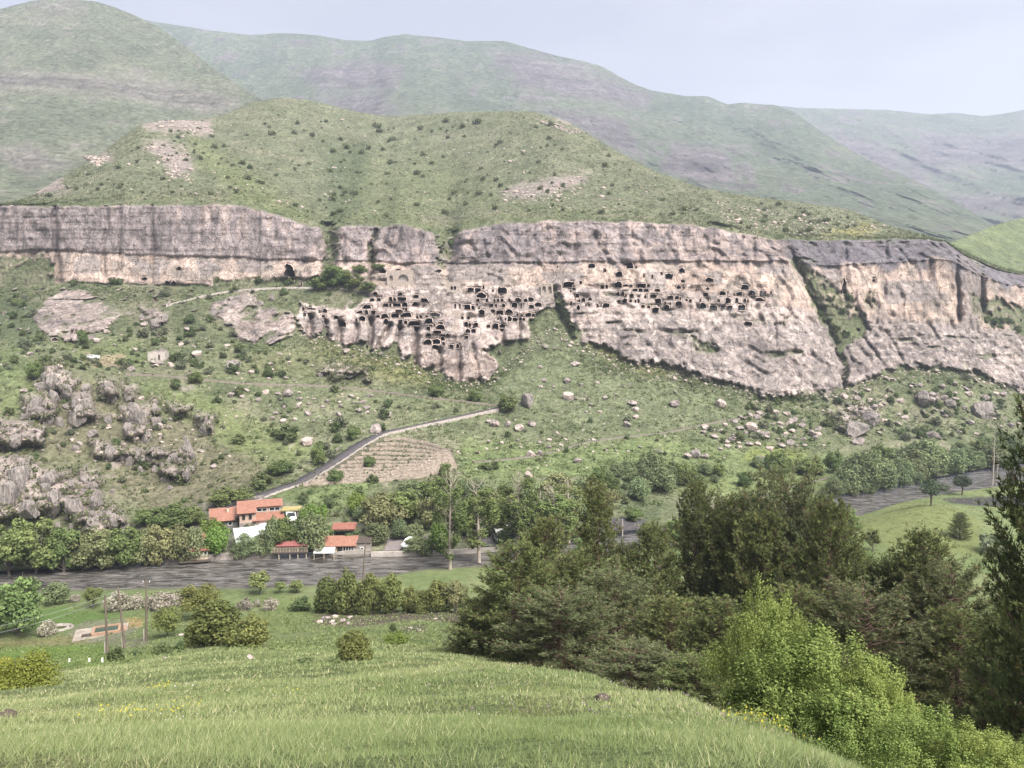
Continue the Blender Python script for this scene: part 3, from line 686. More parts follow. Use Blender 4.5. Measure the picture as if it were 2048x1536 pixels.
# ------------------------------------------------------------------ the far ground as three joined sheets
TW = P(UU, VV, Dcut)
M_SLOPE = terrain_mat("slope_ground", g1=0.75, g2=0.10, r1=0.6)
M_CLIFF = terrain_mat("cliff_rock", g1=0.75, g2=0.10, r1=0.55, bump=1.0, bd=0.7, cracks=0.42)
M_HILL = terrain_mat("hill_ground", g1=0.55, g2=0.09, r1=0.5, bump=0.9, bd=0.8)
def sheet(name, r0, r1, mat):
    V_ = TW[r0:r1 + 1]; C_ = TCOL[r0:r1 + 1]; nr = r1 - r0 + 1
    idx = np.arange(nr * NU).reshape(nr, NU)
    f = np.stack([idx[:-1, :-1], idx[:-1, 1:], idx[1:, 1:], idx[1:, :-1]], -1).reshape(-1, 4)
    me = mesh_np(name, V_.reshape(-1, 3), [f], C_.reshape(-1, 4), smooth=True, mats=[mat])
    return tag(link(name, me), kind='structure')
ra = sum(seg_n[:4]) - 30; rb = sum(seg_n[:7]); rend = VV.shape[0] - 1
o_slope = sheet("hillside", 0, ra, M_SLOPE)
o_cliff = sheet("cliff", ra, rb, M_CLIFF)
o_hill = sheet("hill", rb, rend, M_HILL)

# ------------------------------------------------------------------ the mountains behind
def mountain(name, crest, base, nu, nt, umin, umax, rid, mat, colf, bulge=0.0, seed=0, d_top=220, expo=1.0):
    u = np.linspace(umin, umax, nu)
    vc, dc = prof(crest, u, 7); vb, db = prof(base, u, 20)
    vc = vc + 1.6 * fbm(np.stack([u * 0.05, u * 0, u * 0 + seed], -1), 4, seed)
    t = np.linspace(0, 1, nt)[:, None]
    V_ = vb + (vc - vb) * t; D_ = db + (dc - db) * (t ** expo) + bulge * np.sin(math.pi * t)
    Uu = u[None, :] + 0 * V_
    w = P(Uu, V_, D_)
    s, a = rid
    wq = w + 0.10 * s * np.stack([fbm(w * (1.2 / s), 3, seed + 8), 0 * w[..., 0], 0 * w[..., 0]], -1)
    ridg = fbm(wq * np.array([1.7 / s, 0.40 / s, 0.30 / s]), 6, seed + 3, ridged=True)
    med = fbm(w * np.array([4 / s, 2 / s, 3 / s]), 5, seed + 4)
    env = np.sin(math.pi * np.clip(t * 0.96 + 0.0, 0, 1)) ** 0.5
    D_ = D_ - env * (a * ridg + 0.14 * a * med)
    col, rk = colf(Uu, V_, w, ridg, med)
    D_ = D_ - rk * 0.10 * a * fbm(w * np.array([9 / s, 5 / s, 4 / s]), 4, seed + 6, ridged=True) * env
    pts = P(Uu, V_, D_)
    back = pts[-1].copy(); back[:, 1] += d_top; back[:, 2] -= 30
    pts = np.concatenate([pts, back[None]], 0)
    c4 = np.concatenate([np.clip(col, .01, .9), rk[..., None]], -1); c4 = np.concatenate([c4, c4[-1:]], 0)
    nr = nt + 1
    idx = np.arange(nr * nu).reshape(nr, nu)
    f = np.stack([idx[:-1, :-1], idx[:-1, 1:], idx[1:, 1:], idx[1:, :-1]], -1).reshape(-1, 4)
    me = mesh_np(name, pts.reshape(-1, 3), [f], c4.reshape(-1, 4), smooth=True, mats=[mat])
    return tag(link(name, me), kind='structure')

def mcol(gcol, g2, polys, rcol, thr, sc):
    def f(Uu, V_, w, ridg, med):
        nn = fbm(w * np.array([5 / sc, 2 / sc, 3 / sc]), 5, 91); n2_ = fbm(w * np.array([0.8 / sc] * 3), 3, 92)
        stri = fbm(w * np.array([1 / sc, 0.5 / sc, 14 / sc]), 4, 93)
        ver = fbm(w * np.array([16 / sc, 10 / sc, 2 / sc]), 4, 95, ridged=True)
        rk = np.zeros_like(Uu)
        spk0 = fbm(w * np.array([20 / sc, 12 / sc, 14 / sc]), 3, 98)
        wu_ = Uu + 30 * nn; wv_ = V_ + 16 * med
        for p_ in polys:
            rk = np.maximum(rk, sstep(-16, 14, poly_sdf(wu_ + 10 * spk0, wv_ + 8 * spk0, p_)))
        spk = fbm(w * np.array([45 / sc, 25 / sc, 30 / sc]), 3, 97)
        rk = rk * sstep(-0.25, 0.2, ver + 0.5 * nn + 0.8 * spk + 0.5 * spk0)
        rk = np.maximum(rk, 0.8 * sstep(thr, thr + 0.15, nn + 0.25 * stri + 0.2 * ver + 0.22 * (ridg - 0.1)))
        rk = np.maximum(rk, 0.85 * sstep(0.42, 0.6, spk + 0.35 * nn))
        col = gcol + (g2 - gcol) * sstep(-0.3, 0.4, n2_ + 0.5 * med)[..., None]
        rc_ = np.array(rcol)[None, None] * (0.72 + 0.42 * sstep(-0.3, 0.5, stri))[..., None]
        rc_ = rc_ * (1 + 0.7 * spk[..., None]); rc_ = rc_ * (1 + 0.45 * ver[..., None]); col = col * (1 + 0.35 * spk + 0.22 * nn + 0.18 * ridg)[..., None]
        return col + (rc_ - col) * rk[..., None], rk
    return f
M_MTN = terrain_mat("mountain_ground", g1=0.16, g2=0.03, r1=0.10, bump=0.9, bd=2.5, cracks=0.25)
M_MTN2 = terrain_mat("far_mountain_ground", g1=0.07, g2=0.012, r1=0.05, bump=0.9, bd=5, cracks=0.25)
gm1, gm2 = rgb(.096, .108, .075), rgb(.122, .128, .092)
mountain("mountain", [(-520, 200, 900), (-300, 100, 1000), (0, 18, 1150), (60, 2, 1180), (110, -4, 1190), (190, 2, 1200), (240, 18, 1210), (290, 40, 1200), (330, 62, 1190), (380, 100, 1120), (420, 132, 1060), (480, 172, 980), (520, 197, 900), (600, 252, 800), (700, 300, 760)],
         [(-520, 440, 420), (0, 440, 425), (100, 430, 460), (200, 420, 500), (300, 420, 540), (400, 400, 590), (500, 380, 640), (600, 370, 670), (700, 380, 700)], 380, 140, -520, 700, (220, 38), M_MTN,
         mcol(gm1, gm2, [[(-60, 138), (60, 142), (200, 150), (330, 165), (420, 185), (480, 212), (420, 228), (300, 205), (180, 185), (60, 178), (-60, 182)], [(-20, 300), (60, 290), (130, 330), (60, 350)], [(60, 10), (150, 0), (170, 20), (110, 26)]], (.118, .110, .098), 0.46, 120), seed=2)
mountain("mountain", [(200, 30, 2300), (290, 40, 2300), (350, 50, 2300), (430, 62, 2300), (500, 70, 2300), (560, 66, 2300), (620, 68, 2300), (690, 80, 2300), (740, 82, 2300), (770, 73, 2280), (810, 68, 2280), (870, 74, 2260), (930, 82, 2250), (1010, 82, 2240), (1060, 97, 2220), (1100, 108, 2200), (1200, 130, 2180), (1260, 165, 2160), (1300, 180, 2140), (1370, 192, 2120), (1400, 193, 2110), (1411, 190, 2110), (1455, 210, 2100), (1480, 205, 2100), (1550, 210, 2080), (1590, 225, 2000), (1640, 262, 1850), (1720, 310, 1680), (1830, 362, 1450), (1900, 398, 1320), (1970, 440, 1180), (2050, 482, 1060)],
         [(200, 420, 1250), (500, 380, 1150), (800, 330, 1000), (1000, 380, 900), (1200, 420, 800), (1500, 480, 700), (1800, 520, 620), (2050, 560, 600)], 470, 150, 200, 2050, (300, 100), M_MTN2,
         mcol(gm1 * np.array([.74, .80, .75]), gm2 * np.array([.74, .80, .75]), [[(610, 150), (660, 128), (800, 130), (790, 178), (640, 182)], [(730, 150), (800, 150), (760, 190)], [(985, 100), (1080, 115), (1200, 150), (1300, 192), (1290, 215), (1180, 200), (1040, 175)], [(1340, 285), (1440, 300), (1480, 360), (1400, 370), (1330, 340)], [(640, 195), (760, 190), (800, 225), (700, 225)], [(1080, 215), (1250, 245), (1290, 320), (1180, 270)]], (.092, .080, .082), 0.36, 230), seed=5)
mountain("mountain", [(1480, 205, 2900), (1560, 212, 2950), (1600, 216, 3000), (1700, 218, 3000), (1780, 220, 3000), (1860, 229, 3000), (1910, 225, 2980), (1970, 233, 2960), (2000, 228, 2960), (2048, 220, 2950), (2150, 200, 2950), (2500, 190, 2900)],
         [(1480, 420, 1500), (1800, 480, 1300), (2048, 500, 1250), (2500, 520, 1200)], 260, 100, 1480, 2500, (260, 100), M_MTN2,
         mcol(gm1 * np.array([.72, .78, .74]), gm2 * np.array([.72, .78, .74]), [[(1610, 255), (1700, 270), (1760, 290), (1830, 330), (1900, 340), (1800, 345), (1700, 305)], [(1830, 262), (1920, 275), (2048, 268), (2300, 280), (2300, 345), (2048, 340), (1900, 330), (1820, 340)], [(1840, 300), (1860, 390), (1800, 360)], [(1900, 395), (2200, 395), (2200, 430), (1940, 425)]], (.092, .079, .082), 0.33, 260), seed=9)
mountain("mountain", [(1830, 510, 600), (1880, 492, 650), (1920, 478, 700), (1960, 462, 740), (2000, 447, 790), (2048, 436, 830), (2150, 415, 900), (2500, 380, 1000)],
         [(1830, 620, 480), (2048, 640, 500), (2500, 640, 560)], 200, 80, 1830, 2500, (150, 26), M_MTN, mcol(rgb(.11, .135, .06), rgb(.13, .15, .065), [[(1840, 500), (1900, 520), (2000, 560), (1900, 560)]], (.17, .15, .155), 0.55, 60), seed=13)

# flat ground under everything, out to the foot of the mountains
gm = MB(); gm.add([(-3300, -300, -4), (3300, -300, -4), (3300, 3500, -4), (-3300, 3500, -4)], [(0, 1, 2, 3)])
tag(gm.build("valley_floor", simple_mat("valley_soil", (.11, .12, .06), var=.3, scale=.05)), kind='structure')

# ------------------------------------------------------------------ haze: the humid air of the valley
hz = MB(); hz.box(-3400, 3400, -320, 3600, -5.2, 1000)
hm, hn, hl = mat_new("haze_air")
ho = hn.new("ShaderNodeOutputMaterial"); hv = hn.new("ShaderNodeVolumePrincipled")
hv.inputs['Color'].default_value = (0.72, 0.80, 1.0, 1); hv.inputs['Density'].default_value = 0.00017; hv.inputs['Anisotropy'].default_value = 0.2
hl.new(hv.outputs[0], ho.inputs['Volume'])
tag(hz.build("haze", hm), kind='stuff')

# ------------------------------------------------------------------ cave chambers, each cut into the cliff
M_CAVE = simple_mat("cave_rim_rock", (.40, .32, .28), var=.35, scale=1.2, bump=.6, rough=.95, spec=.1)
M_CAVEIN2 = simple_mat("shade_dark_cave_rock", (.03, .027, .027), var=.45, scale=.9, bump=.5, rough=.95, spec=.05)  # near-black colour paints the chamber's shade into the rock
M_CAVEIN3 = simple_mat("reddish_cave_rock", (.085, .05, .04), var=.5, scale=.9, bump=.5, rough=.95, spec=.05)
M_CAVEIN = simple_mat("cave_inner_rock", (.07, .06, .055), var=.45, scale=.9, bump=.5, rough=.95, spec=.05)  # base colour darkened too, carrying the shade of the hollows
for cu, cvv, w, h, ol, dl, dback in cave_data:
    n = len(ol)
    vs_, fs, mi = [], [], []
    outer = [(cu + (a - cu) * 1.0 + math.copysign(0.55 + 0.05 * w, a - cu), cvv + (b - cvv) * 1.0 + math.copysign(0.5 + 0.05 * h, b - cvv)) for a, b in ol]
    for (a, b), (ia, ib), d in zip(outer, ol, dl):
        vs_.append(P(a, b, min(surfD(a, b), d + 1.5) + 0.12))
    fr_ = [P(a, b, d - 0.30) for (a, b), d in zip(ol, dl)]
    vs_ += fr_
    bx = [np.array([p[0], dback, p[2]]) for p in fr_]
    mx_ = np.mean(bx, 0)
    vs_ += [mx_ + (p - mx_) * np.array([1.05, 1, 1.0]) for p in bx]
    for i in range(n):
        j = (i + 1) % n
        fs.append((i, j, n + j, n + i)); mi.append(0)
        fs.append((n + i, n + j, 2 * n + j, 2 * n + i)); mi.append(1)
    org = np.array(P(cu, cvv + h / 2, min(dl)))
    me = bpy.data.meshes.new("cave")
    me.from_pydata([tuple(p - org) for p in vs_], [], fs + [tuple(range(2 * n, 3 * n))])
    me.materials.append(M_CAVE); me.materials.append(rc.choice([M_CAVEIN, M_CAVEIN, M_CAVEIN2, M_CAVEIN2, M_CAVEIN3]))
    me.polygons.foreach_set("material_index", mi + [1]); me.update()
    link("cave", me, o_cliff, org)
# ================================================================== NEAR GROUND, RIVER, GRASS
NEAR = {   # photo column -> (row or None, distance[, height]) going away from the camera
 -500: [(1536, 3.3), (1440, 12), (1400, 26), (1350, 84), (1300, 97), (1260, 107), (1225, 116), (1190, 124)],
 0: [(1536, 3.2), (1440, 10), (1395, 24), (1346, 84), (1300, 97), (1260, 108), (1228, 117), (1190, 128)],
 150: [(1536, 3.15), (1440, 9.5), (1385, 23), (1338, 62), (1310, 91), (1262, 107), (1225, 117), (1190, 129)],
 300: [(1536, 3.1), (1440, 9), (1380, 20), (1330, 50), (1302, 80), (1275, 93), (1245, 107), (1214, 120), (1193, 129)],
 450: [(1536, 3.05), (1440, 8.8), (1372, 19), (1325, 42), (1290, 72), (1262, 92), (1235, 110), (1208, 122), (1192, 130)],
 600: [(1536, 3.0), (1440, 8.5), (1366, 18), (1328, 35), (1300, 60), (1260, 90), (1230, 112), (1192, 130)],
 750: [(1536, 2.95), (1435, 8.2), (1355, 17), (1328, 27), (1300, 55), (1258, 90), (1226, 114), (1182, 135)],
 900: [(1536, 2.9), (1430, 8), (1352, 15), (1326, 20), (1318, 38), (1290, 60), (1250, 92), (1220, 115), (1155, 141)],
 1050: [(1536, 2.9), (1430, 8), (1360, 13.5), (1332, 19), (1345, 27), (1330, 42), (1310, 60), (1270, 85), (1220, 112), (1145, 143)],
 1200: [(1536, 2.9), (1430, 8), (1383, 13), (1356, 18.5), (1400, 24), (1390, 36), (1350, 55), (1290, 80), (1215, 114), (1128, 149)],
 1400: [(1536, 2.9), (1440, 8), (1393, 14), (1480, 19), (1480, 28), (1430, 44), (1335, 75), (1205, 123), (1105, 157)],
 1550: [(1536, 3.0), (1462, 7.5), (1440, 11), (1560, 15), (1540, 26), (1440, 50), (1335, 78), (1200, 126), (1085, 164)],
 1700: [(1536, 4.2), (1522, 6.8), (1650, 10), (1600, 20), (1500, 38), (1400, 60), (1260, 104), (1105, 135), (1052, 152), (1040, 182)],
 1850: [(1640, 3.5), (1620, 6), (1720, 10), (1600, 22), (1500, 38), (1400, 60), (1260, 102), (1090, 135), (1008, 163), (1003, 185), (993, 207)],
 2048: [(1740, 3.2), (1740, 6), (1750, 10), (1600, 24), (1500, 38), (1400, 58), (1240, 105), (1100, 140), (1032, 180), (985, 222)],
 2550: [(1900, 3.2), (1900, 6), (1850, 10), (1650, 24), (1520, 38), (1400, 60), (1240, 108), (1100, 150), (1010, 220), (940, 330)],
}
_us = sorted(NEAR)
S_C = np.array([(u - CX) / F / 0.985 for u in _us])
GD = np.concatenate([np.geomspace(0.6, 30, 130), np.linspace(30.6, 100, 110), np.linspace(101, 345, 190)])
_cols = []
def nearD(s):
    u = CX + s * F * 0.99
    return np.interp(u, [-500, 0, 150, 300, 500, 600, 750, 850, 900, 1050, 1200, 1350, 1500, 1717, 1808, 1887, 1998, 2100, 2600],
                     [119, 127, 129, 130, 130, 131, 136, 141, 142, 144, 150, 157, 168, 184, 199, 211, 222, 240, 335])
for u in _us:
    pts = NEAR[u]
    d = np.array([p[1] for p in pts], float)
    z = np.array([CAM_Z + (ray(u, p[0])[2] / ray(u, p[0])[1]) * p[1] for p in pts])
    d = np.concatenate([[0.0], d]); z = np.concatenate([[CAM_Z - 1.55], z])
    zz = np.interp(GD, d, z)
    _cols.append(zz)
NS = 300
SG = np.linspace(S_C[0], S_C[-1], NS)
_cols = np.array(_cols)                       # columns x GD
ZG = np.stack([np.interp(SG, S_C, _cols[:, k]) for k in range(len(GD))], 1)   # NS x ND
for _ in range(5):                            # soften
    ZG[:, 1:-1] = 0.25 * ZG[:, :-2] + 0.5 * ZG[:, 1:-1] + 0.25 * ZG[:, 2:]
for _ in range(10):
    ZG[1:-1] = 0.25 * ZG[:-2] + 0.5 * ZG[1:-1] + 0.25 * ZG[2:]
_S2, _D2 = np.meshgrid(SG, GD, indexing='ij')
_nd = nearD(SG)[:, None]
ZG = np.maximum(ZG, 0.55)
ZG = ZG * (1 - sstep(-5, 1.0, _D2 - _nd)) + (0.35 * (1 - sstep(0, 6, _D2 - _nd)) - 2.4 * sstep(0, 6, _D2 - _nd)) * sstep(-5, 1.0, _D2 - _nd)
_X2 = _S2 * _D2
_W = np.stack([_X2, _D2, 0 * _D2], -1)
_fade = sstep(1.0, 12.0, _D2) * (1 - sstep(-22, -8, _D2 - _nd))
ZG = ZG + _fade * (0.22 * fbm(_W * 0.35, 3, 101) + 0.5 * sstep(15, 60, _D2) * fbm(_W * 0.10, 3, 102)) + 0.045 * fbm(_W * 1.6, 3, 103)

def zn(x, y):
    s = np.asarray(x, float) / np.maximum(y, 0.3)
    i = np.clip(np.searchsorted(SG, s) - 1, 0, NS - 2); fs_ = np.clip((s - SG[i]) / (SG[1] - SG[0]), 0, 1)
    k = np.clip(np.searchsorted(GD, y) - 1, 0, len(GD) - 2); fk = np.clip((y - GD[k]) / (GD[k + 1] - GD[k]), 0, 1)
    a = ZG[i, k] * (1 - fk) + ZG[i, k + 1] * fk; b = ZG[i + 1, k] * (1 - fk) + ZG[i + 1, k + 1] * fk
    return a * (1 - fs_) + b * fs_

def near_hit(u, v, dmin=2.0, dmax=240.0):
    r_ = ray(u, v); D = np.geomspace(dmin, dmax, 900)
    x = r_[0] / r_[1] * D; zr = CAM_Z + r_[2] / r_[1] * D
    below = zr < zn(x, D)
    k = int(np.argmax(below)) if below.any() else len(D) - 1
    return Vector((x[k], D[k], float(zn(x[k], D[k]))))

def near_uD(u, D, v=1300):
    r_ = ray(u, v); x = r_[0] / r_[1] * D
    return Vector((x, D, float(zn(x, D))))

# colours of the near ground
n1 = fbm(_W * 0.12, 4, 111); n2 = fbm(_W * 0.6, 4, 112); n3 = fbm(_W * 2.2, 3, 113)
gN = rgb(.145, .185, .078)[None, None] + np.zeros(_S2.shape + (3,))
gN = lerp(gN, rgb(.215, .235, .118), 0.7 * sstep(-0.2, 0.5, n1 + 0.5 * n2)); gN = lerp(gN, rgb(.115, .15, .058), 0.6 * sstep(0.0, 0.5, -n1 + 0.6 * n2))
Pn = np.stack([_X2, _D2, ZG], -1)
_rel = Pn - np.array([0, 0, CAM_Z]); _cy = _rel[..., 1] * cp - _rel[..., 2] * sp_; _cz = _rel[..., 1] * sp_ + _rel[..., 2] * cp
UN = CX + F * _rel[..., 0] / _cy; VN = CY - F * _cz / _cy
def nzone(poly, col, k, soft=6, dmin=30):
    global gN
    w = sstep(-soft, soft, poly_sdf(UN + 8 * n2, VN + 4 * n2, poly)) * (_D2 > dmin) * k
    gN = lerp(gN, col, w)
nzone([(-300, 1225), (130, 1215), (230, 1230), (290, 1235), (300, 1262), (130, 1262), (-300, 1262)], rgb(.10, .165, .045), .8)
nzone([(-300, 1290), (215, 1292), (215, 1335), (100, 1345), (-300, 1340)], rgb(.125, .20, .04), .85)
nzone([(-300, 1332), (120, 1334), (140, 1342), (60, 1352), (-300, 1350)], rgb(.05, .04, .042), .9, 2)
nzone([(-100, 1285), (60, 1278), (140, 1272), (210, 1282), (100, 1292), (-100, 1297)], rgb(.20, .165, .085), .7)
nzone([(130, 1270), (170, 1243), (250, 1238), (285, 1240), (282, 1258), (240, 1275), (180, 1285)], rgb(.22, .20, .165), .7, 4)
nzone([(250, 1236), (286, 1238), (284, 1254), (255, 1256)], rgb(.36, .24, .11), .8, 3)
nzone([(215, 1278), (290, 1275), (300, 1290), (225, 1296)], rgb(.19, .17, .14), .7, 4)
nzone([(615, 1232), (650, 1226), (740, 1226), (930, 1222), (935, 1246), (830, 1240), (720, 1254), (630, 1252)], rgb(.10, .075, .068), .92, 4)
nzone([(800, 1252), (850, 1250), (852, 1264), (810, 1266)], rgb(.09, .07, .068), .9, 3)
nzone([(540, 1200), (630, 1195), (640, 1240), (540, 1260), (440, 1262), (520, 1225)], rgb(.155, .195, .07), .6)
nzone([(1690, 1060), (1800, 1005), (1890, 1010), (1960, 1040), (1960, 1110), (1800, 1100)], rgb(.17, .19, .075), .75, 6)
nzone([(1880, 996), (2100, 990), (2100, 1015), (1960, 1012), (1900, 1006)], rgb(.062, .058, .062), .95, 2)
nzone([(-200, 1500), (300, 1420), (500, 1500), (100, 1600)], rgb(.22, .20, .10), .5, 20, 2)
nzone([(1000, 1420), (1100, 1370), (1180, 1400), (1080, 1440)], rgb(.21, .20, .09), .5, 20, 2)
shore = sstep(-1.5, 0.5, _D2 - _nd)
gN = lerp(gN, rgb(.10, .09, .075), shore * 0.8)
wet = sstep(20, 60, _D2) * 0
c4 = np.concatenate([np.clip(gN, .01, .9), (np.clip(shore, 0, 1) * 0.5)[..., None]], -1)
idx = np.arange(NS * len(GD)).reshape(NS, len(GD))
f_ = np.stack([idx[:-1, :-1], idx[1:, :-1], idx[1:, 1:], idx[:-1, 1:]], -1).reshape(-1, 4)
keep = (_D2 < _nd + 14)[:-1, :-1].reshape(-1)
M_MEADOW = terrain_mat("meadow_ground", g1=11.0, g2=0.6, r1=2.0, bump=1.0, bd=0.12, cracks=0)
o_meadow = tag(link("meadow", mesh_np("meadow", Pn.reshape(-1, 3), [f_[keep]], c4.reshape(-1, 4), smooth=True, mats=[M_MEADOW])), kind='structure')

# ------------------------------------------------------------------ river
su = np.linspace(-0.95, 1.0, 260); nr = 36
dn_ = nearD(su) - 5
uf = CX + su * F * 0.985
df_ = bankD(uf) + 3.5
tt = np.linspace(0, 1, nr)[None, :]
Dr = dn_[:, None] + (df_ - dn_)[:, None] * tt
Wr = np.stack([su[:, None] * Dr, Dr, 0 * Dr], -1)
Wr[..., 2] = 0.16 * fbm(Wr * np.array([0.35, 0.7, 1]), 3, 120)
idx = np.arange(260 * nr).reshape(260, nr)
f_ = np.stack([idx[:-1, :-1], idx[1:, :-1], idx[1:, 1:], idx[:-1, 1:]], -1).reshape(-1, 4)
m, n, l = mat_new("river_water")
out = n.new("ShaderNodeOutputMaterial"); b = n.new("ShaderNodeBsdfPrincipled"); tc = n.new("ShaderNodeTexCoord")
mp = n.new("ShaderNodeMapping"); mp.inputs['Scale'].default_value = (0.45, 1.5, 1.0); mp.inputs['Rotation'].default_value = (0, 0, math.radians(-8))
no = n.new("ShaderNodeTexNoise"); no.inputs['Scale'].default_value = 0.5; no.inputs['Detail'].default_value = 9; no.inputs['Roughness'].default_value = 0.7; no.inputs['Distortion'].default_value = 0.6
mp2 = n.new("ShaderNodeMapping"); mp2.inputs['Scale'].default_value = (0.5, 1.6, 1.0)
n2n = n.new("ShaderNodeTexNoise"); n2n.inputs['Scale'].default_value = 0.7; n2n.inputs['Detail'].default_value = 7; n2n.inputs['Roughness'].default_value = 0.75
rp = n.new("ShaderNodeValToRGB"); rp.color_ramp.elements[0].position = 0.62; rp.color_ramp.elements[0].color = (0, 0, 0, 1); rp.color_ramp.elements[1].position = 0.74; rp.color_ramp.elements[1].color = (1, 1, 1, 1)
rc2 = n.new("ShaderNodeValToRGB"); rc2.color_ramp.elements[0].position = 0.42; rc2.color_ramp.elements[0].color = (.034, .031, .028, 1); rc2.color_ramp.elements[1].position = 0.66; rc2.color_ramp.elements[1].color = (.20, .185, .172, 1)  # pale ripple streaks paint the sky's reflection into the water colour
mx = n.new("ShaderNodeMixRGB"); mx.inputs[2].default_value = (.5, .5, .5, 1)
bp = n.new("ShaderNodeBump"); bp.inputs['Strength'].default_value = 1.0; bp.inputs['Distance'].default_value = 0.5
l.new(tc.outputs['Object'], mp.inputs[0]); l.new(mp.outputs[0], no.inputs['Vector']); l.new(tc.outputs['Object'], mp2.inputs[0]); l.new(mp2.outputs[0], n2n.inputs['Vector'])
l.new(n2n.outputs['Fac'], rp.inputs[0]); l.new(no.outputs['Fac'], rc2.inputs[0]); l.new(rc2.outputs[0], mx.inputs[1]); l.new(rp.outputs[0], mx.inputs[0]); l.new(mx.outputs[0], b.inputs['Base Color'])
l.new(no.outputs['Fac'], bp.inputs['Height']); l.new(bp.outputs[0], b.inputs['Normal'])
b.inputs['Roughness'].default_value = 0.10; b.inputs['IOR'].default_value = 1.36
l.new(b.outputs[0], out.inputs[0])
tag(link("river", mesh_np("river", Wr.reshape(-1, 3), [f_], smooth=True, mats=[m])), kind='structure')

# ------------------------------------------------------------------ grass on the meadow (one mass of blades)
def grass_blades():
    bands = [(2.4, 7, 27000, 11), (7, 20, 25000, 10), (20, 60, 13000, 8), (60, 110, 5000, 7)]
    Vs, Cs = [], []
    for d0, d1, nt_, nb in bands:
        D = np.sqrt(RNG.uniform(d0 * d0, d1 * d1, nt_)); s = RNG.uniform(-0.78, 0.78 if d1 < 25 else 0.35, nt_)
        x = s * D; z = zn(x, D)
        cl = fbm(np.stack([x, D, 0 * x], -1) * 0.45, 3, 131); cl2 = fbm(np.stack([x, D, 0 * x], -1) * 0.16, 2, 132)
        hgt = (0.022 + 0.036 * np.clip(cl + 0.25, 0, 1.2) + 0.024 * RNG.random(nt_)) * (1 + 0.05 * np.minimum(D, 40))
        ok = (cl + 0.8 * RNG.random(nt_)) > -0.12
        x, D, z, hgt, cl, cl2 = [a[ok] for a in (x, D, z, hgt, cl, cl2)]
        m_ = len(x)
        X = np.repeat(x, nb); Y = np.repeat(D, nb); Zg = np.repeat(z, nb); H = np.repeat(hgt, nb) * RNG.uniform(0.45, 1.25, m_ * nb)
        sp = 0.045 + 0.006 * Y
        X = X + RNG.normal(0, 1, X.shape) * sp; Y = Y + RNG.normal(0, 1, Y.shape) * sp; Zg = zn(X, Y) - 0.02
        a = RNG.uniform(0, 2 * math.pi, X.shape); lean = RNG.uniform(0.2, 1.6, X.shape) * H
        wd = np.maximum(0.0030, 0.0009 * Y) * RNG.uniform(0.7, 1.3, X.shape)
        ba = RNG.uniform(0, 2 * math.pi, X.shape)
        base = np.stack([X, Y, Zg], -1); side = np.stack([np.cos(ba) * wd, np.sin(ba) * wd * 0.5, 0 * wd], -1)
        tip = base + np.stack([np.cos(a) * lean, np.sin(a) * lean, H], -1)
        Vs.append(np.stack([base - side, base + side, tip], 1).reshape(-1, 3))
        t_ = RNG.random(X.shape); CL = np.repeat(cl, nb); CL2 = np.repeat(cl2, nb)
        c = lerp(np.tile(rgb(.155, .20, .085), (len(X), 1)), rgb(.28, .31, .15), sstep(0.05, 0.95, t_ + 0.9 * CL2))
        c = lerp(c, rgb(.47, .44, .27), (RNG.random(X.shape) < 0.05 + 0.13 * np.clip(CL2 + 0.2, 0, 1)) * 0.9)
        c = lerp(c, rgb(.13, .175, .07), sstep(-0.1, -0.5, CL) * 0.6)
        Cs.append(np.repeat(c, 3, 0))
    V_ = np.concatenate(Vs); C_ = np.concatenate(Cs); C_ = np.concatenate([C_, np.ones((len(C_), 1))], 1)
    return mesh_np("grass", V_, [np.arange(len(V_)).reshape(-1, 3)], C_, mats=[M_GRASS])
def tufts(name, spots, n_each, rad, hgt, cols, size):
    """seed heads or flowers as small leaves on thin stalks, in loose clumps"""
    Vs, Cs, Fs, o_ = [], [], [], 0
    for (x, y) in spots:
        n_ = n_each; X = x + RNG.normal(0, rad, n_); Y = y + RNG.normal(0, rad, n_); Zg = zn(X, Y)
        H = hgt * RNG.uniform(.6, 1.2, n_); a = RNG.uniform(0, 6.283, n_); b0 = np.stack([X, Y, Zg], -1)
        tp = b0 + np.stack([np.cos(a) * H * .3, np.sin(a) * H * .3, H], -1); wd = max(.003, .0006 * y)
        sd = np.stack([np.full(n_, wd), 0 * X, 0 * X], -1)
        Vs.append(np.stack([b0 - sd, b0 + sd, tp], 1).reshape(-1, 3)); Cs.append(np.tile(rgb(.20, .24, .09), (3 * n_, 1)))
        Fs.append(o_ + np.arange(3 * n_).reshape(-1, 3)); o_ += 3 * n_
        s_ = max(size, .0011 * y) * RNG.uniform(.6, 1.3, n_)[:, None]; up = np.stack([0 * X, 0 * X, np.ones(n_)], -1); sx = np.stack([np.cos(a), np.sin(a), 0 * a], -1)
        Vs.append(np.stack([tp - sx * s_, tp + up * s_ * 1.6, tp + sx * s_], 1).reshape(-1, 3)); Cs.append(np.repeat(lerp(np.tile(rgb(*cols[0]), (n_, 1)), rgb(*cols[1]), RNG.random(n_)), 3, 0))
        Fs.append(o_ + np.arange(3 * n_).reshape(-1, 3)); o_ += 3 * n_
    C_ = np.concatenate(Cs)
    return tag(link(name, mesh_np(name, np.concatenate(Vs), [np.concatenate(Fs)], np.concatenate([C_, np.ones((len(C_), 1))], 1), mats=[M_GRASS])), kind='stuff')
M_GRASS = leaf_mat("grass_blades", trans=0.35, hue=0, val=0)
tag(link("grass", grass_blades()), kind='stuff')

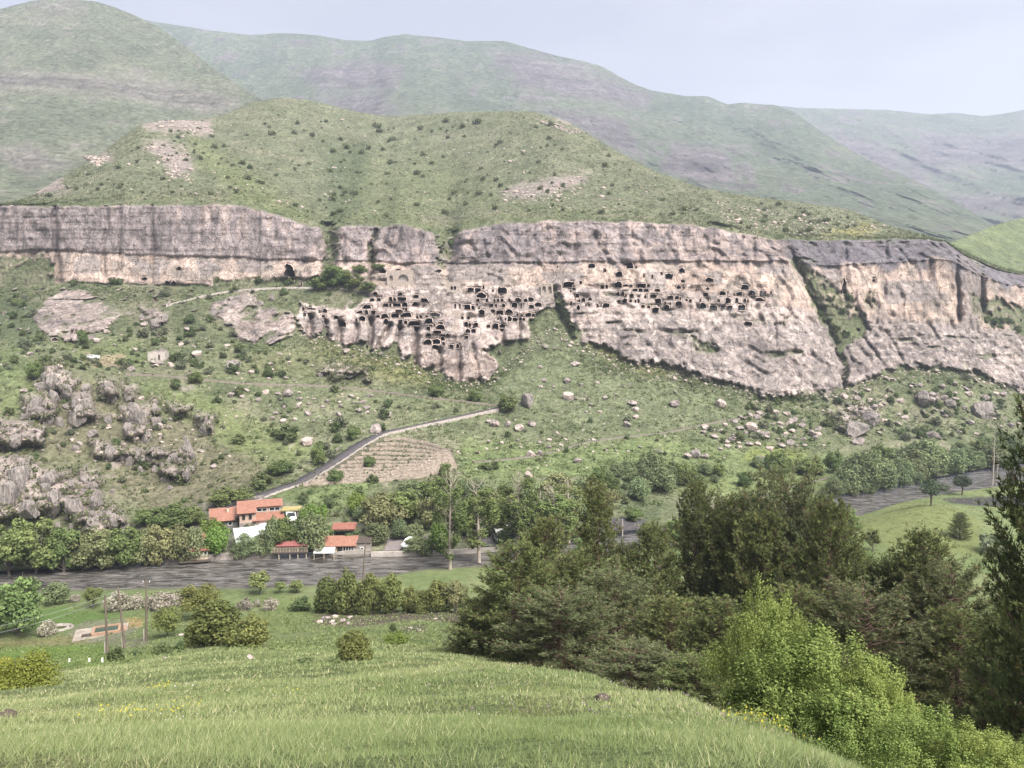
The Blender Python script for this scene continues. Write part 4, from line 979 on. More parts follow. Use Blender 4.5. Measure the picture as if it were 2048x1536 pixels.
sdd = RNG.uniform(3.0, 24, 230); sds = RNG.uniform(-.75, .6, 230)
tufts("seed_heads", [(s * d, d) for s, d in zip(sds, sdd)], 22, .40, .10, [(.33, .32, .16), (.46, .42, .27)], .004)
fl = [(near_hit(u, v, 3) + Vector((0, 0, 0)))[:2] for u, v in ((265, 1450), (300, 1440), (370, 1425), (250, 1440), (310, 1385), (325, 1380), (1505, 1462), (1520, 1468), (1535, 1462), (1500, 1450), (560, 1395))]
tufts("yellow_flowers", fl, 18, .18, .15, [(.62, .55, .05), (.75, .68, .12)], .012)
wf_ = [(s * d, d) for s, d in zip(RNG.uniform(-.7, .6, 60), RNG.uniform(5, 20, 60))]
tufts("white_flowers", wf_, 3, .3, .10, [(.7, .7, .66), (.75, .75, .7)], .004)
tufts("purple_flowers", [(s * d, d) for s, d in zip(RNG.uniform(-.1, .5, 40), RNG.uniform(5, 16, 40))], 7, .3, .15, [(.30, .20, .30), (.38, .28, .36)], .009)
# ================================================================== PLANTS
M_LEAF = leaf_mat("leaves", 0.3, 0.018, 0.22)
M_NEEDLE = leaf_mat("pine_needles", 0.35, 0.012, 0.18)
M_BARK = simple_mat("grey_bark", (.13, .11, .095), var=.4, scale=2.5, bump=.6, stretch=(1, 1, .25))
M_PINEBARK = simple_mat("pine_bark", (.115, .075, .055), var=.45, scale=2.5, bump=.8, stretch=(1, 1, .3))
M_PALEBARK = simple_mat("pale_bark", (.34, .29, .245), var=.3, scale=2.0, bump=.4, stretch=(1, 1, .2))

def rot_to(dirs):
    """orthonormal frames (N,3,3) whose third axis is dirs"""
    d = dirs / (np.linalg.norm(dirs, axis=1)[:, None] + 1e-9)
    up = np.where(np.abs(d[:, 2:3]) < 0.95, np.array([[0, 0, 1.0]]), np.array([[1.0, 0, 0]]))
    a = np.cross(up, d); a /= np.linalg.norm(a, axis=1)[:, None] + 1e-9
    b = np.cross(d, a)
    return a, b, d

def leaf_cards(pos, nrm, size, rng, aspect=0.6):
    """rhombus leaves at pos facing roughly nrm"""
    n_ = len(pos)
    nn = nrm + rng.normal(0, 0.75, (n_, 3))
    a, b, d = rot_to(nn)
    th = rng.uniform(0, 2 * math.pi, n_)[:, None]
    e = a * np.cos(th) + b * np.sin(th); f = -a * np.sin(th) + b * np.cos(th)
    s = size[:, None]
    fold = d * s * 0.22
    v = np.stack([pos - e * s, pos - f * s * aspect + fold, pos + e * s, pos + f * s * aspect + fold], 1)
    return v.reshape(-1, 3)

def crown_points(rng, lobes, n_, shell=0.55):
    """points through ellipsoid lobes [(centre, radii)], thick towards the surface; returns pos, outward"""
    vol = np.array([r[0] * r[1] * r[2] for c, r in lobes]) ** 0.72
    pick = rng.choice(len(lobes), n_, p=vol / vol.sum())
    d = rng.normal(size=(n_, 3)); d /= np.linalg.norm(d, axis=1)[:, None]
    rad = (shell + (1 - shell) * rng.random(n_)) * (1 + 0.18 * gnoise(d * 2.3 + pick[:, None] * 3.1))
    c = np.array([l_[0] for l_ in lobes])[pick]; r = np.array([l_[1] for l_ in lobes])[pick]
    return c + d * r * rad[:, None], d, pick, rad

def deciduous(seed, h=7.0, w=6.0, n_=2400, leaf=0.26, col=(.075, .105, .038), col2=(.12, .155, .055), trunk_h=0.22, lobes_n=9, top=0.0, tall=1.0, dead=0.0, bark=None, trunk=True, low=0.0, leafname="crown", shell=.55, spread=0.0, lobe_k=1.0, shoots=0):
    rng = np.random.default_rng(seed)
    col = np.array(col) * 1.4 + .006; col2 = np.array(col2) * 1.4 + .010
    lobes = []
    ch = h * (1 - trunk_h)
    for k in range(lobes_n):
        t = (k + 0.5) / lobes_n
        zc_ = h * trunk_h + ch * (0.14 + 0.72 * t)
        env = (1 - t ** 2.4) ** .5 * (.72 + .28 * min(1, t * 4)) if low else math.sin(math.pi * min(1, 0.20 + 0.70 * t)) ** 0.8
        rr = w * 0.5 * env
        a = k * 2.39996 + rng.uniform(-.4, .4)
        off = rr * rng.uniform(0.35, 0.68 + spread)
        lr = max(0.16 * w * lobe_k, rr * rng.uniform(0.42, 0.62) * lobe_k)
        lobes.append((np.array([math.cos(a) * off, math.sin(a) * off, zc_]), np.array([lr, lr, min(lr * 0.85 * tall, ch * 0.3)])))
    for k in range(shoots):
        a = rng.uniform(0, 6.283); q = rng.uniform(.2, 1.0); zz = h * (1 - .75 * q * q) * rng.uniform(.8, 1.06)
        lobes.append((np.array([math.cos(a) * w * .5 * q, math.sin(a) * w * .5 * q, zz]), np.array([.055 * w, .055 * w, .13 * h]) * rng.uniform(.7, 1.3)))
    if top: lobes.append((np.array([0, 0, h * 0.9]), np.array([w * .16, w * .16, h * .11])))
    pos, d, pick, rad = crown_points(rng, lobes, n_, shell)
    pos[:, 2] = np.maximum(pos[:, 2], 0.05 + 0.1 * rng.random(n_))
    out = pos - np.array([0, 0, h * 0.5]); out /= np.linalg.norm(out, axis=1)[:, None] + 1e-6
    nr_ = d * 0.6 + out * 0.4 + np.array([0, 0, 0.35])
    v = leaf_cards(pos, nr_, leaf * rng.uniform(0.6, 1.25, n_), rng)
    tcl = np.clip(0.5 + 0.35 * rng.normal(size=n_) + 0.4 * gnoise(pos * 0.9 + seed), 0, 1)
    c = lerp(np.tile(np.array(col), (n_, 1)), np.array(col2), tcl)
    c4 = np.concatenate([np.repeat(c, 4, 0), np.ones((4 * n_, 1))], 1)
    crown = mesh_np(leafname, v, [np.arange(4 * n_).reshape(-1, 4)], c4, mats=[M_LEAF])
    if not trunk: return crown, None
    mb = MB()
    tr = max(0.07, 0.022 * h)
    lean = rng.uniform(-0.04, 0.04, 2) * h
    th_ = h * 0.75
    mb.tube([(0, 0, -0.4), (lean[0] * .3, lean[1] * .3, h * trunk_h), (lean[0], lean[1], th_)], [tr * 1.25, tr, tr * 0.25], 6)
    for c_, r_ in lobes[:: max(1, lobes_n // 8)]:
        z0 = h * trunk_h * rng.uniform(0.55, 1.25)
        p0 = Vector((lean[0] * .3, lean[1] * .3, z0)); p2 = Vector(c_.tolist()); p1 = p0.lerp(p2, .5) + Vector((0, 0, -0.06 * h))
        mb.tube([p0, p1, p2, p2 + (p2 - p1) * .4], [tr * .6, tr * .4, tr * .2, .015], 5)
    return crown, mb.mesh("trunk", bark or M_BARK)

def poplar(seed, h=20.0, w=4.2, n_=4200, dead=0.2):
    rng = np.random.default_rng(seed)
    mb = MB(); lobes = []
    bend = rng.uniform(-1, 1, 2) * 0.03 * h
    def axis(t): return np.array([bend[0] * t * t * 1.6, bend[1] * t * t, h * t])
    mb.tube([tuple(axis(t) - (np.array([0, 0, .5]) if t == 0 else 0)) for t in (0, .2, .4, .6, .8, 1)], [.30, .24, .19, .14, .08, .02], 7)
    for k in range(46):
        t = rng.uniform(0.06, 0.97); a = rng.uniform(0, 6.28)
        L = w * 0.5 * rng.uniform(.5, 1.1) * (0.5 + 0.7 * math.sin(math.pi * min(1, t * 1.05)))
        p0 = axis(t); p2 = p0 + np.array([math.cos(a) * L, math.sin(a) * L, L * rng.uniform(1.0, 1.9)])
        p1 = (p0 + p2) / 2 + np.array([math.cos(a), math.sin(a), -0.3]) * L * .12
        mb.tube([tuple(p0), tuple(p1), tuple(p2)], [.06, .04, .012], 4)
        for q in range(3):
            p3 = p1 + (p2 - p1) * rng.uniform(0, 1); p4 = p3 + np.array([rng.normal() * .35, rng.normal() * .35, rng.uniform(.5, 1.3)])
            mb.tube([tuple(p3), tuple(p4)], [.025, .008], 3)
        if t < 1 - dead and rng.random() < .85:
            lobes.append(((p1 + p2) / 2, np.array([L * .5, L * .5, L * .75])))
    pos, d, pick, rad = crown_points(rng, lobes, n_, .35)
    v = leaf_cards(pos, d + np.array([0, 0, .4]), .24 * rng.uniform(.6, 1.2, n_), rng)
    c = lerp(np.tile(rgb(.12, .155, .055), (n_, 1)), rgb(.20, .235, .09), rng.random(n_))
    crown = mesh_np("crown", v, [np.arange(4 * n_).reshape(-1, 4)], np.concatenate([np.repeat(c, 4, 0), np.ones((4 * n_, 1))], 1), mats=[M_LEAF])
    return crown, mb.mesh("trunk", M_PALEBARK)

def pine(seed, h=13.0, r=3.4, base=0.16, top_round=0.3, needles=9, dens=1.6, fork=False, col=(.062, .082, .030), col2=(.145, .168, .060), dead_in=.3, whorl=0.50):
    """Pine: bent trunk, whorls of limbs that turn up at the tip, twigs, and a brush of needles on every twig."""
    rng = np.random.default_rng(seed)
    mb = MB()
    bx, by = rng.uniform(-.35, .35, 2)
    ax = lambda t: np.array([bx * math.sin(t * 2.4), by * math.sin(t * 3.1), h * t])
    mb.tube([tuple(ax(t) - (np.array([0, 0, .6]) if t == 0 else 0)) for t in np.linspace(0, 1, 9)], [h * .0155 * (1 - t) ** .8 + .015 for t in np.linspace(0, 1, 9)], 7)
    col = np.array(col) * 1.3 + .008; col2 = np.array(col2) * 1.45 + .010
    T_pos, T_dir, T_c = [], [], []
    z = base * h
    while z < h * 0.985:
        t = z / h
        u_ = (t - base) / (1 - base)
        shape = (1 - u_) ** (0.72 - 0.35 * top_round) * (0.55 + 0.45 * min(1, u_ * 5 + .2)) + 0.05
        nb = int(rng.integers(4, 7))
        a0 = rng.uniform(0, 6.28)
        for k in range(nb):
            a = a0 + k * 6.283 / nb + rng.normal() * .25
            L = r * shape * rng.uniform(.62, 1.15)
            if L < .25: L = .25
            el = math.radians(-8 + 48 * u_ + rng.normal() * 9)
            p0 = ax(t)
            hd = np.array([math.cos(a), math.sin(a), 0])
            npt = 5; pts = []
            for q in range(npt):
                s = q / (npt - 1)
                pts.append(p0 + hd * L * s + np.array([0, 0, L * (math.tan(el) * s * .8 + .30 * s * s - .10 * math.sin(s * 3.1))]) + rng.normal(0, .03 * L, 3) * (0 < q))
            mb.tube([tuple(p) for p in pts], [max(.012, .018 * L * (1 - .8 * q / 4)) for q in range(npt)], 4, cap=False)
            ntw = max(3, int(L * 4.6 * dens))
            for w_ in range(ntw):
                s = 0.28 + 0.72 * (w_ + rng.random()) / ntw
                i_ = min(int(s * (npt - 1)), npt - 2); fr__ = s * (npt - 1) - i_
                b0 = pts[i_] + (pts[i_ + 1] - pts[i_]) * fr__
                side = np.array([-hd[1], hd[0], 0]) * (1 if w_ % 2 else -1)
                td = hd * rng.uniform(.35, 1) + side * rng.uniform(.3, 1.1) * (1.1 - .5 * s) + np.array([0, 0, rng.uniform(.1, .8)])
                td /= np.linalg.norm(td)
                tl = rng.uniform(.3, .75) * (.55 + .35 * L / r) * (1.2 - .4 * s)
                b1 = b0 + td * tl
                mb.tube([tuple(b0), tuple(b1)], [.014, .008], 3, cap=False)
                if s < .42 and rng.random() < dead_in: continue
                for q in range(2 + (rng.random() < .6)):
                    ps = b0 + td * tl * (1 - .42 * q) + rng.normal(0, .11, 3) * np.array([1, 1, 1.6])
                    d_ = td + np.array([0, 0, .45]) + rng.normal(0, .35, 3)
                    T_pos.append(ps); T_dir.append(d_); T_c.append(np.clip(rng.normal(.45, .28) + (.25 if q == 0 else -.15), 0, 1))
        z += whorl * rng.uniform(.75, 1.25) * (1 - .35 * u_)
    T_pos = np.array(T_pos); T_dir = np.array(T_dir); T_c = np.array(T_c); m_ = len(T_pos)
    nb = needles
    a, b, d = rot_to(T_dir)
    a, b, d = [np.repeat(x, nb, 0) for x in (a, b, d)]
    th = rng.uniform(0, 6.283, m_ * nb)[:, None]; sp = rng.uniform(.35, 1.25, m_ * nb)[:, None]
    nd = d + (a * np.cos(th) + b * np.sin(th)) * sp; nd /= np.linalg.norm(nd, axis=1)[:, None]
    base_ = np.repeat(T_pos, nb, 0) - d * rng.uniform(0, .16, m_ * nb)[:, None]
    ln = rng.uniform(.16, .29, m_ * nb)[:, None]
    sd = np.cross(nd, rng.normal(size=nd.shape)); sd /= np.linalg.norm(sd, axis=1)[:, None] + 1e-9
    wd = .026
    v = np.stack([base_ - sd * wd, base_ + sd * wd, base_ + nd * ln], 1).reshape(-1, 3)
    c = lerp(np.tile(np.array(col), (m_, 1)), np.array(col2), T_c)
    brown = rng.random(m_) < .06
    c = lerp(c, rgb(.115, .075, .035), brown * .7)
    c = np.repeat(c, nb, 0) * rng.uniform(.8, 1.2, (m_ * nb, 1))
    crown = mesh_np("crown", v, [np.arange(len(v)).reshape(-1, 3)], np.concatenate([np.repeat(c, 3, 0), np.ones((len(v), 1))], 1), mats=[M_NEEDLE])
    return crown, mb.mesh("trunk", M_PINEBARK)

class Kind:
    """A kind of plant: some mesh variants of known height; put() adds one plant."""
    def __init__(s, name, variants, h, w, cat, wide=True):
        s.name, s.v, s.h, s.w, s.cat, s.wide, s.i = name, variants, h, w, cat, wide, 0
    def put(s, loc, h, w=None, label=None, group=None, rz=None, var=None, tilt=0.0):
        i = s.i if var is None else var; s.i += 1
        crown, trunk = s.v[i % len(s.v)]
        k = h / s.h; kw = k if w is None else w / s.w
        if trunk is None:
            o = link(s.name, crown, None, loc, (tilt, 0, random.uniform(0, 6.28) if rz is None else rz), (kw, kw, k))
        else:
            o = link(s.name, None, None, loc, (tilt, 0, random.uniform(0, 6.28) if rz is None else rz), (kw, kw, k))
            link("trunk", trunk, o); link("crown", crown, o)
        tag(o, label, s.cat, group)
        return o
G_ = dict(col=(.070, .098, .036), col2=(.125, .158, .055))
K_BROAD = Kind("leafy_tree", [deciduous(201 + k, 8, 7, 3000, .27, trunk_h=.08, lobes_n=11, spread=.2, lobe_k=.9, **G_) for k in range(3)], 8, 7, "tree")
K_OLIVE = Kind("olive_green_tree", [deciduous(211 + k, 8, 7, 2600, .26, trunk_h=.08, lobes_n=10, spread=.2, lobe_k=.9, col=(.10, .108, .05), col2=(.175, .18, .085)) for k in range(2)], 8, 7, "tree")
K_WILLOW = Kind("willow", [deciduous(221 + k, 6, 6, 2600, .22, trunk_h=.08, lobes_n=11, col=(.088, .112, .055), col2=(.15, .178, .088), low=.12) for k in range(4)], 6, 6, "willow")
K_BRIGHT = Kind("walnut_tree", [deciduous(231 + k, 6, 6.5, 2400, .26, trunk_h=.15, lobes_n=9, col=(.085, .135, .03), col2=(.14, .20, .05)) for k in range(2)], 6, 6.5, "tree")
K_SMALL = Kind("young_tree", [deciduous(241 + k, 4.5, 3.6, 1500, .19, trunk_h=.3, lobes_n=7, col=(.105, .125, .048), col2=(.17, .19, .07), shell=.3) for k in range(3)], 4.5, 3.6, "tree")
K_SHRUB = Kind("shrub", [deciduous(251 + k, 2.6, 3.2, 620, .21, trunk_h=.02, lobes_n=6, col=(.055, .075, .032), col2=(.10, .125, .05), low=.25, trunk=False, leafname="shrub") for k in range(4)], 2.6, 3.2, "shrub")
K_GREYSHRUB = Kind("grey_green_shrub", [deciduous(261 + k, 2.4, 3.0, 560, .20, trunk_h=.02, lobes_n=6, col=(.085, .095, .06), col2=(.13, .14, .085), low=.25, trunk=False, leafname="grey_green_shrub") for k in range(3)], 2.4, 3.0, "shrub")
K_HEDGE = Kind("tall_bush", [deciduous(271 + k, 5, 4.4, 3600, .17, trunk_h=.03, lobes_n=10, col=(.072, .088, .028), col2=(.135, .15, .05), low=.2, tall=1.3) for k in range(3)], 5, 4.4, "bush")
K_BLOSSOM = Kind("blossoming_shrub", [deciduous(281 + k, 2.6, 3.6, 1500, .15, trunk_h=.02, lobes_n=7, col=(.13, .125, .08), col2=(.30, .27, .235), low=.25, trunk=False, leafname="blossoming_shrub") for k in range(2)], 2.6, 3.6, "shrub")
K_ORCHARD = Kind("orchard_tree", [deciduous(291 + k, 5, 5.4, 3200, .15, trunk_h=.26, lobes_n=8, col=(.10, .115, .035), col2=(.17, .18, .06), shell=.3) for k in range(2)], 5, 5.4, "tree")
K_POPLAR = Kind("poplar", [poplar(301 + k) for k in range(3)], 20, 4.2, "poplar")
K_TINY = Kind("hill_shrub", [deciduous(311 + k, 1.8, 3.0, 170, .26, trunk_h=.02, lobes_n=5, col=(.06, .075, .035), col2=(.095, .11, .05), low=.25, trunk=False, leafname="hill_shrub") for k in range(3)], 1.8, 3.0, "shrub")
K_PINE = Kind("pine_tree", [pine(401, 13, 3.7, .07, top_round=.5), pine(402, 13, 4.0, .05), pine(403, 13, 4.3, .14, top_round=.95, dead_in=.55, col2=(.15, .165, .085)), pine(404, 13, 3.4, .06, top_round=.4, col=(.055, .072, .028))], 13, 7.2, "pine")
K_SPIRE = Kind("pine_tree", [pine(411, 15, 2.6, .10, whorl=.5)], 15, 5.2, "pine")
K_FARPINE = Kind("umbrella_pine", [deciduous(421, 7, 6.5, 1500, .24, trunk_h=.45, lobes_n=8, col=(.035, .05, .028), col2=(.06, .078, .04), bark=M_PINEBARK, low=.05)], 7, 6.5, "pine")

def far_h(u, v, px):      # metres for a height of px photo pixels at the far ground
    return px * surfD(u, v) / F

# ------------------------------------------------------------------ landmarks, to word labels with
MARKS = [(108, 480, "the cliff's wide dark fissure"), (240, 470, "the cliff's thin vertical cracks"), (578, 545, "the tall arched cave"), (480, 560, "the grassy foot of the western cliff"), (660, 550, "the wooded cliff gully"), (805, 555, "the ruined church front"), (1095, 590, "the twin-arched bell porch"), (1110, 650, "the green cleft splitting the cave rock"), (905, 640, "the carved rock stairway"), (900, 740, "the reddish foot of the cave rock"), (1260, 535, "the highest big square cave"), (1497, 650, "the lone oval cave"), (1600, 560, "the overgrown ravine"), (1690, 770, "the long dark crack of the right cliff"), (1850, 600, "the pale smooth cliff block"), (2010, 590, "the small pale end cliff"),
 (150, 640, "the crag with square caves"), (316, 715, "the stone hut"), (210, 722, "the yellow earth bank"), (540, 650, "the bare pinkish crag"), (720, 750, "the low white rock scar"), (450, 766, "the upper footpath"), (650, 770, "the middle of the upper footpath"), (870, 790, "the path below the cave rock"), (1050, 795, "the tall pointed boulder"), (1010, 805, "the road-bend tree"), (820, 855, "the upper stretch of the road"), (720, 895, "the curve of the road"), (610, 965, "the lower stretch of the road"), (800, 925, "the terraced field"), (905, 930, "the far end of the terraced field"), (120, 765, "the top of the rocky spur"), (270, 845, "the largest crag of the rocky spur"), (400, 850, "the pale spur boulders"), (100, 1000, "the pale cliff of the rocky spur"), (350, 940, "the dry bare side of the spur"), (70, 820, "the dark knoll of the spur"), (450, 1035, "the house with the chimney"), (530, 1025, "the two-level house"), (500, 1078, "the white sheet roof"), (688, 1048, "the small tiled shelter"), (680, 1090, "the long riverside house"), (585, 1105, "the riverside pavilion"), (810, 1090, "the gravel yard"), (1000, 1072, "the parked white minibus"), (1250, 1040, "the asphalt parking lot"), (1070, 905, "the pair of split boulders"), (1150, 890, "the lower track"), (1380, 845, "the upper end of the lower track"), (1520, 918, "the big split pale boulder"), (1400, 908, "the grey boulder pile"), (1500, 852, "the square pink boulder"), (1700, 845, "the big pyramid-shaped rock"), (1860, 800, "the white-streaked ledge"), (1980, 780, "the scree foot of the end cliff"), (1450, 985, "the bright riverside meadow"), (1720, 1010, "the bend of the river"), (1840, 960, "the willow island in the river"), (1960, 945, "the upstream reach of the river"), (1330, 800, "the smooth green slope"), (1180, 740, "the yellowish grass fan"),
 (560, 210, "the rounded hilltop"), (780, 240, "the saddle of the hill"), (1000, 225, "the flat hilltop"), (1140, 250, "the rocky hilltop shoulder"), (700, 380, "the dark gully of the hill"), (330, 250, "the stone-strewn hill shoulder"), (340, 330, "the grey rock patch on the hill"), (200, 330, "the notch behind the hill"), (520, 370, "the bright rib of the hill"), (900, 330, "the broad middle of the hill"), (1080, 390, "the stony patch of the hill"), (1280, 420, "the hill's contour paths"), (1400, 400, "the descending ridge of the hill"), (1550, 420, "the eastern slope of the hill"), (1700, 450, "the yellow flower patch"), (850, 420, "the middle cliff edge"), (300, 390, "the western cliff edge")]
MARKS_A = np.array([(a, b) for a, b, c in MARKS], float)
USED = {}
def place_words(u, v):
    d = np.hypot((MARKS_A[:, 0] - u) * 0.8, MARKS_A[:, 1] - v); k = int(np.argmin(d)); a, b, nm = MARKS[k]
    dx, dy = u - a, v - b
    if d[k] < 14: rel = "beside"
    elif abs(dy) > abs(dx) * 0.75: rel = "below" if dy > 0 else "above"
    else: rel = "to the right of" if dx > 0 else "to the left of"
    dist = "" if d[k] < 45 else "well "
    if rel == "beside": dist = ""
    return f"{dist}{rel} {nm}"
def auto_label(desc, u, v):
    d = np.hypot((MARKS_A[:, 0] - u) * 0.8, MARKS_A[:, 1] - v); o = np.argsort(d)
    cand = [f"{desc} {place_words(u, v)}"]
    for a, b in ((0, 1), (0, 2), (1, 2), (0, 3), (1, 3), (2, 3), (0, 4), (1, 4), (0, 5), (2, 4)):
        cand.append(f"{desc} between {MARKS[o[a]][2]} and {MARKS[o[b]][2]}")
    cand = [c for c in cand if len(c.split()) <= 16] or [cand[0]]
    for c in cand:
        if c not in USED:
            USED[c] = 1; return c
    return cand[0]

def scatter(polys, n_, mind, rng, tries=40):
    out = []
    for poly in polys if isinstance(polys[0][0], (list, tuple)) else [polys]:
        xs = [p[0] for p in poly]; ys = [p[1] for p in poly]; got = 0
        for _ in range(n_ * tries):
            if got >= n_: break
            u, v = rng.uniform(min(xs), max(xs)), rng.uniform(min(ys), max(ys))
            if poly_sdf(np.array([u]), np.array([v]), poly)[0] < 0: continue
            if any(abs(u - a) < mind and abs(v - b) < mind * .55 for a, b in out): continue
            out.append((u, v)); got += 1
    return out
rs = np.random.default_rng(77)
ROADS = [[(430, 1030), (480, 1010), (540, 985), (600, 966), (660, 930), (720, 890), (760, 868), (820, 855), (900, 838), (995, 817)], [(1000, 812), (950, 806), (850, 795), (750, 782), (650, 772), (500, 768), (400, 760), (330, 752), (250, 748)]]
KEEP_OUT = [[(600, 972), (660, 932), (740, 886), (800, 880), (905, 908), (914, 935), (850, 956), (640, 970)], [(400, 1010), (600, 1005), (620, 1050), (600, 1110), (420, 1070)], [(640, 1085), (760, 1080), (900, 1085), (900, 1115), (640, 1115)], [(1190, 1032), (1300, 1030), (1300, 1075), (1190, 1075)]]
def free_spot(u, v, road=9):
    for r_ in ROADS:
        if line_dist(np.array([u]), np.array([v]), r_)[0] < road: return False
    for k in KEEP_OUT:
        if poly_sdf(np.array([u]), np.array([v]), k)[0] > 0: return False
    return True
DESC = {"shrub": ["dark green shrub", "round dense shrub", "low dark shrub", "deep green bush"], "grey": ["grey-green shrub", "pale wiry shrub", "dull grey bush"]}
def rock_at(u, v):
    i = int(np.clip(np.searchsorted(U, u), 0, NU - 1)); j = int(np.argmin(np.abs(VV[:MAXROW, i] - v)))
    return ROCK[j, i]
def far_plants(polys, n_, mind, kinds, hpx, group, desc=None):
    for u, v in scatter(polys, n_, mind, rs):
        if not free_spot(u, v) or rock_at(u, v) > .6: continue
        K, words_ = kinds[rs.integers(len(kinds))]
        if fbm(np.array([[u * .022, v * .04, 3.3]]), 3, 210)[0] + .55 * rs.random() < .12: continue
        px = hpx[0] * .8 + (hpx[1] * 1.15 - hpx[0] * .8) * rs.random() ** 1.8
        size = "small " if px < hpx[0] + .3 * (hpx[1] - hpx[0]) else ("large " if px > hpx[0] + .75 * (hpx[1] - hpx[0]) else "")
        h = far_h(u, v, px)
        K.put(at(u, v) - Vector((0, 0, .15)), h, h * K.w / K.h * rs.uniform(.85, 1.25), auto_label(size + words_, u, v), group)

SH = [(K_SHRUB, "dark green shrub"), (K_SHRUB, "round dense shrub"), (K_GREYSHRUB, "grey-green shrub")]
far_plants([[(-10, 590), (70, 590), (100, 700), (170, 690), (260, 640), (420, 640), (520, 700), (640, 720), (620, 765), (250, 745), (-10, 740)]], 210, 10, SH, (8, 20), "shrubs on the stony slope below the cliff")
far_plants([[(330, 775), (700, 780), (830, 800), (980, 812), (850, 842), (740, 870), (640, 930), (560, 950), (480, 900), (380, 830)]], 80, 15, SH, (9, 24), "shrubs on the grassy slope above the road")
far_plants([[(-10, 770), (200, 760), (420, 850), (480, 960), (360, 1040), (230, 980), (-10, 900)]], 110, 12, SH, (6, 15), "shrubs on the rocky spur")
far_plants([[(1530, 800), (1720, 790), (1800, 745), (1960, 755), (2060, 800), (2060, 880), (1900, 880), (1600, 890), (1440, 900), (1400, 860)]], 190, 11, SH, (7, 18), "shrubs on the bouldery slope right of the caves")
far_plants([[(1050, 830), (1300, 820), (1420, 850), (1420, 900), (1150, 930), (940, 900)]], 22, 26, SH, (7, 13), "shrubs on the smooth green slope")
far_plants([[(1600, 540), (1650, 580), (1700, 640), (1690, 680), (1640, 640), (1600, 570)], [(640, 460), (675, 460), (680, 560), (720, 595), (640, 595)], [(878, 470), (912, 472), (895, 545), (878, 540)], [(1690, 590), (1760, 590), (1760, 630), (1700, 630)], [(1940, 640), (2040, 650), (2040, 668), (1960, 655)]], 15, 10, [(K_SHRUB, "dark green bush")], (8, 15), "bushes in the cliff gullies")
far_plants([[(110, 545), (200, 545), (330, 552), (430, 545), (560, 540), (600, 590), (400, 600), (120, 590)]], 50, 11, SH, (6, 15), "shrubs along the foot of the western cliff")
for u, v, w, h in ((668, 575, 70, 50), (705, 580, 50, 40), (640, 580, 40, 30), (735, 585, 40, 26), (720, 545, 34, 18), (755, 540, 30, 16)):
    K_BROAD.put(at(u, v) - Vector((0, 0, .4)), far_h(u, v, h), far_h(u, v, w), auto_label("bushy dark tree", u, v), "trees in the gully beside the tall cave")
# dark dots of shrubs on the hill above the cliff
HILLP = [[(440, 260), (560, 210), (700, 240), (800, 245), (1060, 232), (1150, 270), (1290, 350), (1420, 410), (1420, 432), (1100, 425), (780, 440), (640, 440), (520, 400), (400, 390), (250, 390), (60, 400), (220, 320), (320, 260)]]
for u, v in scatter(HILLP, 300, 8, rs) + scatter([[(1430, 400), (1600, 412), (1780, 455), (1600, 470), (1480, 455)]], 42, 10, rs) + scatter([[(650, 300), (730, 300), (720, 400), (690, 450), (650, 440)]], 30, 9, rs):
    if fbm(np.array([[u * .016, v * .03, 7.7]]), 3, 211)[0] + .6 * rs.random() < .08: continue
    h = far_h(u, v, 3.2 + 8 * rs.random() ** 2)
    K_TINY.put(at(u, v) - Vector((0, 0, .1)), h, h * 1.7 * rs.uniform(.8, 1.3), auto_label("dark low hill shrub", u, v), "dark shrubs dotted over the hill")

# thickets of the far bank
TH = [(K_WILLOW, "round grey-green willow"), (K_WILLOW, "bushy willow"), (K_BROAD, "dark leafy tree"), (K_OLIVE, "olive-green tree")]
def thicket(polys, n_, mind, kinds, hpx, group):
    for u, v in sorted(scatter(polys, n_, mind, rs), key=lambda p: p[1]):
        if not free_spot(u, v, 7): continue
        K, words_ = kinds[rs.integers(len(kinds))]
        px = hpx[0] * .65 + (hpx[1] * 1.15 - hpx[0] * .65) * rs.random() ** 1.4; h = far_h(u, v, px)
        size = "small " if px < hpx[0] + .25 * (hpx[1] - hpx[0]) else ("tall " if px > hpx[0] + .75 * (hpx[1] - hpx[0]) else "")
        K.put(at(u, v) - Vector((0, 0, .2)), h, h * K.w / K.h * rs.uniform(.9, 1.3), auto_label(size + words_, u, v), group)
thicket([[(790, 1060), (760, 1030), (850, 985), (930, 985), (1040, 1010), (1180, 1010), (1230, 1060), (1190, 1085), (1100, 1095), (950, 1085), (905, 1070)]], 62, 22, TH, (38, 66), "trees of the far bank thicket")
thicket([[(1190, 975), (1230, 945), (1320, 950), (1400, 940), (1440, 950), (1440, 965), (1320, 990), (1270, 1010), (1210, 1005)]], 30, 20, TH[:3], (26, 50), "willows beside the riverside meadow")
thicket([[(1500, 935), (1600, 935), (1720, 940), (1830, 920), (2000, 905), (2070, 900), (2070, 912), (1960, 930), (1860, 938), (1700, 952), (1560, 948)]], 50, 18, TH[:3], (26, 46), "trees along the far edge of the meadow")
thicket([[(1660, 985), (1700, 968), (1780, 960), (1820, 950), (1860, 945), (1870, 958), (1800, 982), (1740, 990), (1680, 998)]], 44, 13, TH[:2], (44, 74), "willows leaning over the river bend")
thicket([[(1890, 935), (1960, 925), (2060, 905), (2060, 922), (1950, 944), (1900, 952)]], 26, 13, TH[:2], (34, 56), "willows along the upstream reach")
thicket([[(560, 985), (700, 990), (760, 985), (760, 1020), (720, 1040), (640, 1030)]], 9, 30, [(K_SHRUB, "dark shrub"), (K_WILLOW, "low willow bush")], (18, 30), "bushes on the green bank above the shelter")
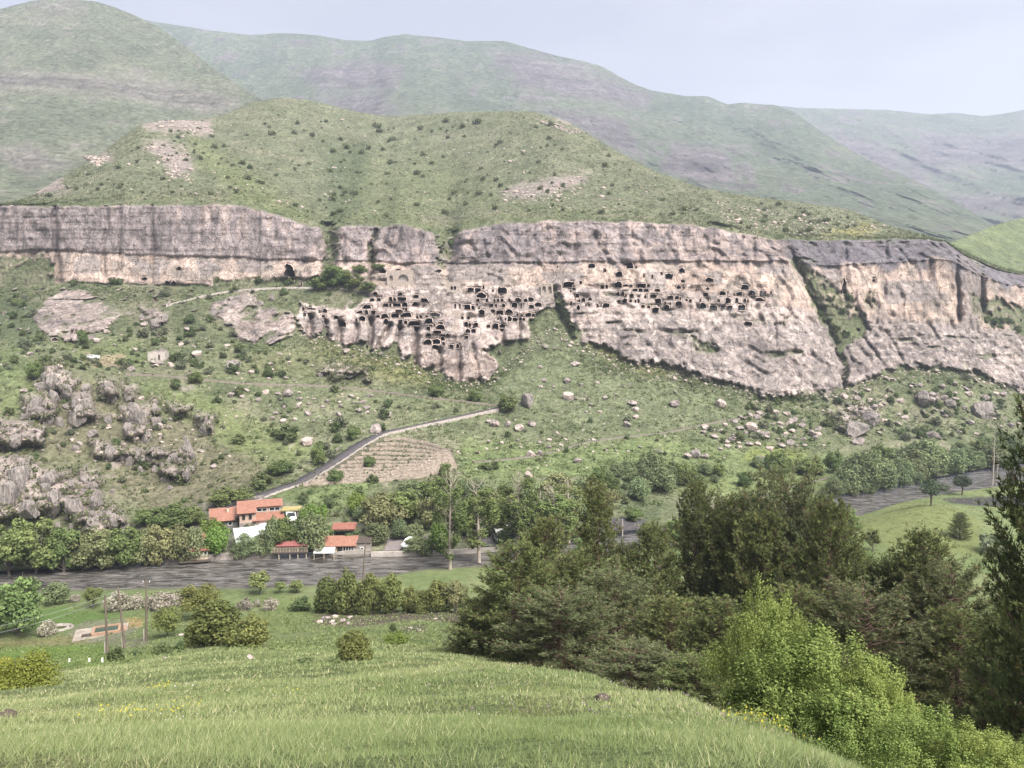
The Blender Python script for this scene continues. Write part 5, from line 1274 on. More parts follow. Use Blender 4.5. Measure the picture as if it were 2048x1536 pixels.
# single trees one can point to on the far bank
FT = [(18, 1146, 95, 118, K_BROAD), (72, 1148, 105, 122, K_BROAD), (128, 1146, 80, 104, K_BROAD), (165, 1143, 74, 88, K_OLIVE), (205, 1141, 88, 96, K_OLIVE), (250, 1138, 85, 96, K_BROAD), (288, 1137, 60, 84, K_OLIVE), (318, 1135, 74, 98, K_OLIVE), (358, 1131, 72, 92, K_OLIVE), (392, 1124, 60, 76, K_WILLOW), (432, 1113, 58, 66, K_BRIGHT), (425, 1095, 60, 62, K_BRIGHT), (478, 1116, 40, 44, K_WILLOW), (512, 1115, 50, 50, K_WILLOW), (548, 1110, 46, 86, K_WILLOW), (526, 1114, 40, 62, K_WILLOW), (490, 1112, 44, 52, K_WILLOW), (828, 1107, 54, 40, K_WILLOW), (563, 1100, 56, 76, K_BROAD), (600, 1094, 56, 62, K_BROAD), (628, 1104, 72, 86, K_WILLOW), (345, 1062, 100, 58, K_BROAD), (300, 1050, 60, 40, K_BROAD), (390, 1050, 56, 40, K_BROAD), (625, 1060, 66, 58, K_BRIGHT), (548, 1078, 36, 36, K_BRIGHT), (500, 1070, 34, 26, K_OLIVE), (650, 1078, 40, 34, K_BROAD), (752, 1086, 62, 46, K_WILLOW), (706, 1084, 46, 26, K_SHRUB), (757, 1062, 92, 84, K_OLIVE), (805, 1042, 86, 70, K_BROAD), (852, 1000, 70, 42, K_BROAD), (862, 1062, 60, 80, K_OLIVE), (715, 1030, 44, 50, K_BRIGHT), (560, 950, 56, 34, K_BROAD), (450, 1010, 80, 38, K_BROAD), (490, 1000, 50, 30, K_SHRUB), (525, 975, 60, 34, K_SHRUB), (635, 930, 36, 46, K_BROAD), (670, 965, 40, 30, K_BROAD), (737, 935, 26, 28, K_BROAD), (890, 955, 30, 34, K_BROAD), (1015, 825, 44, 40, K_BROAD), (870, 793, 34, 26, K_BROAD), (392, 766, 34, 26, K_BROAD), (950, 803, 32, 26, K_BROAD), (745, 965, 30, 20, K_SHRUB), (705, 880, 30, 34, K_BROAD), (765, 862, 20, 18, K_SHRUB), (575, 880, 60, 34, K_SHRUB), (970, 938, 34, 16, K_SHRUB), (990, 938, 26, 18, K_SHRUB), (1490, 972, 40, 32, K_BROAD), (1555, 958, 50, 60, K_BROAD), (1265, 1042, 40, 32, K_BROAD), (800, 1078, 42, 46, K_WILLOW), (830, 1082, 46, 40, K_WILLOW), (165, 690, 26, 34, K_BROAD), (70, 760, 34, 40, K_BROAD), (930, 1060, 50, 50, K_WILLOW), (880, 1110, 60, 70, K_BRIGHT), (850, 1112, 44, 40, K_WILLOW), (1620, 950, 60, 40, K_BROAD)]
for u, v, w, h, K in FT:
    hm_ = far_h(u, v, h)
    nm = {"leafy_tree": "dark leafy tree", "olive_green_tree": "olive-green tree", "willow": "soft grey-green willow", "walnut_tree": "bright green dense tree", "shrub": "dark round bush"}[K.name]
    K.put(at(u, v) - Vector((0, 0, .3)), hm_ * 1.03, far_h(u, v, w), auto_label(nm, u, v), "trees of the far bank" if v > 1000 else "single trees on the slope")
# tall poplars with bare tops between the two banks
for k, (u, D, vt, w) in enumerate(((900, 141, 946, 5.2), (958, 146, 962, 5.6), (985, 160, 990, 5), (1035, 152, 946, 6.0), (1075, 158, 985, 6.0), (1112, 156, 972, 6.4), (1138, 160, 962, 5.0), (1020, 166, 975, 5.0))):
    z0 = 0.6; p = PV(u, float(v_of(D, z0)), D)
    ht = float(P(u, vt, D)[2]) - z0
    K_POPLAR.put(p, ht, w, ["slim poplar with a long pale bare trunk and dead top, beside the river", "poplar with thin leafy sides just right of the bare-topped one", "short poplar half hidden behind the parked minibus trees", "tallest leafy poplar with bare twigs on top", "broad poplar left of the dark spire pine", "poplar with a fan of bare twigs behind the pines", "pale poplar touching the spire pine", "back poplar behind the tallest leafy one"][k], "poplars by the river", var=k)

# ------------------------------------------------------------------ near bank
def near_put(K, u, v, w, h, label, group, dmin=25):
    p = near_hit(u, v, dmin); d = p.y
    return K.put(p - Vector((0, 0, .15)), h * d / F, w * d / F, label, group)
NB = [(38, 1272, 112, 132, K_BROAD, "big leafy tree at the river's left edge, above the grey stone ring"), (112, 1206, 66, 48, K_WILLOW, "wide willow bush by the water beside the big left tree"), (186, 1218, 38, 50, K_SMALL, "round young tree left of the blossoming hedge"),
 (334, 1274, 76, 66, K_ORCHARD, "small orchard tree with a bare dark stem right of the last pole"), (398, 1240, 98, 78, K_ORCHARD, "spreading orchard tree with dark crooked limbs beside the blossoms"), (432, 1290, 128, 98, K_HEDGE, "wide olive bush below the crooked orchard tree"), (502, 1294, 84, 72, K_HEDGE, "dark green bush at the right end of the orchard group"), (392, 1294, 60, 54, K_HEDGE, "narrow bush at the left end of the orchard group"),
 (232, 1322, 40, 34, K_SHRUB, "dark glossy bush between the feet of the poles"), (272, 1312, 30, 16, K_SHRUB, "low bush right of the second pole foot"), (326, 1308, 40, 30, K_SHRUB, "low green bush under the small orchard tree"), (360, 1302, 28, 26, K_SHRUB, "little bush beside the wide olive bush"),
 (520, 1190, 46, 52, K_SMALL, "roundish young tree standing against the river"), (560, 1188, 26, 28, K_SMALL, "thin young tree right of the round one by the river"), (594, 1186, 36, 28, K_SMALL, "small grey-green tree left of the tall hedge"),
 (602, 1222, 52, 32, K_SHRUB, "dark low bush at the left foot of the tall hedge"), (655, 1226, 60, 82, K_HEDGE, "tall bush at the left end of the hedge"), (697, 1228, 64, 97, K_HEDGE, "tallest bush of the hedge, with a bright top"), (742, 1228, 60, 92, K_HEDGE, "tall bush in the middle of the hedge"), (786, 1226, 62, 88, K_HEDGE, "tall dull bush at the right end of the hedge"), (820, 1224, 42, 58, K_HEDGE, "shorter bush closing the hedge"), (845, 1226, 50, 52, K_HEDGE, "light bush right of the hedge"), (876, 1224, 70, 70, K_HEDGE, "loose bush below the bare poplar"), (912, 1226, 56, 74, K_OLIVE, "brownish bush touching the first pine"),
 (708, 1324, 78, 76, K_HEDGE, "olive-brown conical bush alone on the meadow"), (790, 1290, 58, 28, K_BRIGHT, "bright low bush right of the conical bush"), (786, 1264, 20, 22, K_SHRUB, "tiny upright bush before the dark soil"), (608, 1328, 62, 18, K_SHRUB, "low yellowish bush left of the conical bush"), (672, 1328, 50, 16, K_SHRUB, "low bush at the foot of the conical bush"), (650, 1195, 30, 20, K_SHRUB, "little bush on the shore left of the hedge"), (1052, 1230, 60, 60, K_HEDGE, "bush behind the first pine"), (1280, 1240, 70, 50, K_HEDGE, "bush glimpsed between the pines"), (1745, 1105, 34, 52, K_SMALL, "reddish thin young tree at the foot of the grassy mound"), (1720, 1150, 60, 60, K_BROAD, "leafy tree in the gap under the grassy mound"), (1985, 1110, 60, 50, K_GREYSHRUB, "pale silvery bush left of the big right pine")]
for u, v, w, h, K, lb in NB:
    near_put(K, u, v, w, h, lb, "bushes and trees of the near bank")
for k, (u, v, w, h) in enumerate(((150, 1204, 26, 18), (236, 1222, 60, 44), (272, 1218, 40, 34), (322, 1220, 62, 40), (352, 1212, 40, 30), (95, 1272, 42, 38), (300, 1215, 34, 28), (490, 1220, 36, 28), (514, 1214, 24, 18), (540, 1220, 36, 28))):
    near_put(K_BLOSSOM, u, v, w, h, ["pale blossoming shrub by the water left of the round young tree", "large pale pink blossoming shrub behind the first pole", "blossoming shrub between the second and third pole", "wide blossoming shrub right of the third pole", "blossoming shrub beside the crooked orchard tree", "greyish blossoming shrub next to the stone ring", "small blossoming shrub behind the third pole", "blossoming shrub left of the pale pair on the shore", "little blossoming shrub between two others on the shore", "rounded blossoming shrub nearest the water's middle"][k], "blossoming shrubs on the near bank")
# olive bush at the lower left, built finer because it is near
K_NEARBUSH = Kind("yellowish_bush", [deciduous(501, 2.0, 3.2, 9000, .055, trunk_h=.02, lobes_n=10, col=(.115, .125, .022), col2=(.19, .195, .045), low=.25, shell=.4)], 2.0, 3.2, "bush")
p = near_uD(55, 30, 1400); K_NEARBUSH.put(p - Vector((0, 0, .3)), 1.75, 3.0, "yellow-green bush at the left border of the meadow", "bushes on the meadow edge")
p = near_uD(-20, 31, 1400); K_NEARBUSH.put(p - Vector((0, 0, .2)), 1.6, 2.6, "yellow-green bush cut by the left border of the picture", "bushes on the meadow edge")

# pines on the slope to the right: (column, distance, row of the tip, width in m, variant)
PINES = [(1035, 47, 1085, 7.6, K_PINE, 0, "leftmost broad pine with low bushy branches and twin stems"), (960, 50, 1190, 5.2, K_PINE, 1, "low young pine at the left edge of the pine group"), (1098, 56, 1030, 7.4, K_PINE, 1, "pine just left of the dark spire pine"), (1190, 60, 952, 5.6, K_SPIRE, 0, "slender spire-shaped dark pine rising above the thicket"), (1130, 42, 1185, 7.0, K_PINE, 2, "bushy brownish pine standing below the spire pine"), (1235, 50, 1150, 7.0, K_PINE, 2, "lower pine right of the spire pine"), (1310, 64, 1055, 6.8, K_PINE, 0, "blue-green pine right of the parking lot gap"), (1392, 68, 962, 7.6, K_PINE, 3, "tall layered pine with a pointed top in the middle of the group"), (1345, 46, 1190, 6.6, K_PINE, 1, "dark lower pine in the middle of the group"), (1478, 66, 1000, 8.6, K_PINE, 0, "broad grey-green pine behind the middle of the group"), (1575, 62, 968, 9.6, K_PINE, 2, "widest round-crowned pine with a reddish stem"), (1500, 74, 985, 8.0, K_PINE, 1, "back pine between the layered and the round pine"), (1668, 47, 1000, 6.8, K_PINE, 1, "dark pine at the right end of the round-crowned one"), (1440, 40, 1195, 7.0, K_PINE, 3, "dark shaded pine behind the bright bush"), (1590, 38, 1180, 7.0, K_PINE, 0, "pine directly behind the bright bush's top"), (1730, 37, 1190, 7.2, K_PINE, 2, "brownish pine right of the bright bush"), (1845, 44, 1058, 7.4, K_PINE, 3, "loose pine with several upright leaders before the mound"), (1800, 52, 1110, 6.4, K_PINE, 1, "pine behind the loose many-stemmed one"), (1925, 36, 1215, 6.0, K_PINE, 1, "shaded pine under the big right pine"), (2118, 26, 760, 5.8, K_PINE, 3, "huge dark pine at the right border of the picture"), (2215, 24, 800, 6.0, K_PINE, 0, "dark pine half outside the right border"), (2040, 30, 1160, 4.8, K_PINE, 1, "low dark pine in front of the huge right one"), (1255, 66, 1092, 6.6, K_PINE, 0, "grey-green pine beside the parking lot gap"), (1440, 70, 1012, 8.2, K_PINE, 2, "bushy pine just right of the tall layered pine"), (1530, 60, 1020, 8.4, K_PINE, 1, "full pine in front of the round-crowned one"), (1625, 60, 1010, 8.0, K_PINE, 2, "round pine right of the widest round-crowned pine"), (1705, 56, 1085, 6.4, K_PINE, 3, "pine at the open gap before the mound"), (1775, 46, 1125, 6.6, K_PINE, 0, "lower pine before the mound's foot"), (1900, 42, 1140, 6.4, K_PINE, 2, "pine between the loose one and the huge right pine"), (1150, 52, 1110, 7.0, K_PINE, 0, "pine at the feet of the spire pine"), (1270, 36, 1290, 5.4, K_PINE, 2, "small brownish pine at the meadow edge"), (1395, 33, 1310, 5.0, K_PINE, 0, "small shaded pine at the foot of the dark group")]
for u, D, vt, w, K, var, lb in PINES:
    p = near_uD(u, D, 1330)
    ht = CAM_Z + ray(u, vt)[2] / ray(u, vt)[1] * D - p.z
    r_ = ray(u, vt); p.x = r_[0] / r_[1] * D
    K.put(p - Vector((0, 0, .2)), ht, w, lb, "pines on the slope", var=var)
# fresh green leafy bushes in front of the pines
def lush(seed, h, w, n_, leaf):
    return deciduous(seed, h, w, n_, leaf, trunk_h=.03, lobes_n=17, col=(.090, .128, .030), col2=(.19, .228, .070), spread=.35, lobe_k=.8, shoots=34, low=.18, shell=.25, tall=1.1, trunk=False, leafname="bright_bush")
K_LUSH = Kind("bright_bush", [lush(601, 4, 4, 38000, .036), lush(602, 4, 4, 34000, .036)], 4, 4, "bush")
for k, (u, D, vt, vb, wpx, lb) in enumerate(((1625, 19, 1262, 1500, 300, "largest bright green bush in front of the pines"), (1530, 21, 1190, 1450, 170, "tall left part bush with upright shoots beside the largest bright bush"), (1745, 18, 1330, 1500, 170, "paler bright bush at the right of the largest one"), (1850, 14.5, 1432, 1600, 230, "bright bush in the lower right corner"), (1960, 14, 1462, 1620, 200, "last bright bush at the lower right border"), (1690, 17.5, 1390, 1540, 170, "low bright bush at the foot of the largest one"), (1575, 20.5, 1235, 1480, 150, "bright leafy bush between the tall shoots and the largest bush"), (2050, 15, 1490, 1640, 150, "bright bush cut by the lower right border"))):
    p = PV(u, vb, D); top = PV(u, vt, D)
    K_LUSH.put(p, (top.z - p.z) * 1.04, wpx * D / F * 1.2, lb, "bright green bushes", var=k, rz=k * 1.3)
for u, v, w, h, lb in ((1300, 1100, 60, 60, "leafy tree on the near shore between two pine tops"), (1360, 1095, 70, 70, "leafy tree behind the tall layered pine"), (1440, 1090, 80, 80, "leafy tree filling the gap behind the middle pines"), (1530, 1080, 70, 90, "leafy tree left behind the round-crowned pine"), (1620, 1070, 80, 90, "leafy tree right behind the round-crowned pine"), (1690, 1070, 60, 60, "leafy tree at the water between pine and mound"), (1170, 1130, 70, 60, "leafy tree on the shore behind the spire pine"), (1110, 1150, 60, 50, "bushy tree on the shore before the quay")):
    near_put(K_BROAD, u, v, w, h, lb, "trees on the near shore behind the pines", 60)
# umbrella pines and dead poplar on the mound beyond
for u, v, w, h, lb in ((1862, 1012, 62, 56, "twin-stemmed umbrella pine on top of the grassy mound"), (1924, 990, 46, 40, "flat-topped pine by the asphalt lot")):
    p = near_hit(u, v, 120); K_FARPINE.put(p, h * p.y / F, w * p.y / F, lb, "pines on the mound")
p = near_hit(1920, 1078, 90); K_PINE.put(p, 54 * p.y / F, 46 * p.y / F, "dark young conifer on the side of the mound", "pines on the mound", var=1)

# low growth over the near bank and the mound beyond
# ================================================================== ROADS, PATHS, TERRACES
M_ASPH = simple_mat("worn_asphalt", (.062, .056, .060), var=.25, scale=1.2, rough=.85)
M_DIRT = simple_mat("trodden_dirt", (.135, .115, .095), var=.3, scale=1.5, rough=.95)
M_STONE = simple_mat("dry_stone", (.25, .22, .20), var=.5, scale=2.2, bump=.8, rough=.95)
M_BOULDER = simple_mat("boulder_stone", (.235, .20, .185), var=.7, scale=1.6, bump=1.0, rough=.95, spec=.1)
M_BOULDERP = simple_mat("pale_boulder_stone", (.35, .29, .26), var=.6, scale=1.8, bump=1.0, rough=.95, spec=.1)

def smooth_line(pts, n_):
    pts = np.array(pts, float); d = np.concatenate([[0], np.cumsum(np.hypot(*np.diff(pts, axis=0).T))])
    t = np.linspace(0, d[-1], n_)
    q = np.stack([np.interp(t, d, pts[:, 0]), np.interp(t, d, pts[:, 1])], 1)
    for _ in range(6): q[1:-1] = .25 * q[:-2] + .5 * q[1:-1] + .25 * q[2:]
    return q
def ribbon(name, pts, width, mat, lift=.3, skirt=1.6, n_=90, side_mat=None):
    q = smooth_line(pts, n_)
    c = np.array([P(a, b, surfD(a, b)) for a, b in q])
    for _ in range(4): c[1:-1] = .25 * c[:-2] + .5 * c[1:-1] + .25 * c[2:]
    t = np.gradient(c, axis=0); t[:, 2] = 0; t /= np.linalg.norm(t, axis=1)[:, None] + 1e-9
    sd = np.stack([t[:, 1], -t[:, 0], 0 * t[:, 0]], -1)
    wj = width / 2 * (1 + .08 * np.sin(np.arange(n_) * 1.7)[:, None])
    L = c - sd * wj + [0, 0, lift]; R_ = c + sd * wj + [0, 0, lift]
    v = np.concatenate([L - [0, 0, skirt], L, R_, R_ - [0, 0, skirt]])
    i = np.arange(n_ - 1)
    f = [np.stack([k * n_ + i, k * n_ + i + 1, (k + 1) * n_ + i + 1, (k + 1) * n_ + i], -1) for k in range(3)]
    mi = np.repeat([1, 0, 1], n_ - 1)
    me = mesh_np(name, v, [np.concatenate(f)], mats=[mat, side_mat or M_STONE], mat_idx=mi)
    return tag(link(name, me), kind='structure')
ribbon("road", ROADS[0], 3.7, M_ASPH, lift=.35, n_=140)
ribbon("path", ROADS[1], 1.7, M_DIRT, lift=.35, n_=140, side_mat=M_DIRT)
TRACK = [(945, 925), (1060, 914), (1120, 900), (1180, 882), (1250, 873), (1330, 866), (1420, 846), (1500, 833), (1560, 822)]
M_DARKDIRT = simple_mat("damp_track", (.125, .115, .09), var=.3, scale=1.5, rough=.95)
ribbon("track", TRACK, 1.5, M_DARKDIRT, lift=.2, n_=110, side_mat=M_DARKDIRT)
for pts, w in (([(845, 437), (937, 434), (982, 421), (1012, 420), (1050, 426), (1110, 430)], .9), ([(1120, 446), (1183, 438), (1221, 431), (1255, 431), (1323, 439), (1400, 446)], 1.0), ([(1130, 404), (1221, 396), (1262, 400), (1323, 412), (1385, 421)], 1.0), ([(1190, 370), (1262, 366), (1300, 378), (1340, 388)], .8)):
    ribbon("path", pts, w, M_DARKDIRT, lift=.15, skirt=.7, n_=60, side_mat=M_DARKDIRT)
ribbon("path", [(330, 611), (360, 604), (410, 591), (457, 583), (527, 577), (597, 575), (680, 577), (740, 578)], 1.5, M_DIRT, lift=.3, n_=90)
ribbon("path", [(1500, 1000), (1560, 980), (1600, 968), (1660, 955)], 1.2, M_DIRT, lift=.12, skirt=.5, n_=30, side_mat=M_DARKDIRT)
ribbon("path", [(1060, 958), (1200, 955), (1380, 962)], 1.0, M_DARKDIRT, lift=.12, skirt=.5, n_=30, side_mat=M_DARKDIRT)

M_TERR = simple_mat("field_stone", (.20, .165, .135), var=.55, scale=1.6, bump=.8, rough=.95)
T_top = smooth_line([(768, 882), (800, 879), (850, 887), (900, 905)], 50); T_bot = smooth_line([(606, 972), (680, 967), (760, 963), (850, 956), (914, 936)], 50)
T_WORDS = ["topmost", "second", "third", "fourth", "fifth", "sixth", "seventh", "eighth", "ninth", "tenth", "eleventh", "lowest"]
for k in range(12):
    t = k / 11
    bulge = 7 * math.sin(math.pi * t)
    q = [(a + (b - a) * t, c_ + (d_ - c_) * t + bulge * math.sin(2.6 * s_ * 6.283 / 6 + .6)) for s_, ((a, c_), (b, d_)) in zip(np.linspace(0, 1, 50), zip(T_top, T_bot))]
    c = np.array([P(a, b, surfD(a, b)) for a, b in q])
    for _ in range(3): c[1:-1] = .25 * c[:-2] + .5 * c[1:-1] + .25 * c[2:]
    h_ = .55 + .25 * RNG.random(50)[:, None] * np.array([[0, 0, 1]])
    up = np.array([0, 0, 1.0])
    front = c - np.array([0, .2, 0]); back = c + np.array([0, .3, 0])
    top = (.62 + .3 * RNG.random((50, 1))) * up
    v = np.concatenate([front - .9 * up, front + top, back + top, back - .6 * up])
    i = np.arange(49); f = np.concatenate([np.stack([m_ * 50 + i, m_ * 50 + i + 1, (m_ + 1) * 50 + i + 1, (m_ + 1) * 50 + i], -1) for m_ in range(3)])
    tag(link("terrace_wall", mesh_np("terrace_wall", v, [f], mats=[M_TERR])), f"{T_WORDS[k]} dry-stone wall of the terraced brown field beside the road", "wall", "walls of the terraced field")

def drape(name, far_e, near_e, mat, lift=.2, n_=24, m_=8):
    a = smooth_line(far_e, n_); b = smooth_line(near_e, n_)
    v = np.array([[P(*(a[i] + (b[i] - a[i]) * j / (m_ - 1)), surfD(*(a[i] + (b[i] - a[i]) * j / (m_ - 1)))) + [0, 0, lift] for i in range(n_)] for j in range(m_)])
    for _ in range(6): v[1:-1, :, 2] = .25 * v[:-2, :, 2] + .5 * v[1:-1, :, 2] + .25 * v[2:, :, 2]
    idx = np.arange(n_ * m_).reshape(m_, n_)
    f = np.stack([idx[:-1, :-1], idx[1:, :-1], idx[1:, 1:], idx[:-1, 1:]], -1).reshape(-1, 4)
    return tag(link(name, mesh_np(name, v.reshape(-1, 3), [f], mats=[mat])), kind='structure')
drape("parking_lot", [(1195, 1040), (1240, 1037), (1290, 1040)], [(1190, 1066), (1240, 1064), (1285, 1060)], M_ASPH)
drape("parking_lot", [(1225, 1086), (1300, 1082)], [(1220, 1102), (1300, 1098)], M_ASPH)
drape("gravel_yard", [(775, 1084), (830, 1080), (885, 1084)], [(765, 1108), (830, 1106), (900, 1104)], simple_mat("gravel", (.17, .145, .14), var=.35, scale=3), lift=.15)
drape("gravel_yard", [(960, 1064), (1060, 1060)], [(950, 1095), (1060, 1090)], simple_mat("grey_gravel", (.16, .15, .15), var=.35, scale=3), lift=.15)

# ------------------------------------------------------------------ boulders
M_CRAG, _n, _l = mat_new("crag_stone")
_o = _n.new("ShaderNodeOutputMaterial"); _b = _n.new("ShaderNodeBsdfPrincipled"); _b.inputs['Roughness'].default_value = .95
_tc = _n.new("ShaderNodeTexCoord"); _no = _n.new("ShaderNodeTexNoise"); _no.inputs['Scale'].default_value = 3.2; _no.inputs['Detail'].default_value = 7; _no.inputs['Roughness'].default_value = .75
_mp = _n.new("ShaderNodeMapping"); _mp.inputs['Scale'].default_value = (1.6, 1.6, .5); _r = _n.new("ShaderNodeValToRGB")
_r.color_ramp.elements[0].position = .33; _r.color_ramp.elements[0].color = (.065, .058, .054, 1); _r.color_ramp.elements[1].position = .7; _r.color_ramp.elements[1].color = (.34, .29, .262, 1)
_e = _r.color_ramp.elements.new(.5); _e.color = (.165, .145, .134, 1)
_bp = _n.new("ShaderNodeBump"); _bp.inputs['Strength'].default_value = 1.0; _bp.inputs['Distance'].default_value = .15
_l.new(_tc.outputs['Object'], _mp.inputs[0]); _l.new(_mp.outputs[0], _no.inputs['Vector']); _l.new(_no.outputs['Fac'], _r.inputs[0]); _l.new(_r.outputs[0], _b.inputs['Base Color']); _l.new(_no.outputs['Fac'], _bp.inputs['Height']); _l.new(_bp.outputs[0], _b.inputs['Normal']); _l.new(_b.outputs[0], _o.inputs[0])
def boulder_mesh(name, seed, mat, tall=1.0, rough=.10, cuts=14, klo=.55):
    import bmesh
    bm = bmesh.new(); bmesh.ops.create_icosphere(bm, subdivisions=4, radius=1.0)
    co = np.array([v.co[:] for v in bm.verts]); rng = np.random.default_rng(seed)
    for _ in range(cuts):
        d = rng.normal(size=3); d /= np.linalg.norm(d); k = rng.uniform(klo, .88)
        over = np.maximum(co @ d - k, 0); co = co - over[:, None] * d * .97
    co = co * (1 + .20 * fbm(co * 1.3, 3, seed))[:, None] * (1 + rough * fbm(co * np.array([3.2, 3.2, 1.6]), 4, seed + 3, ridged=True))[:, None]
    co[:, 2] *= tall
    for v, c in zip(bm.verts, co): v.co = c
    me = bpy.data.meshes.new(name); bm.to_mesh(me); bm.free(); me.materials.append(mat)
    me.shade_flat()
    return me
BM_ = [boulder_mesh("boulder", 700 + k, M_BOULDER if k % 3 else M_BOULDERP, .9) for k in range(6)]
CRAG_ = [boulder_mesh("crag", 720 + k, M_CRAG, 1.1, .13, 30, .48) for k in range(6)]
def boulder(p, w, h, label, group, dz=.25, d=None, var=None, name="boulder"):
    me = BM_[(int(rs.integers(6)) if var is None else var)]
    return tag(link(name, me, None, p + Vector((0, 0, h * (.5 - dz))), (rs.uniform(-.25, .25), rs.uniform(-.25, .25), rs.uniform(0, 6.28)), (w / 1.75, (d or w) / 1.75, h / 1.5)), label, "boulder", group)
BL = [(1052, 812, 34, 40, "tall pointed boulder with a cave-like foot at the road bend"), (1137, 798, 24, 22, "blunt upright boulder alone on the smooth green slope"), (990, 852, 22, 16, "pinkish boulder, largest of the row below the road bend"), (1016, 853, 16, 15, "narrow boulder in the middle of the row below the road bend"), (1037, 860, 22, 14, "smooth grey boulder at the right end of the row"), (978, 845, 14, 9, "flat boulder at the left end of the row below the road bend"), (1064, 852, 18, 14, "pink boulder just right of the row below the road bend"),
 (1063, 913, 20, 15, "round half of the split boulder pair by the lower track"), (1080, 911, 12, 15, "pointed half of the split boulder pair by the lower track"), (1520, 930, 26, 24, "big pale boulder with a long crack at the meadow edge"), (1390, 914, 34, 22, "largest grey boulder of the pile above the willows"), (1410, 916, 18, 12, "small grey boulder on the right of the pile"), (1374, 914, 18, 11, "small grey boulder on the left of the pile"), (1503, 861, 28, 22, "square pink boulder by the upper track end"), (1443, 814, 24, 20, "pale pink block under the right massif"), (1264, 810, 20, 12, "flat grey boulder, uppermost of the chain on the green slope"), (1270, 822, 16, 12, "middle boulder of the chain on the green slope"), (1271, 836, 14, 9, "lowest boulder of the chain on the green slope"), (1254, 853, 16, 14, "boulder standing below the chain on the green slope"), (1350, 811, 24, 14, "flat greenish boulder right of the chain"), (1710, 868, 62, 38, "big pyramid-shaped rock on the bouldery slope"), (1738, 846, 50, 28, "broad rock leaning behind the pyramid-shaped rock"), (1718, 889, 26, 18, "pointed pale stone below the pyramid-shaped rock"), (1058, 955, 20, 18, "pair-like pink boulder behind the poplar tops"), (752, 864, 26, 22, "round grey boulder beside the upper road"), (775, 832, 22, 12, "flat boulder above the upper road"), (615, 888, 28, 20, "grey boulder on the slope left of the road"), (466, 738, 34, 26, "dark round rock above the upper footpath"), (393, 712, 26, 16, "fluted pale rock below the bare pinkish crag"), (316, 729, 30, 10, "rock heap carrying the stone hut"), (575, 790, 26, 16, "reddish boulder below the upper footpath"), (1850, 805, 40, 24, "white-streaked ledge rock under the right cliff"), (1900, 812, 34, 20, "rounded rock beside the white-streaked ledge rock"), (1960, 830, 50, 40, "large grey rock near the big right pine"), (1865, 876, 40, 20, "pale low rock above the riverside trees"), (1990, 895, 34, 26, "white boulder by the upstream reach"), (1155, 925, 20, 12, "low white stones among the bushes by the track"), (1135, 765, 16, 12, "mossy boulder high on the smooth slope"), (1150, 730, 22, 10, "upper mossy boulder under the green cleft"), (860, 925, 12, 8, "pale stone in the terraced field"), (362, 1270, 10, 8, "x")]
for u, v, w, h, lb in BL[:-1]:
    D = surfD(u, v); k = D / F
    o_ = boulder(at(u, v), w * k * .85, h * k * .95, lb, "boulders of the far slope")
    if w >= 34: o_.data = CRAG_[int(rs.integers(6))]
# the rocky spur: crags of stacked boulders
SPUR = [(105, 772, 44, 44), (135, 785, 34, 40), (75, 825, 52, 34), (95, 845, 30, 46), (160, 838, 60, 66), (175, 812, 40, 40), (145, 848, 30, 40), (222, 800, 36, 38), (213, 772, 24, 22), (260, 798, 30, 36), (275, 845, 60, 60), (290, 880, 44, 44), (255, 862, 40, 40), (262, 822, 30, 28), (310, 822, 28, 26), (358, 830, 42, 24), (412, 866, 46, 34), (30, 885, 50, 34), (60, 880, 36, 30), (150, 900, 30, 20), (200, 915, 40, 16), (280, 920, 46, 24), (345, 915, 30, 20), (385, 940, 20, 22), (330, 960, 40, 26), (350, 950, 26, 22), (170, 965, 46, 34), (185, 975, 30, 30), (225, 985, 20, 18), (340, 978, 26, 18), (95, 965, 60, 50), (40, 960, 60, 70), (20, 1000, 60, 90), (60, 1025, 60, 60), (110, 1015, 60, 70), (150, 1020, 60, 60), (195, 1010, 40, 50), (225, 1045, 50, 46), (190, 1050, 50, 40), (250, 1062, 40, 36), (370, 878, 18, 14), (640, 752, 30, 12), (700, 752, 50, 14), (730, 760, 26, 14), (310, 650, 40, 30), (330, 640, 24, 26), (285, 640, 22, 20), (425, 640, 30, 40), (520, 612, 30, 30), (545, 600, 24, 20)]
for u, v, w, h in SPUR:
    D = surfD(u, v); k = D / F
    sz = "large craggy rock" if w * h > 1800 else ("craggy rock" if w * h > 800 else "small jagged rock")
    o_ = boulder(at(u, v), w * k * .55, h * k * .66, auto_label(sz, u, v), "craggy rocks of the spur and slope", dz=.34, d=max(w, h) * k * .6, name="crag")
    o_.data = CRAG_[int(rs.integers(6))]; o_.rotation_euler = (rs.uniform(-.15, .15), rs.uniform(-.15, .15), rs.uniform(0, 6.28))
for u, v in scatter([[(60, 760), (200, 760), (300, 800), (330, 880), (200, 890), (40, 890)], [(0, 930), (90, 935), (240, 1010), (262, 1060), (120, 1060), (0, 1050)], [(180, 890), (390, 905), (390, 960), (280, 950)]], 17, 13, rs):
    w = rs.uniform(12, 26); k = surfD(u, v) / F
    o_ = boulder(at(u, v), w * k, w * k * rs.uniform(.8, 1.4), auto_label("jagged spur crag", u, v), "craggy rocks of the spur and slope", dz=.25, name="crag"); o_.data = CRAG_[int(rs.integers(6))]
def stones(polys, n_, mind, wpx, group, desc):
    for u, v in scatter(polys, n_, mind, rs):
        if not free_spot(u, v, 7): continue
        w = rs.uniform(*wpx) ; k = surfD(u, v) / F
        boulder(at(u, v), w * k, w * k * rs.uniform(.55, .85), auto_label(desc[int(rs.integers(len(desc)))], u, v), group)
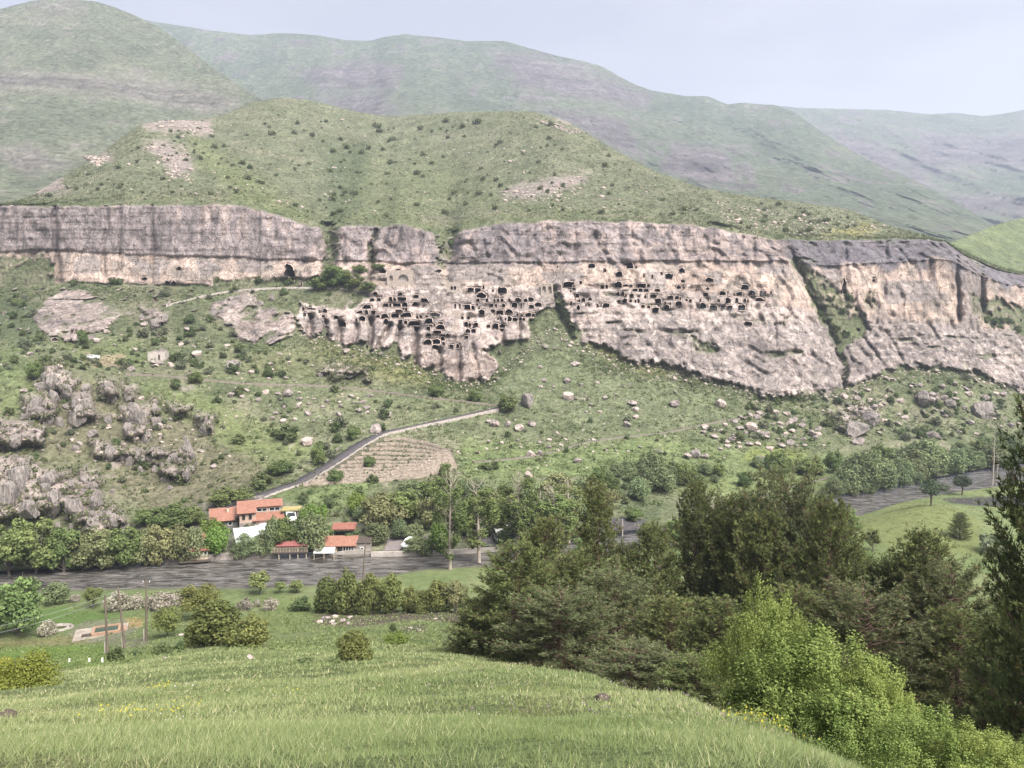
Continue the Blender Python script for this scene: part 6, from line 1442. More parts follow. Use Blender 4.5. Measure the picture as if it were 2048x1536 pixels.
stones([[(1400, 860), (1500, 830), (1560, 815), (1660, 870), (1600, 900), (1440, 900)], [(1650, 800), (1800, 760), (1960, 770), (2050, 810), (2050, 870), (1880, 870), (1760, 850)]], 52, 12, (7, 17), "loose boulders right of the smooth slope", ["grey loose boulder", "pale loose boulder"])
stones([[(0, 600), (70, 600), (100, 690), (260, 640), (420, 650), (640, 730), (600, 765), (250, 745), (0, 740)], [(440, 780), (740, 790), (740, 840), (560, 850)]], 36, 15, (6, 14), "loose boulders of the western slope", ["grey loose stone", "pinkish loose stone"])
stones([[(1040, 700), (1110, 670), (1180, 710), (1300, 780), (1300, 850), (1060, 850), (1020, 780)], [(960, 880), (1100, 870), (1300, 880), (1300, 905), (1000, 905)]], 20, 16, (5, 10), "loose stones on the smooth green slope", ["small grey stone", "small pale stone"])
stones([[(0, 760), (200, 760), (420, 860), (440, 940), (200, 930), (0, 900)]], 46, 11, (6, 14), "loose stones of the rocky spur", ["grey spur stone", "pale spur stone"])
# stones too small to pick apart on the hill and the mountain
def stone_field(name, spots, wmin, wmax):
    src = []
    import bmesh
    bm = bmesh.new(); bmesh.ops.create_icosphere(bm, subdivisions=1, radius=1.0)
    b0 = np.array([v.co[:] for v in bm.verts]); f0 = np.array([[v.index for v in f.verts] for f in bm.faces]); bm.free()
    V_, F_ = [], []
    for k, p in enumerate(spots):
        w = rs.uniform(wmin, wmax) * (1 if rs.random() < .85 else 1.8)
        V_.append(b0 * rs.uniform(.6, 1.1, (len(b0), 1)) * np.array([w, w, w * .7]) + np.array(p)); F_.append(f0 + k * len(b0))
    return tag(link(name, mesh_np(name, np.concatenate(V_), [np.concatenate(F_)], mats=[M_BOULDERP])), kind='stuff')
spots = [at(u, v) for u, v in scatter([[(290, 250), (340, 238), (425, 245), (425, 272), (370, 272)], [(285, 290), (370, 300), (390, 360), (340, 365)], [(990, 385), (1180, 350), (1150, 400), (1030, 410)], [(1060, 235), (1180, 265), (1140, 268)], [(160, 310), (220, 315), (200, 335)]], 90, 2, rs)] + [at(u, v) for u, v in scatter([HILLP[0], [(1430, 400), (1780, 455), (1600, 470), (1450, 450)]], 170, 4, rs)]
stone_field("hillside_stones", spots, .5, 1.1)
toe = []
for u in np.linspace(600, 2060, 620):
    i = int(np.searchsorted(U, u)); v0 = float(cs[4][0][min(i, NU - 1)])
    toe.append(at(u + rs.uniform(-4, 4), v0 + abs(rs.normal()) * 13 - 5))
stone_field("scree", toe, .25, .75)
spots = [at(u, v) for u, v in scatter([[(0, 580), (500, 690), (1000, 780), (2050, 800), (2050, 900), (1000, 950), (600, 940), (0, 900)]], 520, 3, rs)]
stone_field("slope_stones", spots, .2, .5)

# tufts and low growth that roughen the slopes
def low_growth(name, spots, size, cols, nl=9):
    p = np.array([tuple(q) for q in spots]); n_ = len(p); rng = np.random.default_rng(8)
    pos = np.repeat(p, nl, 0) + rng.normal(0, 1, (n_ * nl, 3)) * size * np.array([.8, .8, .28]) + np.array([0, 0, size * .25])
    v = leaf_cards(pos, np.tile([0, -.3, 1.0], (n_ * nl, 1)), size * rng.uniform(.25, .6, n_ * nl), rng)
    c = lerp(np.tile(rgb(*cols[0]), (n_, 1)), rgb(*cols[1]), rng.random(n_)); c = np.repeat(c, nl, 0) * rng.uniform(.8, 1.2, (n_ * nl, 1))
    me = mesh_np(name, v, [np.arange(4 * n_ * nl).reshape(-1, 4)], np.concatenate([np.repeat(c, 4, 0), np.ones((4 * n_ * nl, 1))], 1), mats=[M_LEAF])
    return tag(link(name, me), kind='stuff')
def near_spots(n_, dmin, dmax, smin, smax):
    rng = np.random.default_rng(n_); D = rng.uniform(dmin, dmax, n_); s = rng.uniform(smin, smax, n_)
    ok = (D < nearD(s) - 3) & (fbm(np.stack([s * D, D, 0 * D], -1) * .12, 3, 220) + .5 * rng.random(n_) > .1)
    D, s = D[ok], s[ok]; return np.stack([s * D, D, zn(s * D, D)], -1)
low_growth("meadow_growth", near_spots(4200, 55, 128, -.75, .1), .28, [(.10, .125, .045), (.19, .21, .09)], 7)
low_growth("meadow_growth", near_spots(2600, 110, 215, .25, .78), .34, [(.13, .145, .06), (.21, .22, .10)], 7)
def grid_spots(n_, t0, t1, cond):
    rng = np.random.default_rng(int(n_)); out = []
    rr = np.where((TT[:, 0] > t0) & (TT[:, 0] < t1))[0]; cc = np.where((U > -30) & (U < 2080))[0]
    i = rng.choice(rr, n_); j = rng.choice(cc, n_)
    ok = cond(i, j, rng)
    return TW[i[ok], j[ok]]
low_growth("undergrowth", grid_spots(19000, .4, 4.8, lambda i, j, r: (ROCK[i, j] < .4) & (r.random(len(i)) < .25 + .9 * np.clip(fbm(TW[i, j] * .05, 3, 200) + .25, 0, 1))), .75, [(.055, .075, .032), (.125, .15, .06)], 8)
low_growth("undergrowth", grid_spots(9000, 7.03, 9.0, lambda i, j, r: (ROCK[i, j] < .5)), .8, [(.075, .09, .045), (.14, .15, .075)], 6)
low_growth("undergrowth", grid_spots(60000, .9, 3.2, lambda i, j, r: (crag[i, j] > .15) & (r.random(len(i)) < .45)), .8, [(.07, .085, .04), (.15, .165, .075)], 7)
low_growth("undergrowth", grid_spots(3000, 4.2, 6.98, lambda i, j, r: ((ROCK[i, j] < .35) | (r.random(len(i)) < .05)) & (Dcut[i, j] - DFREE[i, j] < .5)), .8, [(.055, .075, .032), (.10, .12, .05)], 7)
# ================================================================== BUILDINGS AND SMALL THINGS
M_ROOF = simple_mat("red_roof_sheet", (.25, .122, .086), var=.25, scale=1.5, rough=.6)
M_TILE = simple_mat("red_clay_tile", (.30, .13, .10), var=.4, scale=4, rough=.8)
M_DULLRED = simple_mat("faded_red_sheet", (.25, .095, .09), var=.25, scale=2, rough=.6)
M_PINKWALL = simple_mat("pink_plaster", (.42, .30, .25), var=.12, scale=1.5)
M_WHITE = simple_mat("white_paint", (.72, .72, .70), var=.08, scale=2, rough=.5)
M_CREAM = simple_mat("cream_wood", (.45, .38, .29), var=.2, scale=3)
M_DARK = simple_mat("dark_timber", (.07, .055, .045), var=.35, scale=3)
M_GLASS = simple_mat("dark_glass", (.02, .024, .028), var=.2, scale=1, rough=.08, spec=.6)
M_CONC = simple_mat("pale_concrete", (.40, .36, .325), var=.25, scale=.9, bump=.3)
M_GREYW = simple_mat("grey_boards", (.16, .15, .145), var=.35, scale=2.5, stretch=(3, 3, .4))
M_THATCH = simple_mat("dry_turf", (.30, .25, .11), var=.3, scale=2)
M_SHEET = simple_mat("white_roof_sheet", (.44, .47, .47), var=.14, scale=.8, rough=.45)
M_TYRE = simple_mat("tyre_rubber", (.02, .02, .02), var=.2)
M_STEEL = simple_mat("grey_steel", (.30, .30, .31), var=.2, rough=.45)
M_POLE = simple_mat("weathered_pole_wood", (.125, .10, .08), var=.4, scale=2, stretch=(2, 2, .2))
M_CLOTHY = simple_mat("yellow_white_cloth", (.66, .58, .36), var=.25, scale=3)
M_REDCL = simple_mat("dark_red_cloth", (.16, .02, .025), var=.2)
M_POOLW = simple_mat("green_pool_water", (.03, .06, .045), var=.1, rough=.08, spec=.6)
M_BRICKO = simple_mat("orange_brick", (.27, .175, .12), var=.3, scale=3)
M_BRICK = simple_mat("rubble_masonry", (.22, .195, .18), var=.5, scale=1.6, bump=.7)

def place(name, u, v, yaw, label, cat, group=None, dz=0.0):
    p = at(u, v)
    o = empty(name, p + Vector((0, 0, dz)), math.radians(yaw)); tag(o, label, cat, group)
    return o
def bx(name, parent, mat, *dims, **kw):
    mb = MB(); mb.box(*dims); o = mb.build(name, mat, parent)
    if kw.get('label'): o['label'] = kw['label']
    return o
def roof_sheet(name, parent, mat, quad, th=.14, ribs=0, ribmat=None, tiles=0):
    """a pitched roof plane (quad: front-left, front-right, back-right, back-left) with standing seams or courses of tiles"""
    mb = MB(); mb.slab(quad, th); r_ = mb.build(name, mat, parent)
    q = [Vector(p) for p in quad]; nrm = (q[1] - q[0]).cross(q[3] - q[0]).normalized()
    if nrm.z < 0: nrm = -nrm
    if ribs:
        s = MB()
        for k in range(ribs + 1):
            t = k / ribs; a = q[0].lerp(q[1], t); b = q[3].lerp(q[2], t); e = (q[1] - q[0]).normalized() * .025
            s.slab([a - e + nrm * .05, a + e + nrm * .05, b + e + nrm * .05, b - e + nrm * .05], .049)
        s.build("seam", ribmat or mat, r_)['kind'] = 'stuff'
    if tiles:
        s = MB(); nc, nr_ = tiles, max(3, tiles // 4)
        for i in range(nc):
            for j in range(nr_):
                a0, a1 = i / nc, (i + .86) / nc; b0, b1 = j / nr_, (j + .98) / nr_
                pt = lambda a, b, h: q[0].lerp(q[1], a).lerp(q[3].lerp(q[2], a), b) + nrm * h
                o_ = random.uniform(0, .03)
                s.slab([pt(a0, b0, .12 + o_), pt(a1, b0, .12 + o_), pt(a1, b1, .05 + o_), pt(a0, b1, .05 + o_)], .045)
        s.build("roof_tiles", mat, r_)['kind'] = 'stuff'
    return r_
def window(parent, x0, x1, y, z0, z1, frame=None, depth=.12, n_=1):
    mb = MB(); t = .09
    mb.box(x0, x1, y - depth, y + .02, z0, z0 + t); mb.box(x0, x1, y - depth, y + .02, z1 - t, z1)
    for k in range(n_ + 1):
        xm = x0 + (x1 - x0 - t) * k / n_; mb.box(xm, xm + t, y - depth, y + .02, z0 + t, z1 - t)
    w = mb.build("window", frame or M_WHITE, parent)
    for k in range(n_):
        a = x0 + (x1 - x0 - t) * k / n_ + t; b = x0 + (x1 - x0 - t) * (k + 1) / n_
        g_ = MB(); g_.box(a, b, y - depth * .4, y - depth * .2, z0 + t, z1 - t); g_.build("pane", M_GLASS, w)
    return w

# house with the chimney: one red roof plane sloping to the river
h1 = place("house", 449, 1054, 24, "small grey house with a single red roof plane and a chimney", "house")
bx("wall", h1, M_GREYW, -2.6, 2.6, -2.2, 2.2, -2.5, 2.5)
mb = MB(); mb.prism([(-2.2, 2.5), (2.2, 2.5), (2.2, 4.1)], 0, -2.6, 2.6); mb.build("gable", M_GREYW, h1)
r_ = roof_sheet("roof", h1, M_ROOF, [(-3.0, -2.9, 2.38), (3.0, -2.9, 2.38), (3.0, 2.6, 4.45), (-3.0, 2.6, 4.45)], ribs=10)
ch = bx("chimney", r_, M_CREAM, .55, 1.05, .5, 1.0, 3.2, 4.9); bx("chimney_cap", r_, M_DARK, .45, 1.15, .4, 1.1, 4.9, 5.05)
for x in (-1.4, .6): window(h1, x, x + .9, -2.2, .9, 1.9)
bx("porch", h1, M_DARK, -4.2, -2.6, -1.6, 1.6, -2.5, 1.4)
# two-level house
h2 = place("house", 520, 1046, 20, "two-level pink house with two red roofs and a window band between them", "house")
bx("wall", h2, M_PINKWALL, -4.0, -.8, -2.4, 2.8, -2.5, 4.4); bx("wall", h2, M_PINKWALL, -.8, 4.2, .2, 2.8, -2.5, 4.4)
bx("lower_wall", h2, M_PINKWALL, -.8, 4.4, -2.6, .2, -2.5, 1.9)
bx("stone_base", h2, M_BRICK, -4.06, -.86, -2.46, 2.0, -2.6, 1.2)
mb = MB(); mb.prism([(-2.4, 4.4), (2.8, 4.4), (2.8, 6.1)], 0, -4.0, -.8); mb.prism([(.2, 4.4), (2.8, 4.4), (2.8, 6.1), (.2, 5.25)], 0, -.8, 4.2); mb.build("gable", M_PINKWALL, h2)
roof_sheet("roof", h2, M_ROOF, [(-4.5, -3.0, 4.25), (-.7, -3.0, 4.25), (-.7, 3.3, 6.32), (-4.5, 3.3, 6.32)], ribs=7)
roof_sheet("roof", h2, M_ROOF, [(-.7, -.4, 5.1), (4.7, -.4, 5.1), (4.7, 3.3, 6.32), (-.7, 3.3, 6.32)], ribs=9)
roof_sheet("roof", h2, M_ROOF, [(-1.5, -3.2, 1.75), (4.9, -3.2, 1.75), (4.7, .2, 3.1), (-1.0, .2, 3.1)], ribs=11)
window(h2, -.6, 1.5, .2, 3.5, 4.5, n_=2); window(h2, 1.9, 4.1, .2, 3.5, 4.5, n_=2)
window(h2, -3.5, -2.9, -2.4, 2.2, 3.7, frame=M_DARK); window(h2, -2.2, -1.6, -2.4, 2.2, 3.7, frame=M_DARK)
for x in (2.2, 2.9, 3.6, 4.2): bx("pillar", h2, M_CREAM, x, x + .18, -3.0, -2.8, -2.5, 1.75)
bx("balcony", h2, M_DARK, -4.9, -4.06, -1.0, 2.6, 2.2, 2.4); bx("balcony_rail", h2, M_DARK, -4.9, -4.82, -1.0, 2.6, 3.0, 3.1)
h1.scale = (1, 1, .85); h2.scale = (1.05, 1, .72)
# stone garage with a turf roof
g_ = place("shed", 583, 1038, 8, "low stone shed with a dry turf roof and dark doorway beside the white van", "shed")
mb = MB(); mb.box(-1.7, -1.3, -1.3, 1.6, -1.5, 2.2); mb.box(1.3, 1.8, -1.3, 1.6, -1.5, 2.2); mb.box(-1.3, 1.3, 1.3, 1.6, -1.5, 2.2); mb.build("wall", M_BRICK, g_)
bx("doorway", g_, M_DARK, -1.3, 1.3, .3, .4, -1.5, 2.0)
bx("roof", g_, M_THATCH, -2.0, 2.1, -1.7, 1.9, 2.2, 2.5)
# open barn with a white sheet roof
b_ = place("open_barn", 506, 1094, 26, "open barn with a large white sheet roof half hidden by willows", "barn")
for x in (-3.0, 0, 3.0):
    for y, hh in ((-2.2, 2.2), (2.2, 3.4)): bx("post", b_, M_DARK, x - .1, x + .1, y - .1, y + .1, -1.5, hh)
roof_sheet("roof", b_, M_SHEET, [(-3.6, -2.8, 2.1), (3.6, -2.8, 2.1), (3.6, 2.8, 3.7), (-3.6, 2.8, 3.7)], ribs=14)
bx("back_wall", b_, M_GREYW, -3.1, 3.1, 2.35, 2.45, -1.5, 3.3)
# cabin at the left, mostly behind trees
c_ = place("cabin", 401, 1112, 14, "wooden cabin with an orange roof partly hidden by trees on the quay", "cabin")
bx("wall", c_, M_CREAM, -1.8, 1.5, -1.2, 1.4, -1, 1.7)
roof_sheet("roof", c_, M_TILE, [(-2.2, -1.7, 1.5), (1.9, -1.7, 1.5), (1.5, 1.6, 4.2), (-1.9, 1.6, 4.2)], tiles=18)
bx("terrace_deck", c_, M_DARK, -3.6, 2.2, -2.4, -1.2, -.6, -.4)
for x in (-1.2, -.1, .8): window(c_, x, x + .7, -1.2, .4, 1.3)
# small tiled shelter
s_ = place("shelter", 689, 1070, 4, "small open shelter with a bright clay tile roof among bushes", "shelter")
for x in (-2.2, 2.2):
    for y in (-.9, .9): bx("post", s_, M_CREAM, x - .08, x + .08, y - .08, y + .08, -1, 1.9 + .25 * y)
roof_sheet("roof", s_, M_TILE, [(-2.5, -1.4, 1.55), (2.5, -1.4, 1.55), (2.5, 1.4, 2.35), (-2.5, 1.4, 2.35)], tiles=24)
bx("bench", s_, M_DARK, -2, 2, .4, .8, 0, .45)
# long riverside house
l_ = place("riverside_house", 676, 1107, 3, "long low riverside house with a red roof, white awning and stone annex", "house")
bx("wall", l_, M_CREAM, -4.2, 3.7, 0, 2.6, -1.2, 1.9); bx("annex_wall", l_, M_BRICK, 3.75, 6.7, -.1, 2.4, -1.2, 2.2)
roof_sheet("roof", l_, M_ROOF, [(-4.5, -.6, 1.7), (3.9, -.6, 1.7), (3.9, 2.9, 3.0), (-4.5, 2.9, 3.0)], ribs=14)
roof_sheet("annex_roof", l_, M_DARK, [(3.95, -.3, 2.22), (6.8, -.3, 2.22), (6.8, 2.6, 2.9), (3.95, 2.6, 2.9)], ribs=6)
roof_sheet("awning", l_, M_WHITE, [(-4.6, -2.2, .75), (-.4, -2.2, .75), (-.4, -.62, 1.55), (-4.6, -.62, 1.55)], th=.06)
window(l_, -.1, .9, 0, -.4, 1.5, frame=M_DARK, n_=2); window(l_, 1.0, 3.3, 0, .2, 1.5, n_=4); window(l_, 4.6, 5.3, -.1, .4, 1.3)
for x in (-4.5, -2.5, -.5): bx("awning_post", l_, M_CREAM, x, x + .1, -2.15, -2.05, -1.6, .72)
bx("bench_row", l_, M_DARK, -4.2, -.6, -1.7, -1.4, -1.2, -.3)
# concrete apron down to the water
mb = MB(); A = [P(628, 1112, surfD(628, 1112)) + [0, 0, .45], P(742, 1103, surfD(742, 1103)) + [0, 0, .7], P(744, 1119, 151.2) , P(618, 1121, 150.6)]
A[2][2] = .35; A[3][2] = .3
mb.slab([A[3], A[2], A[1], A[0]], 1.2); tag(mb.build("boat_ramp", M_CONC), "pale sloping concrete apron between the riverside house and the water", "ramp")
# riverside pavilion
p_ = PV(585, float(v_of(150.5, 1.5)), 150.5)
pv = empty("pavilion", p_, math.radians(4)); tag(pv, "riverside pavilion with a dull red roof and wooden railing above the water", "pavilion")
bx("deck", pv, M_DARK, -3.6, 3.4, -1.8, 2.0, -.25, 0)
for x in (-2.4, -.2, 1.4, 3.1):
    for y in (-1.5, 1.7): bx("post", pv, M_CREAM, x - .07, x + .07, y - .07, y + .07, -1.8 if y < 0 else -.3, 1.38 if y < 0 else 1.85)
roof_sheet("roof", pv, M_DULLRED, [(-2.9, -2.0, 1.35), (3.5, -2.0, 1.35), (3.3, 2.1, 2.15), (-2.5, 2.1, 2.15)], ribs=12)
rl = bx("railing", pv, M_CREAM, -3.6, 3.4, -1.78, -1.70, .85, .95)
for k in range(24):
    x = -3.55 + k * .3; bx("baluster", rl, M_CREAM, x, x + .09, -1.78, -1.71, 0, .85)
bx("table", pv, M_DARK, -1.5, 1.8, -.4, .5, .05, .75)
# stone hut on the slope
hs = place("stone_hut", 316, 718, 6, "small pale stone hut with a broken gable on the bushy slope", "hut")
mb = MB(); mb.box(-2.9, 2.9, -1.6, -1.2, -2, 2.0); mb.box(2.5, 2.9, -1.2, 2.4, -2, 2.4); mb.box(-2.9, -2.5, -1.2, 2.4, -2, 2.6); mb.box(-2.5, 2.5, 2.0, 2.4, -2, 2.6); mb.build("wall", M_CONC, hs)
mb = MB(); mb.prism([(-2.9, 2.6), (-1.6, 3.3), (-.6, 2.9), (.4, 4.0), (1.6, 3.4), (2.9, 2.6)], 1, 2.0, 2.4); mb.build("gable", M_BRICK, hs)
bx("doorway", hs, M_DARK, .6, 1.3, -1.64, -1.6, -.2, 1.5)

# quay walls on the far bank
def wall_line(name, pts, top, bot, th, mat, label, stones_=True):
    q = np.array(pts, float); mb = MB()
    for (a, b) in zip(q[:-1], q[1:]):
        d = b - a; nrm_ = np.array([-d[1], d[0]]) / np.hypot(*d) * th
        mb.add([(a[0], a[1], bot), (b[0], b[1], bot), (b[0] + nrm_[0], b[1] + nrm_[1], bot), (a[0] + nrm_[0], a[1] + nrm_[1], bot), (a[0], a[1], top), (b[0], b[1], top), (b[0] + nrm_[0], b[1] + nrm_[1], top), (a[0] + nrm_[0], a[1] + nrm_[1], top)],
               [(0, 3, 2, 1), (4, 5, 6, 7), (0, 1, 5, 4), (1, 2, 6, 5), (2, 3, 7, 6), (3, 0, 4, 7)])
    return tag(mb.build(name, mat), label, "wall")
def bank_pts(us, off=-.6):
    return [(float(P(u, 1120, bankD(u) + off)[0]), float(bankD(u) + off)) for u in us]
wall_line("quay_wall", bank_pts(np.linspace(330, 552, 14)), 1.35, -1.5, .6, M_STONE, "low stone quay wall under the trees left of the pavilion")
wall_line("quay_wall", bank_pts(np.linspace(742, 1010, 14)), 1.0, -1.5, .5, M_CONC, "low concrete quay wall along the gravel yard")
# roadside wall behind the houses
q = smooth_line([(418, 1030), (470, 1008), (505, 1000), (528, 998)], 16)
c3 = [P(a, b, surfD(a, b)) for a, b in q]
mb = MB()
for a, b in zip(c3[:-1], c3[1:]):
    mb.add([(a[0], a[1] - .2, a[2] - 1), (b[0], b[1] - .2, b[2] - 1), (b[0], b[1] + .3, b[2] - 1), (a[0], a[1] + .3, a[2] - 1), (a[0], a[1] - .2, a[2] + .9), (b[0], b[1] - .2, b[2] + .9), (b[0], b[1] + .3, b[2] + .9), (a[0], a[1] + .3, a[2] + .9)], [(0, 3, 2, 1), (4, 5, 6, 7), (0, 1, 5, 4), (1, 2, 6, 5), (2, 3, 7, 6), (3, 0, 4, 7)])
tag(mb.build("road_wall", M_BRICK), "grey masonry wall between the road and the house roofs", "wall")

# ------------------------------------------------------------------ vehicles
def van_parts(root, L=5.2, W=2.0, H=2.4, bonnet=1.0, mat=None):
    mat = mat or M_WHITE
    prof_ = [(-L / 2, .35), (L / 2, .35), (L / 2, .95), (L / 2 - .15, 1.12), (L / 2 - bonnet, 1.3), (L / 2 - bonnet - .75, H - .12), (L / 2 - bonnet - 1.0, H), (-L / 2 + .15, H), (-L / 2, H - .2)]
    mb = MB(); mb.prism(prof_, 1, -W / 2, W / 2); mb.build("body", mat, root)
    ws = MB(); a, b = Vector((L / 2 - bonnet + .02, 0, 1.36)), Vector((L / 2 - bonnet - .72, 0, H - .18)); nn = Vector((.9, 0, .55)).normalized() * .02
    ws.slab([(a.x + nn.x, -W / 2 + .12, a.z + nn.z), (a.x + nn.x, W / 2 - .12, a.z + nn.z), (b.x + nn.x, W / 2 - .18, b.z + nn.z), (b.x + nn.x, -W / 2 + .18, b.z + nn.z)], .03); ws.build("windscreen", M_GLASS, root)
    for sy in (-1, 1):
        x = L / 2 - bonnet - .7
        for k in range(3):
            m2 = MB(); x1 = x - .08 - k * 1.05; x0 = x1 - .95
            m2.box(max(x0, -L / 2 + .2), x1, sy * W / 2 - .02 + (.0 if sy > 0 else -.02), sy * W / 2 + .04 - (.0 if sy > 0 else .02), 1.4, H - .3); m2.build("side_window", M_GLASS, root)
        for xx in (L / 2 - .95, -L / 2 + 1.0):
            w = MB(); w.tube([(xx, sy * (W / 2 - .22), .36), (xx, sy * (W / 2 + .02), .36)], .36, 12); wo = w.build("wheel", M_TYRE, root)
            w = MB(); w.tube([(xx, sy * (W / 2 - .02), .36), (xx, sy * (W / 2 + .035), .36)], .2, 10); w.build("rim", M_STEEL, wo)
        hl_ = MB(); hl_.box(L / 2 - .05, L / 2 + .02, sy * .7 - .17, sy * .7 + .17, .72, .95); hl_.build("headlight", M_STEEL, root)
    bp_ = MB(); bp_.box(L / 2 - .05, L / 2 + .06, -W / 2 + .05, W / 2 - .05, .35, .6); bp_.build("bumper", M_DARK, root)
def van(u, v, yaw, label, scale=1.0, **kw):
    o = place("parked_van" if kw.get('H', 2.4) > 1.8 else "parked_car", u, v, yaw, label, "van" if kw.get('H', 2.4) > 1.8 else "car", None, .12)
    van_parts(o, **kw); o.scale = (scale,) * 3
    return o
van(999, 1082, -78, "white minibus facing the river, parked between the willows")
van(1012, 1068, -70, "second pale van parked behind the white minibus", mat=M_STEEL)
van(818, 1096, -108, "white van parked on the gravel yard behind a willow", L=4.0, W=1.7, H=1.82)
van(581, 1043, -65, "white van parked in front of the turf-roofed shed", L=4.8, H=2.2)
van(602, 1060, 150, "white car under the trees right of the two-level house", L=4.2, W=1.75, H=1.5, bonnet=1.1)
van(524, 1062, 160, "white car below the lower roof of the two-level house", L=4.2, W=1.75, H=1.5, bonnet=1.1)
van(186, 719, 20, "small white car parked on the earth road near the yellow bank", L=4.2, W=1.75, H=1.5, bonnet=1.1)
van(1432, 1112, -100, "silver car glimpsed through the pines", L=4.2, W=1.75, H=1.5, bonnet=1.1, mat=M_STEEL)

# ------------------------------------------------------------------ poles, wires, fence posts
def util_pole(name, p, h, r, lean, label, arms=True, stub=False, mat=None, group=None):
    o = empty(name, p); tag(o, label, "pole", group)
    mb = MB(); top = (lean[0], lean[1], h); mb.tube([(0, 0, -.6), (lean[0] * .5, lean[1] * .5, h * .5), top], [r * 1.2, r, r * .75], 8); mb.build("pole", mat or M_POLE, o)
    if stub: bx("footing", o, M_CONC, -.30, -.10 - r, -.12, .12, -.5, 1.5)
    if arms:
        mb = MB(); mb.box(lean[0] - .5, lean[0] + .5, lean[1] - .05, lean[1] + .05, h - .45, h - .35); a = mb.build("cross_arm", M_POLE, o)
        for x in (-.42, .42):
            mb = MB(); mb.tube([(lean[0] + x, lean[1], h - .35), (lean[0] + x, lean[1], h - .15)], .04, 6); mb.build("insulator", M_WHITE, a)
    return Vector((p.x + lean[0], p.y + lean[1], p.z + h - .2))
tips = []
for k, (ub, vb, D, ut, vt, lb) in enumerate(((216, 1330, 84, 210, 1190, "nearest and leftmost wooden utility pole with a pale footing"), (250, 1305, 88, 236, 1174, "middle wooden utility pole, leaning to the left"), (293, 1292, 92, 292.5, 1159, "rightmost and tallest wooden utility pole with a pale footing"))):
    p = PV(ub, vb, D); q = PV(ut, vt, D); p.z = float(zn(p.x, p.y))
    tips.append(util_pole("utility_pole", p, q.z - p.z, .13, (q.x - p.x, 0), lb, arms=(k == 2), stub=True, group="utility poles on the near bank"))
p = PV(724, 1150, 131); p.z = float(zn(p.x, p.y)); q = PV(731, 1087, 131)
tips.append(util_pole("utility_pole", p, q.z - p.z, .13, (q.x - p.x, 0), "dark leaning pole by the river behind the tall hedge", arms=False))
for (u, vb, vt, m_, lb) in ((1245, 1068, 1038, M_CONC, "pale lamp post at the edge of the asphalt parking lot"), (1273, 1104, 1047, M_POLE, "dark pole before the parking lot between two pines")):
    b0 = at(u, vb); q = PV(u, vt, b0.y); util_pole("lamp_post" if m_ is M_CONC else "utility_pole", b0, q.z - b0.z, .11, (0, 0), lb, arms=(m_ is M_POLE), mat=m_)
def wire(a, b, sag, label, r=.012):
    mb = MB(); mb.tube([a.lerp(b, t) - Vector((0, 0, sag * 4 * t * (1 - t))) for t in np.linspace(0, 1, 14)], r, 4)
    tag(mb.build("power_line", M_STEEL), label, "cable", "power lines")
wire(tips[2], tips[1], .3, "power line between the tallest and the middle pole")
wire(tips[1], tips[0], .3, "power line between the middle and the leftmost pole")
wire(tips[2], tips[3], 1.2, "power line from the tallest pole along the river")
for k, (v1, lb) in enumerate(((1255, "upper power line running from the poles out of the left border"), (1272, "lower power line running from the poles out of the left border"))):
    wire(tips[1] - Vector((0, 0, .2 + k * .5)), PV(-150, v1 + 20, 70), .8, lb, .014)
for k, u in enumerate((12, 51, 94, 139, 179, 205)):
    p = near_hit(u, 1325, 60); mb = MB(); mb.box(-.06, .06, -.06, .06, -.3, .42)
    tag(mb.build("fence_post", M_WHITE, None, p), ["white fence post at the left border of the green field", "second white fence post from the left border", "third white fence post from the left border", "fourth white fence post in the green field", "white fence post left of the first pole", "white fence post at the foot of the first pole"][k], "post", "white fence posts in the green field")
# pool on its slab
pp = near_hit(212, 1266, 60); pl = empty("bathing_pool", pp + Vector((0, 0, .05)), math.radians(24)); tag(pl, "small square pool with an orange brick rim on a pale slab", "pool")
pl.scale = (.85, .85, .85)
M_SLAB = simple_mat("dusty_slab", (.25, .215, .18), var=.35, scale=.7)
bx("slab", pl, M_SLAB, -4.6, 3.2, -2.4, 2.8, -.8, .18)
mb = MB(); mb.box(-2.0, 2.2, -1.5, -1.1, .18, .62); mb.box(-2.0, 2.2, 1.5, 1.9, .18, .62); mb.box(-2.0, -1.6, -1.1, 1.5, .18, .62); mb.box(1.8, 2.2, -1.1, 1.5, .18, .62); mb.build("rim", M_BRICKO, pl)
bx("water", pl, M_POOLW, -1.6, 1.8, -1.1, 1.5, .2, .42); bx("step", pl, M_DARK, -3.4, -2.1, -1.3, -.7, .18, .5); bx("step", pl, M_BRICKO, 2.3, 3.0, -1.0, 1.0, .18, .4)
# stone ring by the big left tree
pr = near_hit(118, 1258, 60); rr_ = empty("stone_ring", pr); tag(rr_, "grey round stone basin in the grass below the big left tree", "basin")
for r0, nm in ((1.9, "outer_ring"), (1.3, "inner_ring")):
    mb = MB(); mb.tube([(r0 * math.cos(a), r0 * .75 * math.sin(a), .12) for a in np.linspace(0, 6.283, 25)], .22, 6); mb.build(nm, M_STONE, rr_)
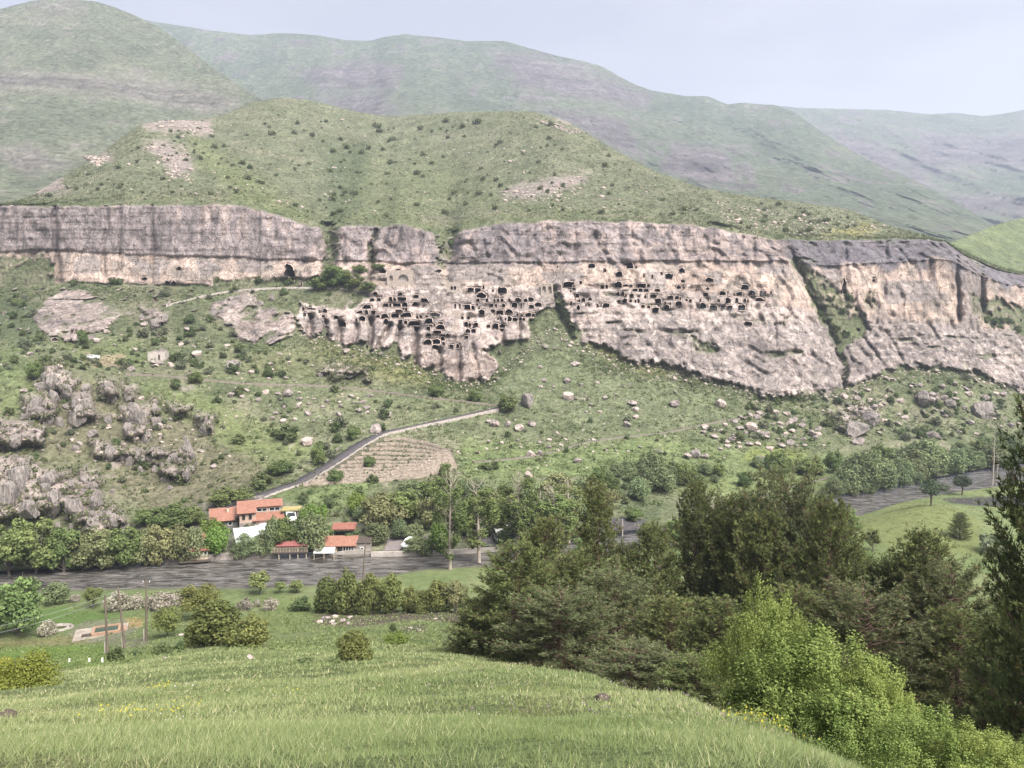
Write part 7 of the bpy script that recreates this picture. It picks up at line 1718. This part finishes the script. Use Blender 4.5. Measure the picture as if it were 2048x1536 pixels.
# strings of pennants and the closed parasol on the quay
for k, (a, b, sag, lb) in enumerate((((476, 1100, 151), (496, 1093, 152), .35, "left string of pale pennants"), ((476, 1100, 151), (498, 1102, 150.5), .35, "lower left string of pale pennants"), ((500, 1103, 150.5), (522, 1101, 150.5), .55, "sagging middle string of pale pennants"), ((538, 1101, 150.5), (575, 1084, 152), .6, "long yellow string of pennants rising to the right"))):
    A_, B_ = PV(*a), PV(*b); o = empty("pennant_string", A_); tag(o, lb + " above the quay", "bunting", "strings of pennants on the quay")
    pts = [A_.lerp(B_, t) - A_ - Vector((0, 0, sag * 4 * t * (1 - t))) for t in np.linspace(0, 1, 13)]
    mb = MB(); mb.tube(pts, .02, 4); mb.build("cord", M_WHITE, o)
    for p0, p1 in zip(pts[:-1], pts[1:]):
        m_ = MB(); m_.slab([p0, p1, p1 - Vector((0, .02, .34)), p0 - Vector((0, .02, .30))], .015); m_.build("pennant", M_CLOTHY, o)
pz = PV(469, 1114, 150.8); um = empty("parasol", pz); tag(um, "closed dark red parasol standing on the quay", "parasol")
mb = MB(); mb.tube([(0, 0, -.3), (0, 0, 2.2)], .03, 6); mb.build("pole", M_STEEL, um); mb = MB(); mb.tube([(0, 0, .55), (0, 0, 1.2), (0, 0, 2.1)], [.20, .15, .02], 8); mb.build("canopy", M_REDCL, um)
for k, u in enumerate((404, 412, 420, 438, 489, 500)):
    pz = PV(u, 1117, bankD(u) + .3); mb = MB(); mb.tube([(0, 0, -.4), (0, 0, .8)], .07, 6); tag(mb.build("quay_lamp", M_WHITE, None, pz), ["white lamp stub before the orange-roofed cabin", "second white lamp stub before the orange-roofed cabin", "third white lamp stub before the orange-roofed cabin", "white lamp stub left of the closed parasol", "white lamp stub right of the closed parasol", "white lamp stub under the sagging pennants"][k], "lamp", "white lamp stubs on the quay")
# stones on the dark soil patch of the near bank and in the grass
for k, (u, v, w) in enumerate(((640, 1247, 14), (652, 1240, 16), (664, 1245, 12), (672, 1236, 14), (685, 1243, 12), (696, 1248, 10), (668, 1250, 10), (820, 1258, 9), (838, 1262, 8), (362, 1272, 12), (500, 1318, 16), (330, 1318, 10), (870, 1240, 9), (700, 1236, 9))):
    p = near_hit(u, v, 25); w_ = w * p.y / F
    boulder(p, w_, w_ * .6, ["pale stone at the left end of the dark soil patch", "pale stone second from the left on the dark soil patch", "small stone in the front of the dark soil patch", "pale stone behind the others on the dark soil", "grey stone in the middle of the dark soil", "stone at the front edge of the dark soil", "lowest stone of the dark soil patch", "stone in the small dark patch left", "stone in the small dark patch right", "white stone beside the wide olive bush", "flat grey stone in the meadow grass", "small stone below the little bush", "stone at the right end of the dark soil", "stone between the hedge and the dark soil"][k], "stones on the near bank")
for k, (u, D) in enumerate(((1205, 10.5), (8, 9.0))):
    p = near_uD(u, D, 1430); o_ = boulder(p, .22, .13, ["dark half-buried stone in the foreground grass", "dark stone in the grass at the left border"][k], "stones in the foreground meadow", var=1); o_.data = o_.data.copy(); o_.data.materials[0] = M_DARK
# ------------------------------------------------------------------ two bare poplar trunks upstream
for k, (u, D, vt, hw) in enumerate(((1984, 226, 872, .17), (1992, 226, 905, .12))):
    p = PV(u, 985, D); p.z = .3; q = PV(u, vt, D); o = empty("dead_poplar", p); tag(o, ["tall bare poplar trunk upstream by the asphalt lot", "shorter bare poplar trunk beside the tall bare one"][k], "tree", "bare poplars upstream")
    mb = MB(); H_ = q.z - p.z; mb.tube([(0, 0, -.5), (.2, 0, H_ * .5), (.1, 0, H_)], [hw * 1.4, hw, .08], 7); mb.build("trunk", M_PALEBARK, o)
    mb = MB()
    for j in range(26):
        z = H_ * rs.uniform(.3, .95); a = rs.uniform(0, 6.28); L_ = rs.uniform(.5, 1.3); mb.tube([(.15, 0, z), (.15 + math.cos(a) * L_ * .5, math.sin(a) * L_ * .5, z + L_ * 1.1)], [.05, .012], 4)
    mb.build("branches", M_PALEBARK, o)

# ------------------------------------------------------------------ masonry among the caves (parts of the cliff)
def facade(name, u0, u1, vt, vb, openings, mat, depth=1.2, holes=(), dd=0.0, inner=None):
    """A wall set into the rock with arched openings given in pixels (u centre, width, top row, bottom row)."""
    D = min(surfD(u, vb) for u in np.linspace(u0, u1, 5)) - .4 + dd; k = D / F
    org = PV((u0 + u1) / 2, vb, D); X = lambda u: (u - (u0 + u1) / 2) * k; Zz = lambda v: (vb - v) * k
    mb = MB(); H_ = Zz(vt); xs = X(u0)
    for uc, w, t, b in sorted(openings):
        xa, xb = X(uc - w / 2), X(uc + w / 2)
        mb.box(xs, xa, 0, depth, -1.5, H_)
        zb, zt = Zz(b), Zz(t); r__ = (xb - xa) / 2; zs = max(zt - r__, zb)
        if zb > -.2: mb.box(xa, xb, 0, depth, -1.5, zb)
        n_ = 8; arc = [(xa + r__ - r__ * math.cos(math.pi * i / n_), zs + (zt - zs) * math.sin(math.pi * i / n_)) for i in range(n_ + 1)]
        for (x0, z0), (x1, z1) in zip(arc[:-1], arc[1:]):
            mb.add([(x0, 0, z0), (x1, 0, z1), (x1, 0, H_), (x0, 0, H_), (x0, depth, z0), (x1, depth, z1), (x1, depth, H_), (x0, depth, H_)], [(0, 1, 2, 3), (7, 6, 5, 4), (0, 4, 5, 1), (3, 2, 6, 7)])
        xs = xb
    mb.box(xs, X(u1), 0, depth, -1.5, H_)
    o = mb.build(name, mat, o_cliff, org)
    for uc, w, t, b in openings:
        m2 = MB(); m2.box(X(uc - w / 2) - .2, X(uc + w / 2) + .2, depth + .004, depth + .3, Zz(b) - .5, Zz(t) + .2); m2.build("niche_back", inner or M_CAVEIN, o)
    for uc, vc, w, h in holes:
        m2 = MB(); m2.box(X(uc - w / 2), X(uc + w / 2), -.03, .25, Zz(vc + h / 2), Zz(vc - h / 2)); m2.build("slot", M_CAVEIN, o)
    return o
M_ASHLAR = simple_mat("warm_ashlar", (.33, .275, .24), var=.35, scale=1.2, bump=.6)
facade("bell_porch", 1081.5, 1106, 567, 590, [(1088, 7, 572, 585), (1099.7, 7, 572.5, 587)], M_ASHLAR, holes=[(1086.5, 569.5, 2, 1.6), (1092, 569.3, 1.6, 2), (1099.5, 569.3, 1.6, 2)], inner=M_CONC)
facade("church_front", 774, 826, 541, 572, [(782.5, 7, 551, 562), (806.5, 21, 549, 563)], M_ASHLAR, dd=1.2, inner=M_CONC)
facade("porch_front", 893, 920, 564, 580, [(903.4, 5, 572, 579.5), (909.8, 5, 572, 579.5)], M_ASHLAR)
# carved stairway
D0 = surfD(911, 660); st = MB()
for k in range(11):
    vv = 661 - k * 4.0; c = P(911, vv, surfD(911, vv) - .35); st.box(c[0] - 1.4, c[0] + 1.4, c[1] - .3, c[1] + 1.6, c[2] - 1.0, c[2])
st.build("stairway", M_ASHLAR, o_cliff)['label'] = "worn stairway carved into the cave rock"
# walkway railings along the cave terraces
def railing(pts, n_, hgt=1.1):
    q = smooth_line(pts, n_); c = [PV(a, b, surfD(a, b) - .3) for a, b in q]
    mb = MB(); mb.tube([p + Vector((0, 0, hgt)) for p in c], .045, 4); mb.tube([p + Vector((0, 0, hgt * .5)) for p in c], .03, 4)
    for p in c[::2]: mb.tube([p - Vector((0, 0, .5)), p + Vector((0, 0, hgt))], .045, 4)
    return mb.build("railing", M_STEEL, o_cliff)
railing([(640, 577), (700, 579), (760, 580), (860, 580), (893, 580)], 60); railing([(1395, 622), (1440, 621), (1500, 622), (1500, 622)], 30); railing([(1505, 590), (1550, 592)], 20); railing([(850, 636), (893, 634)], 16)
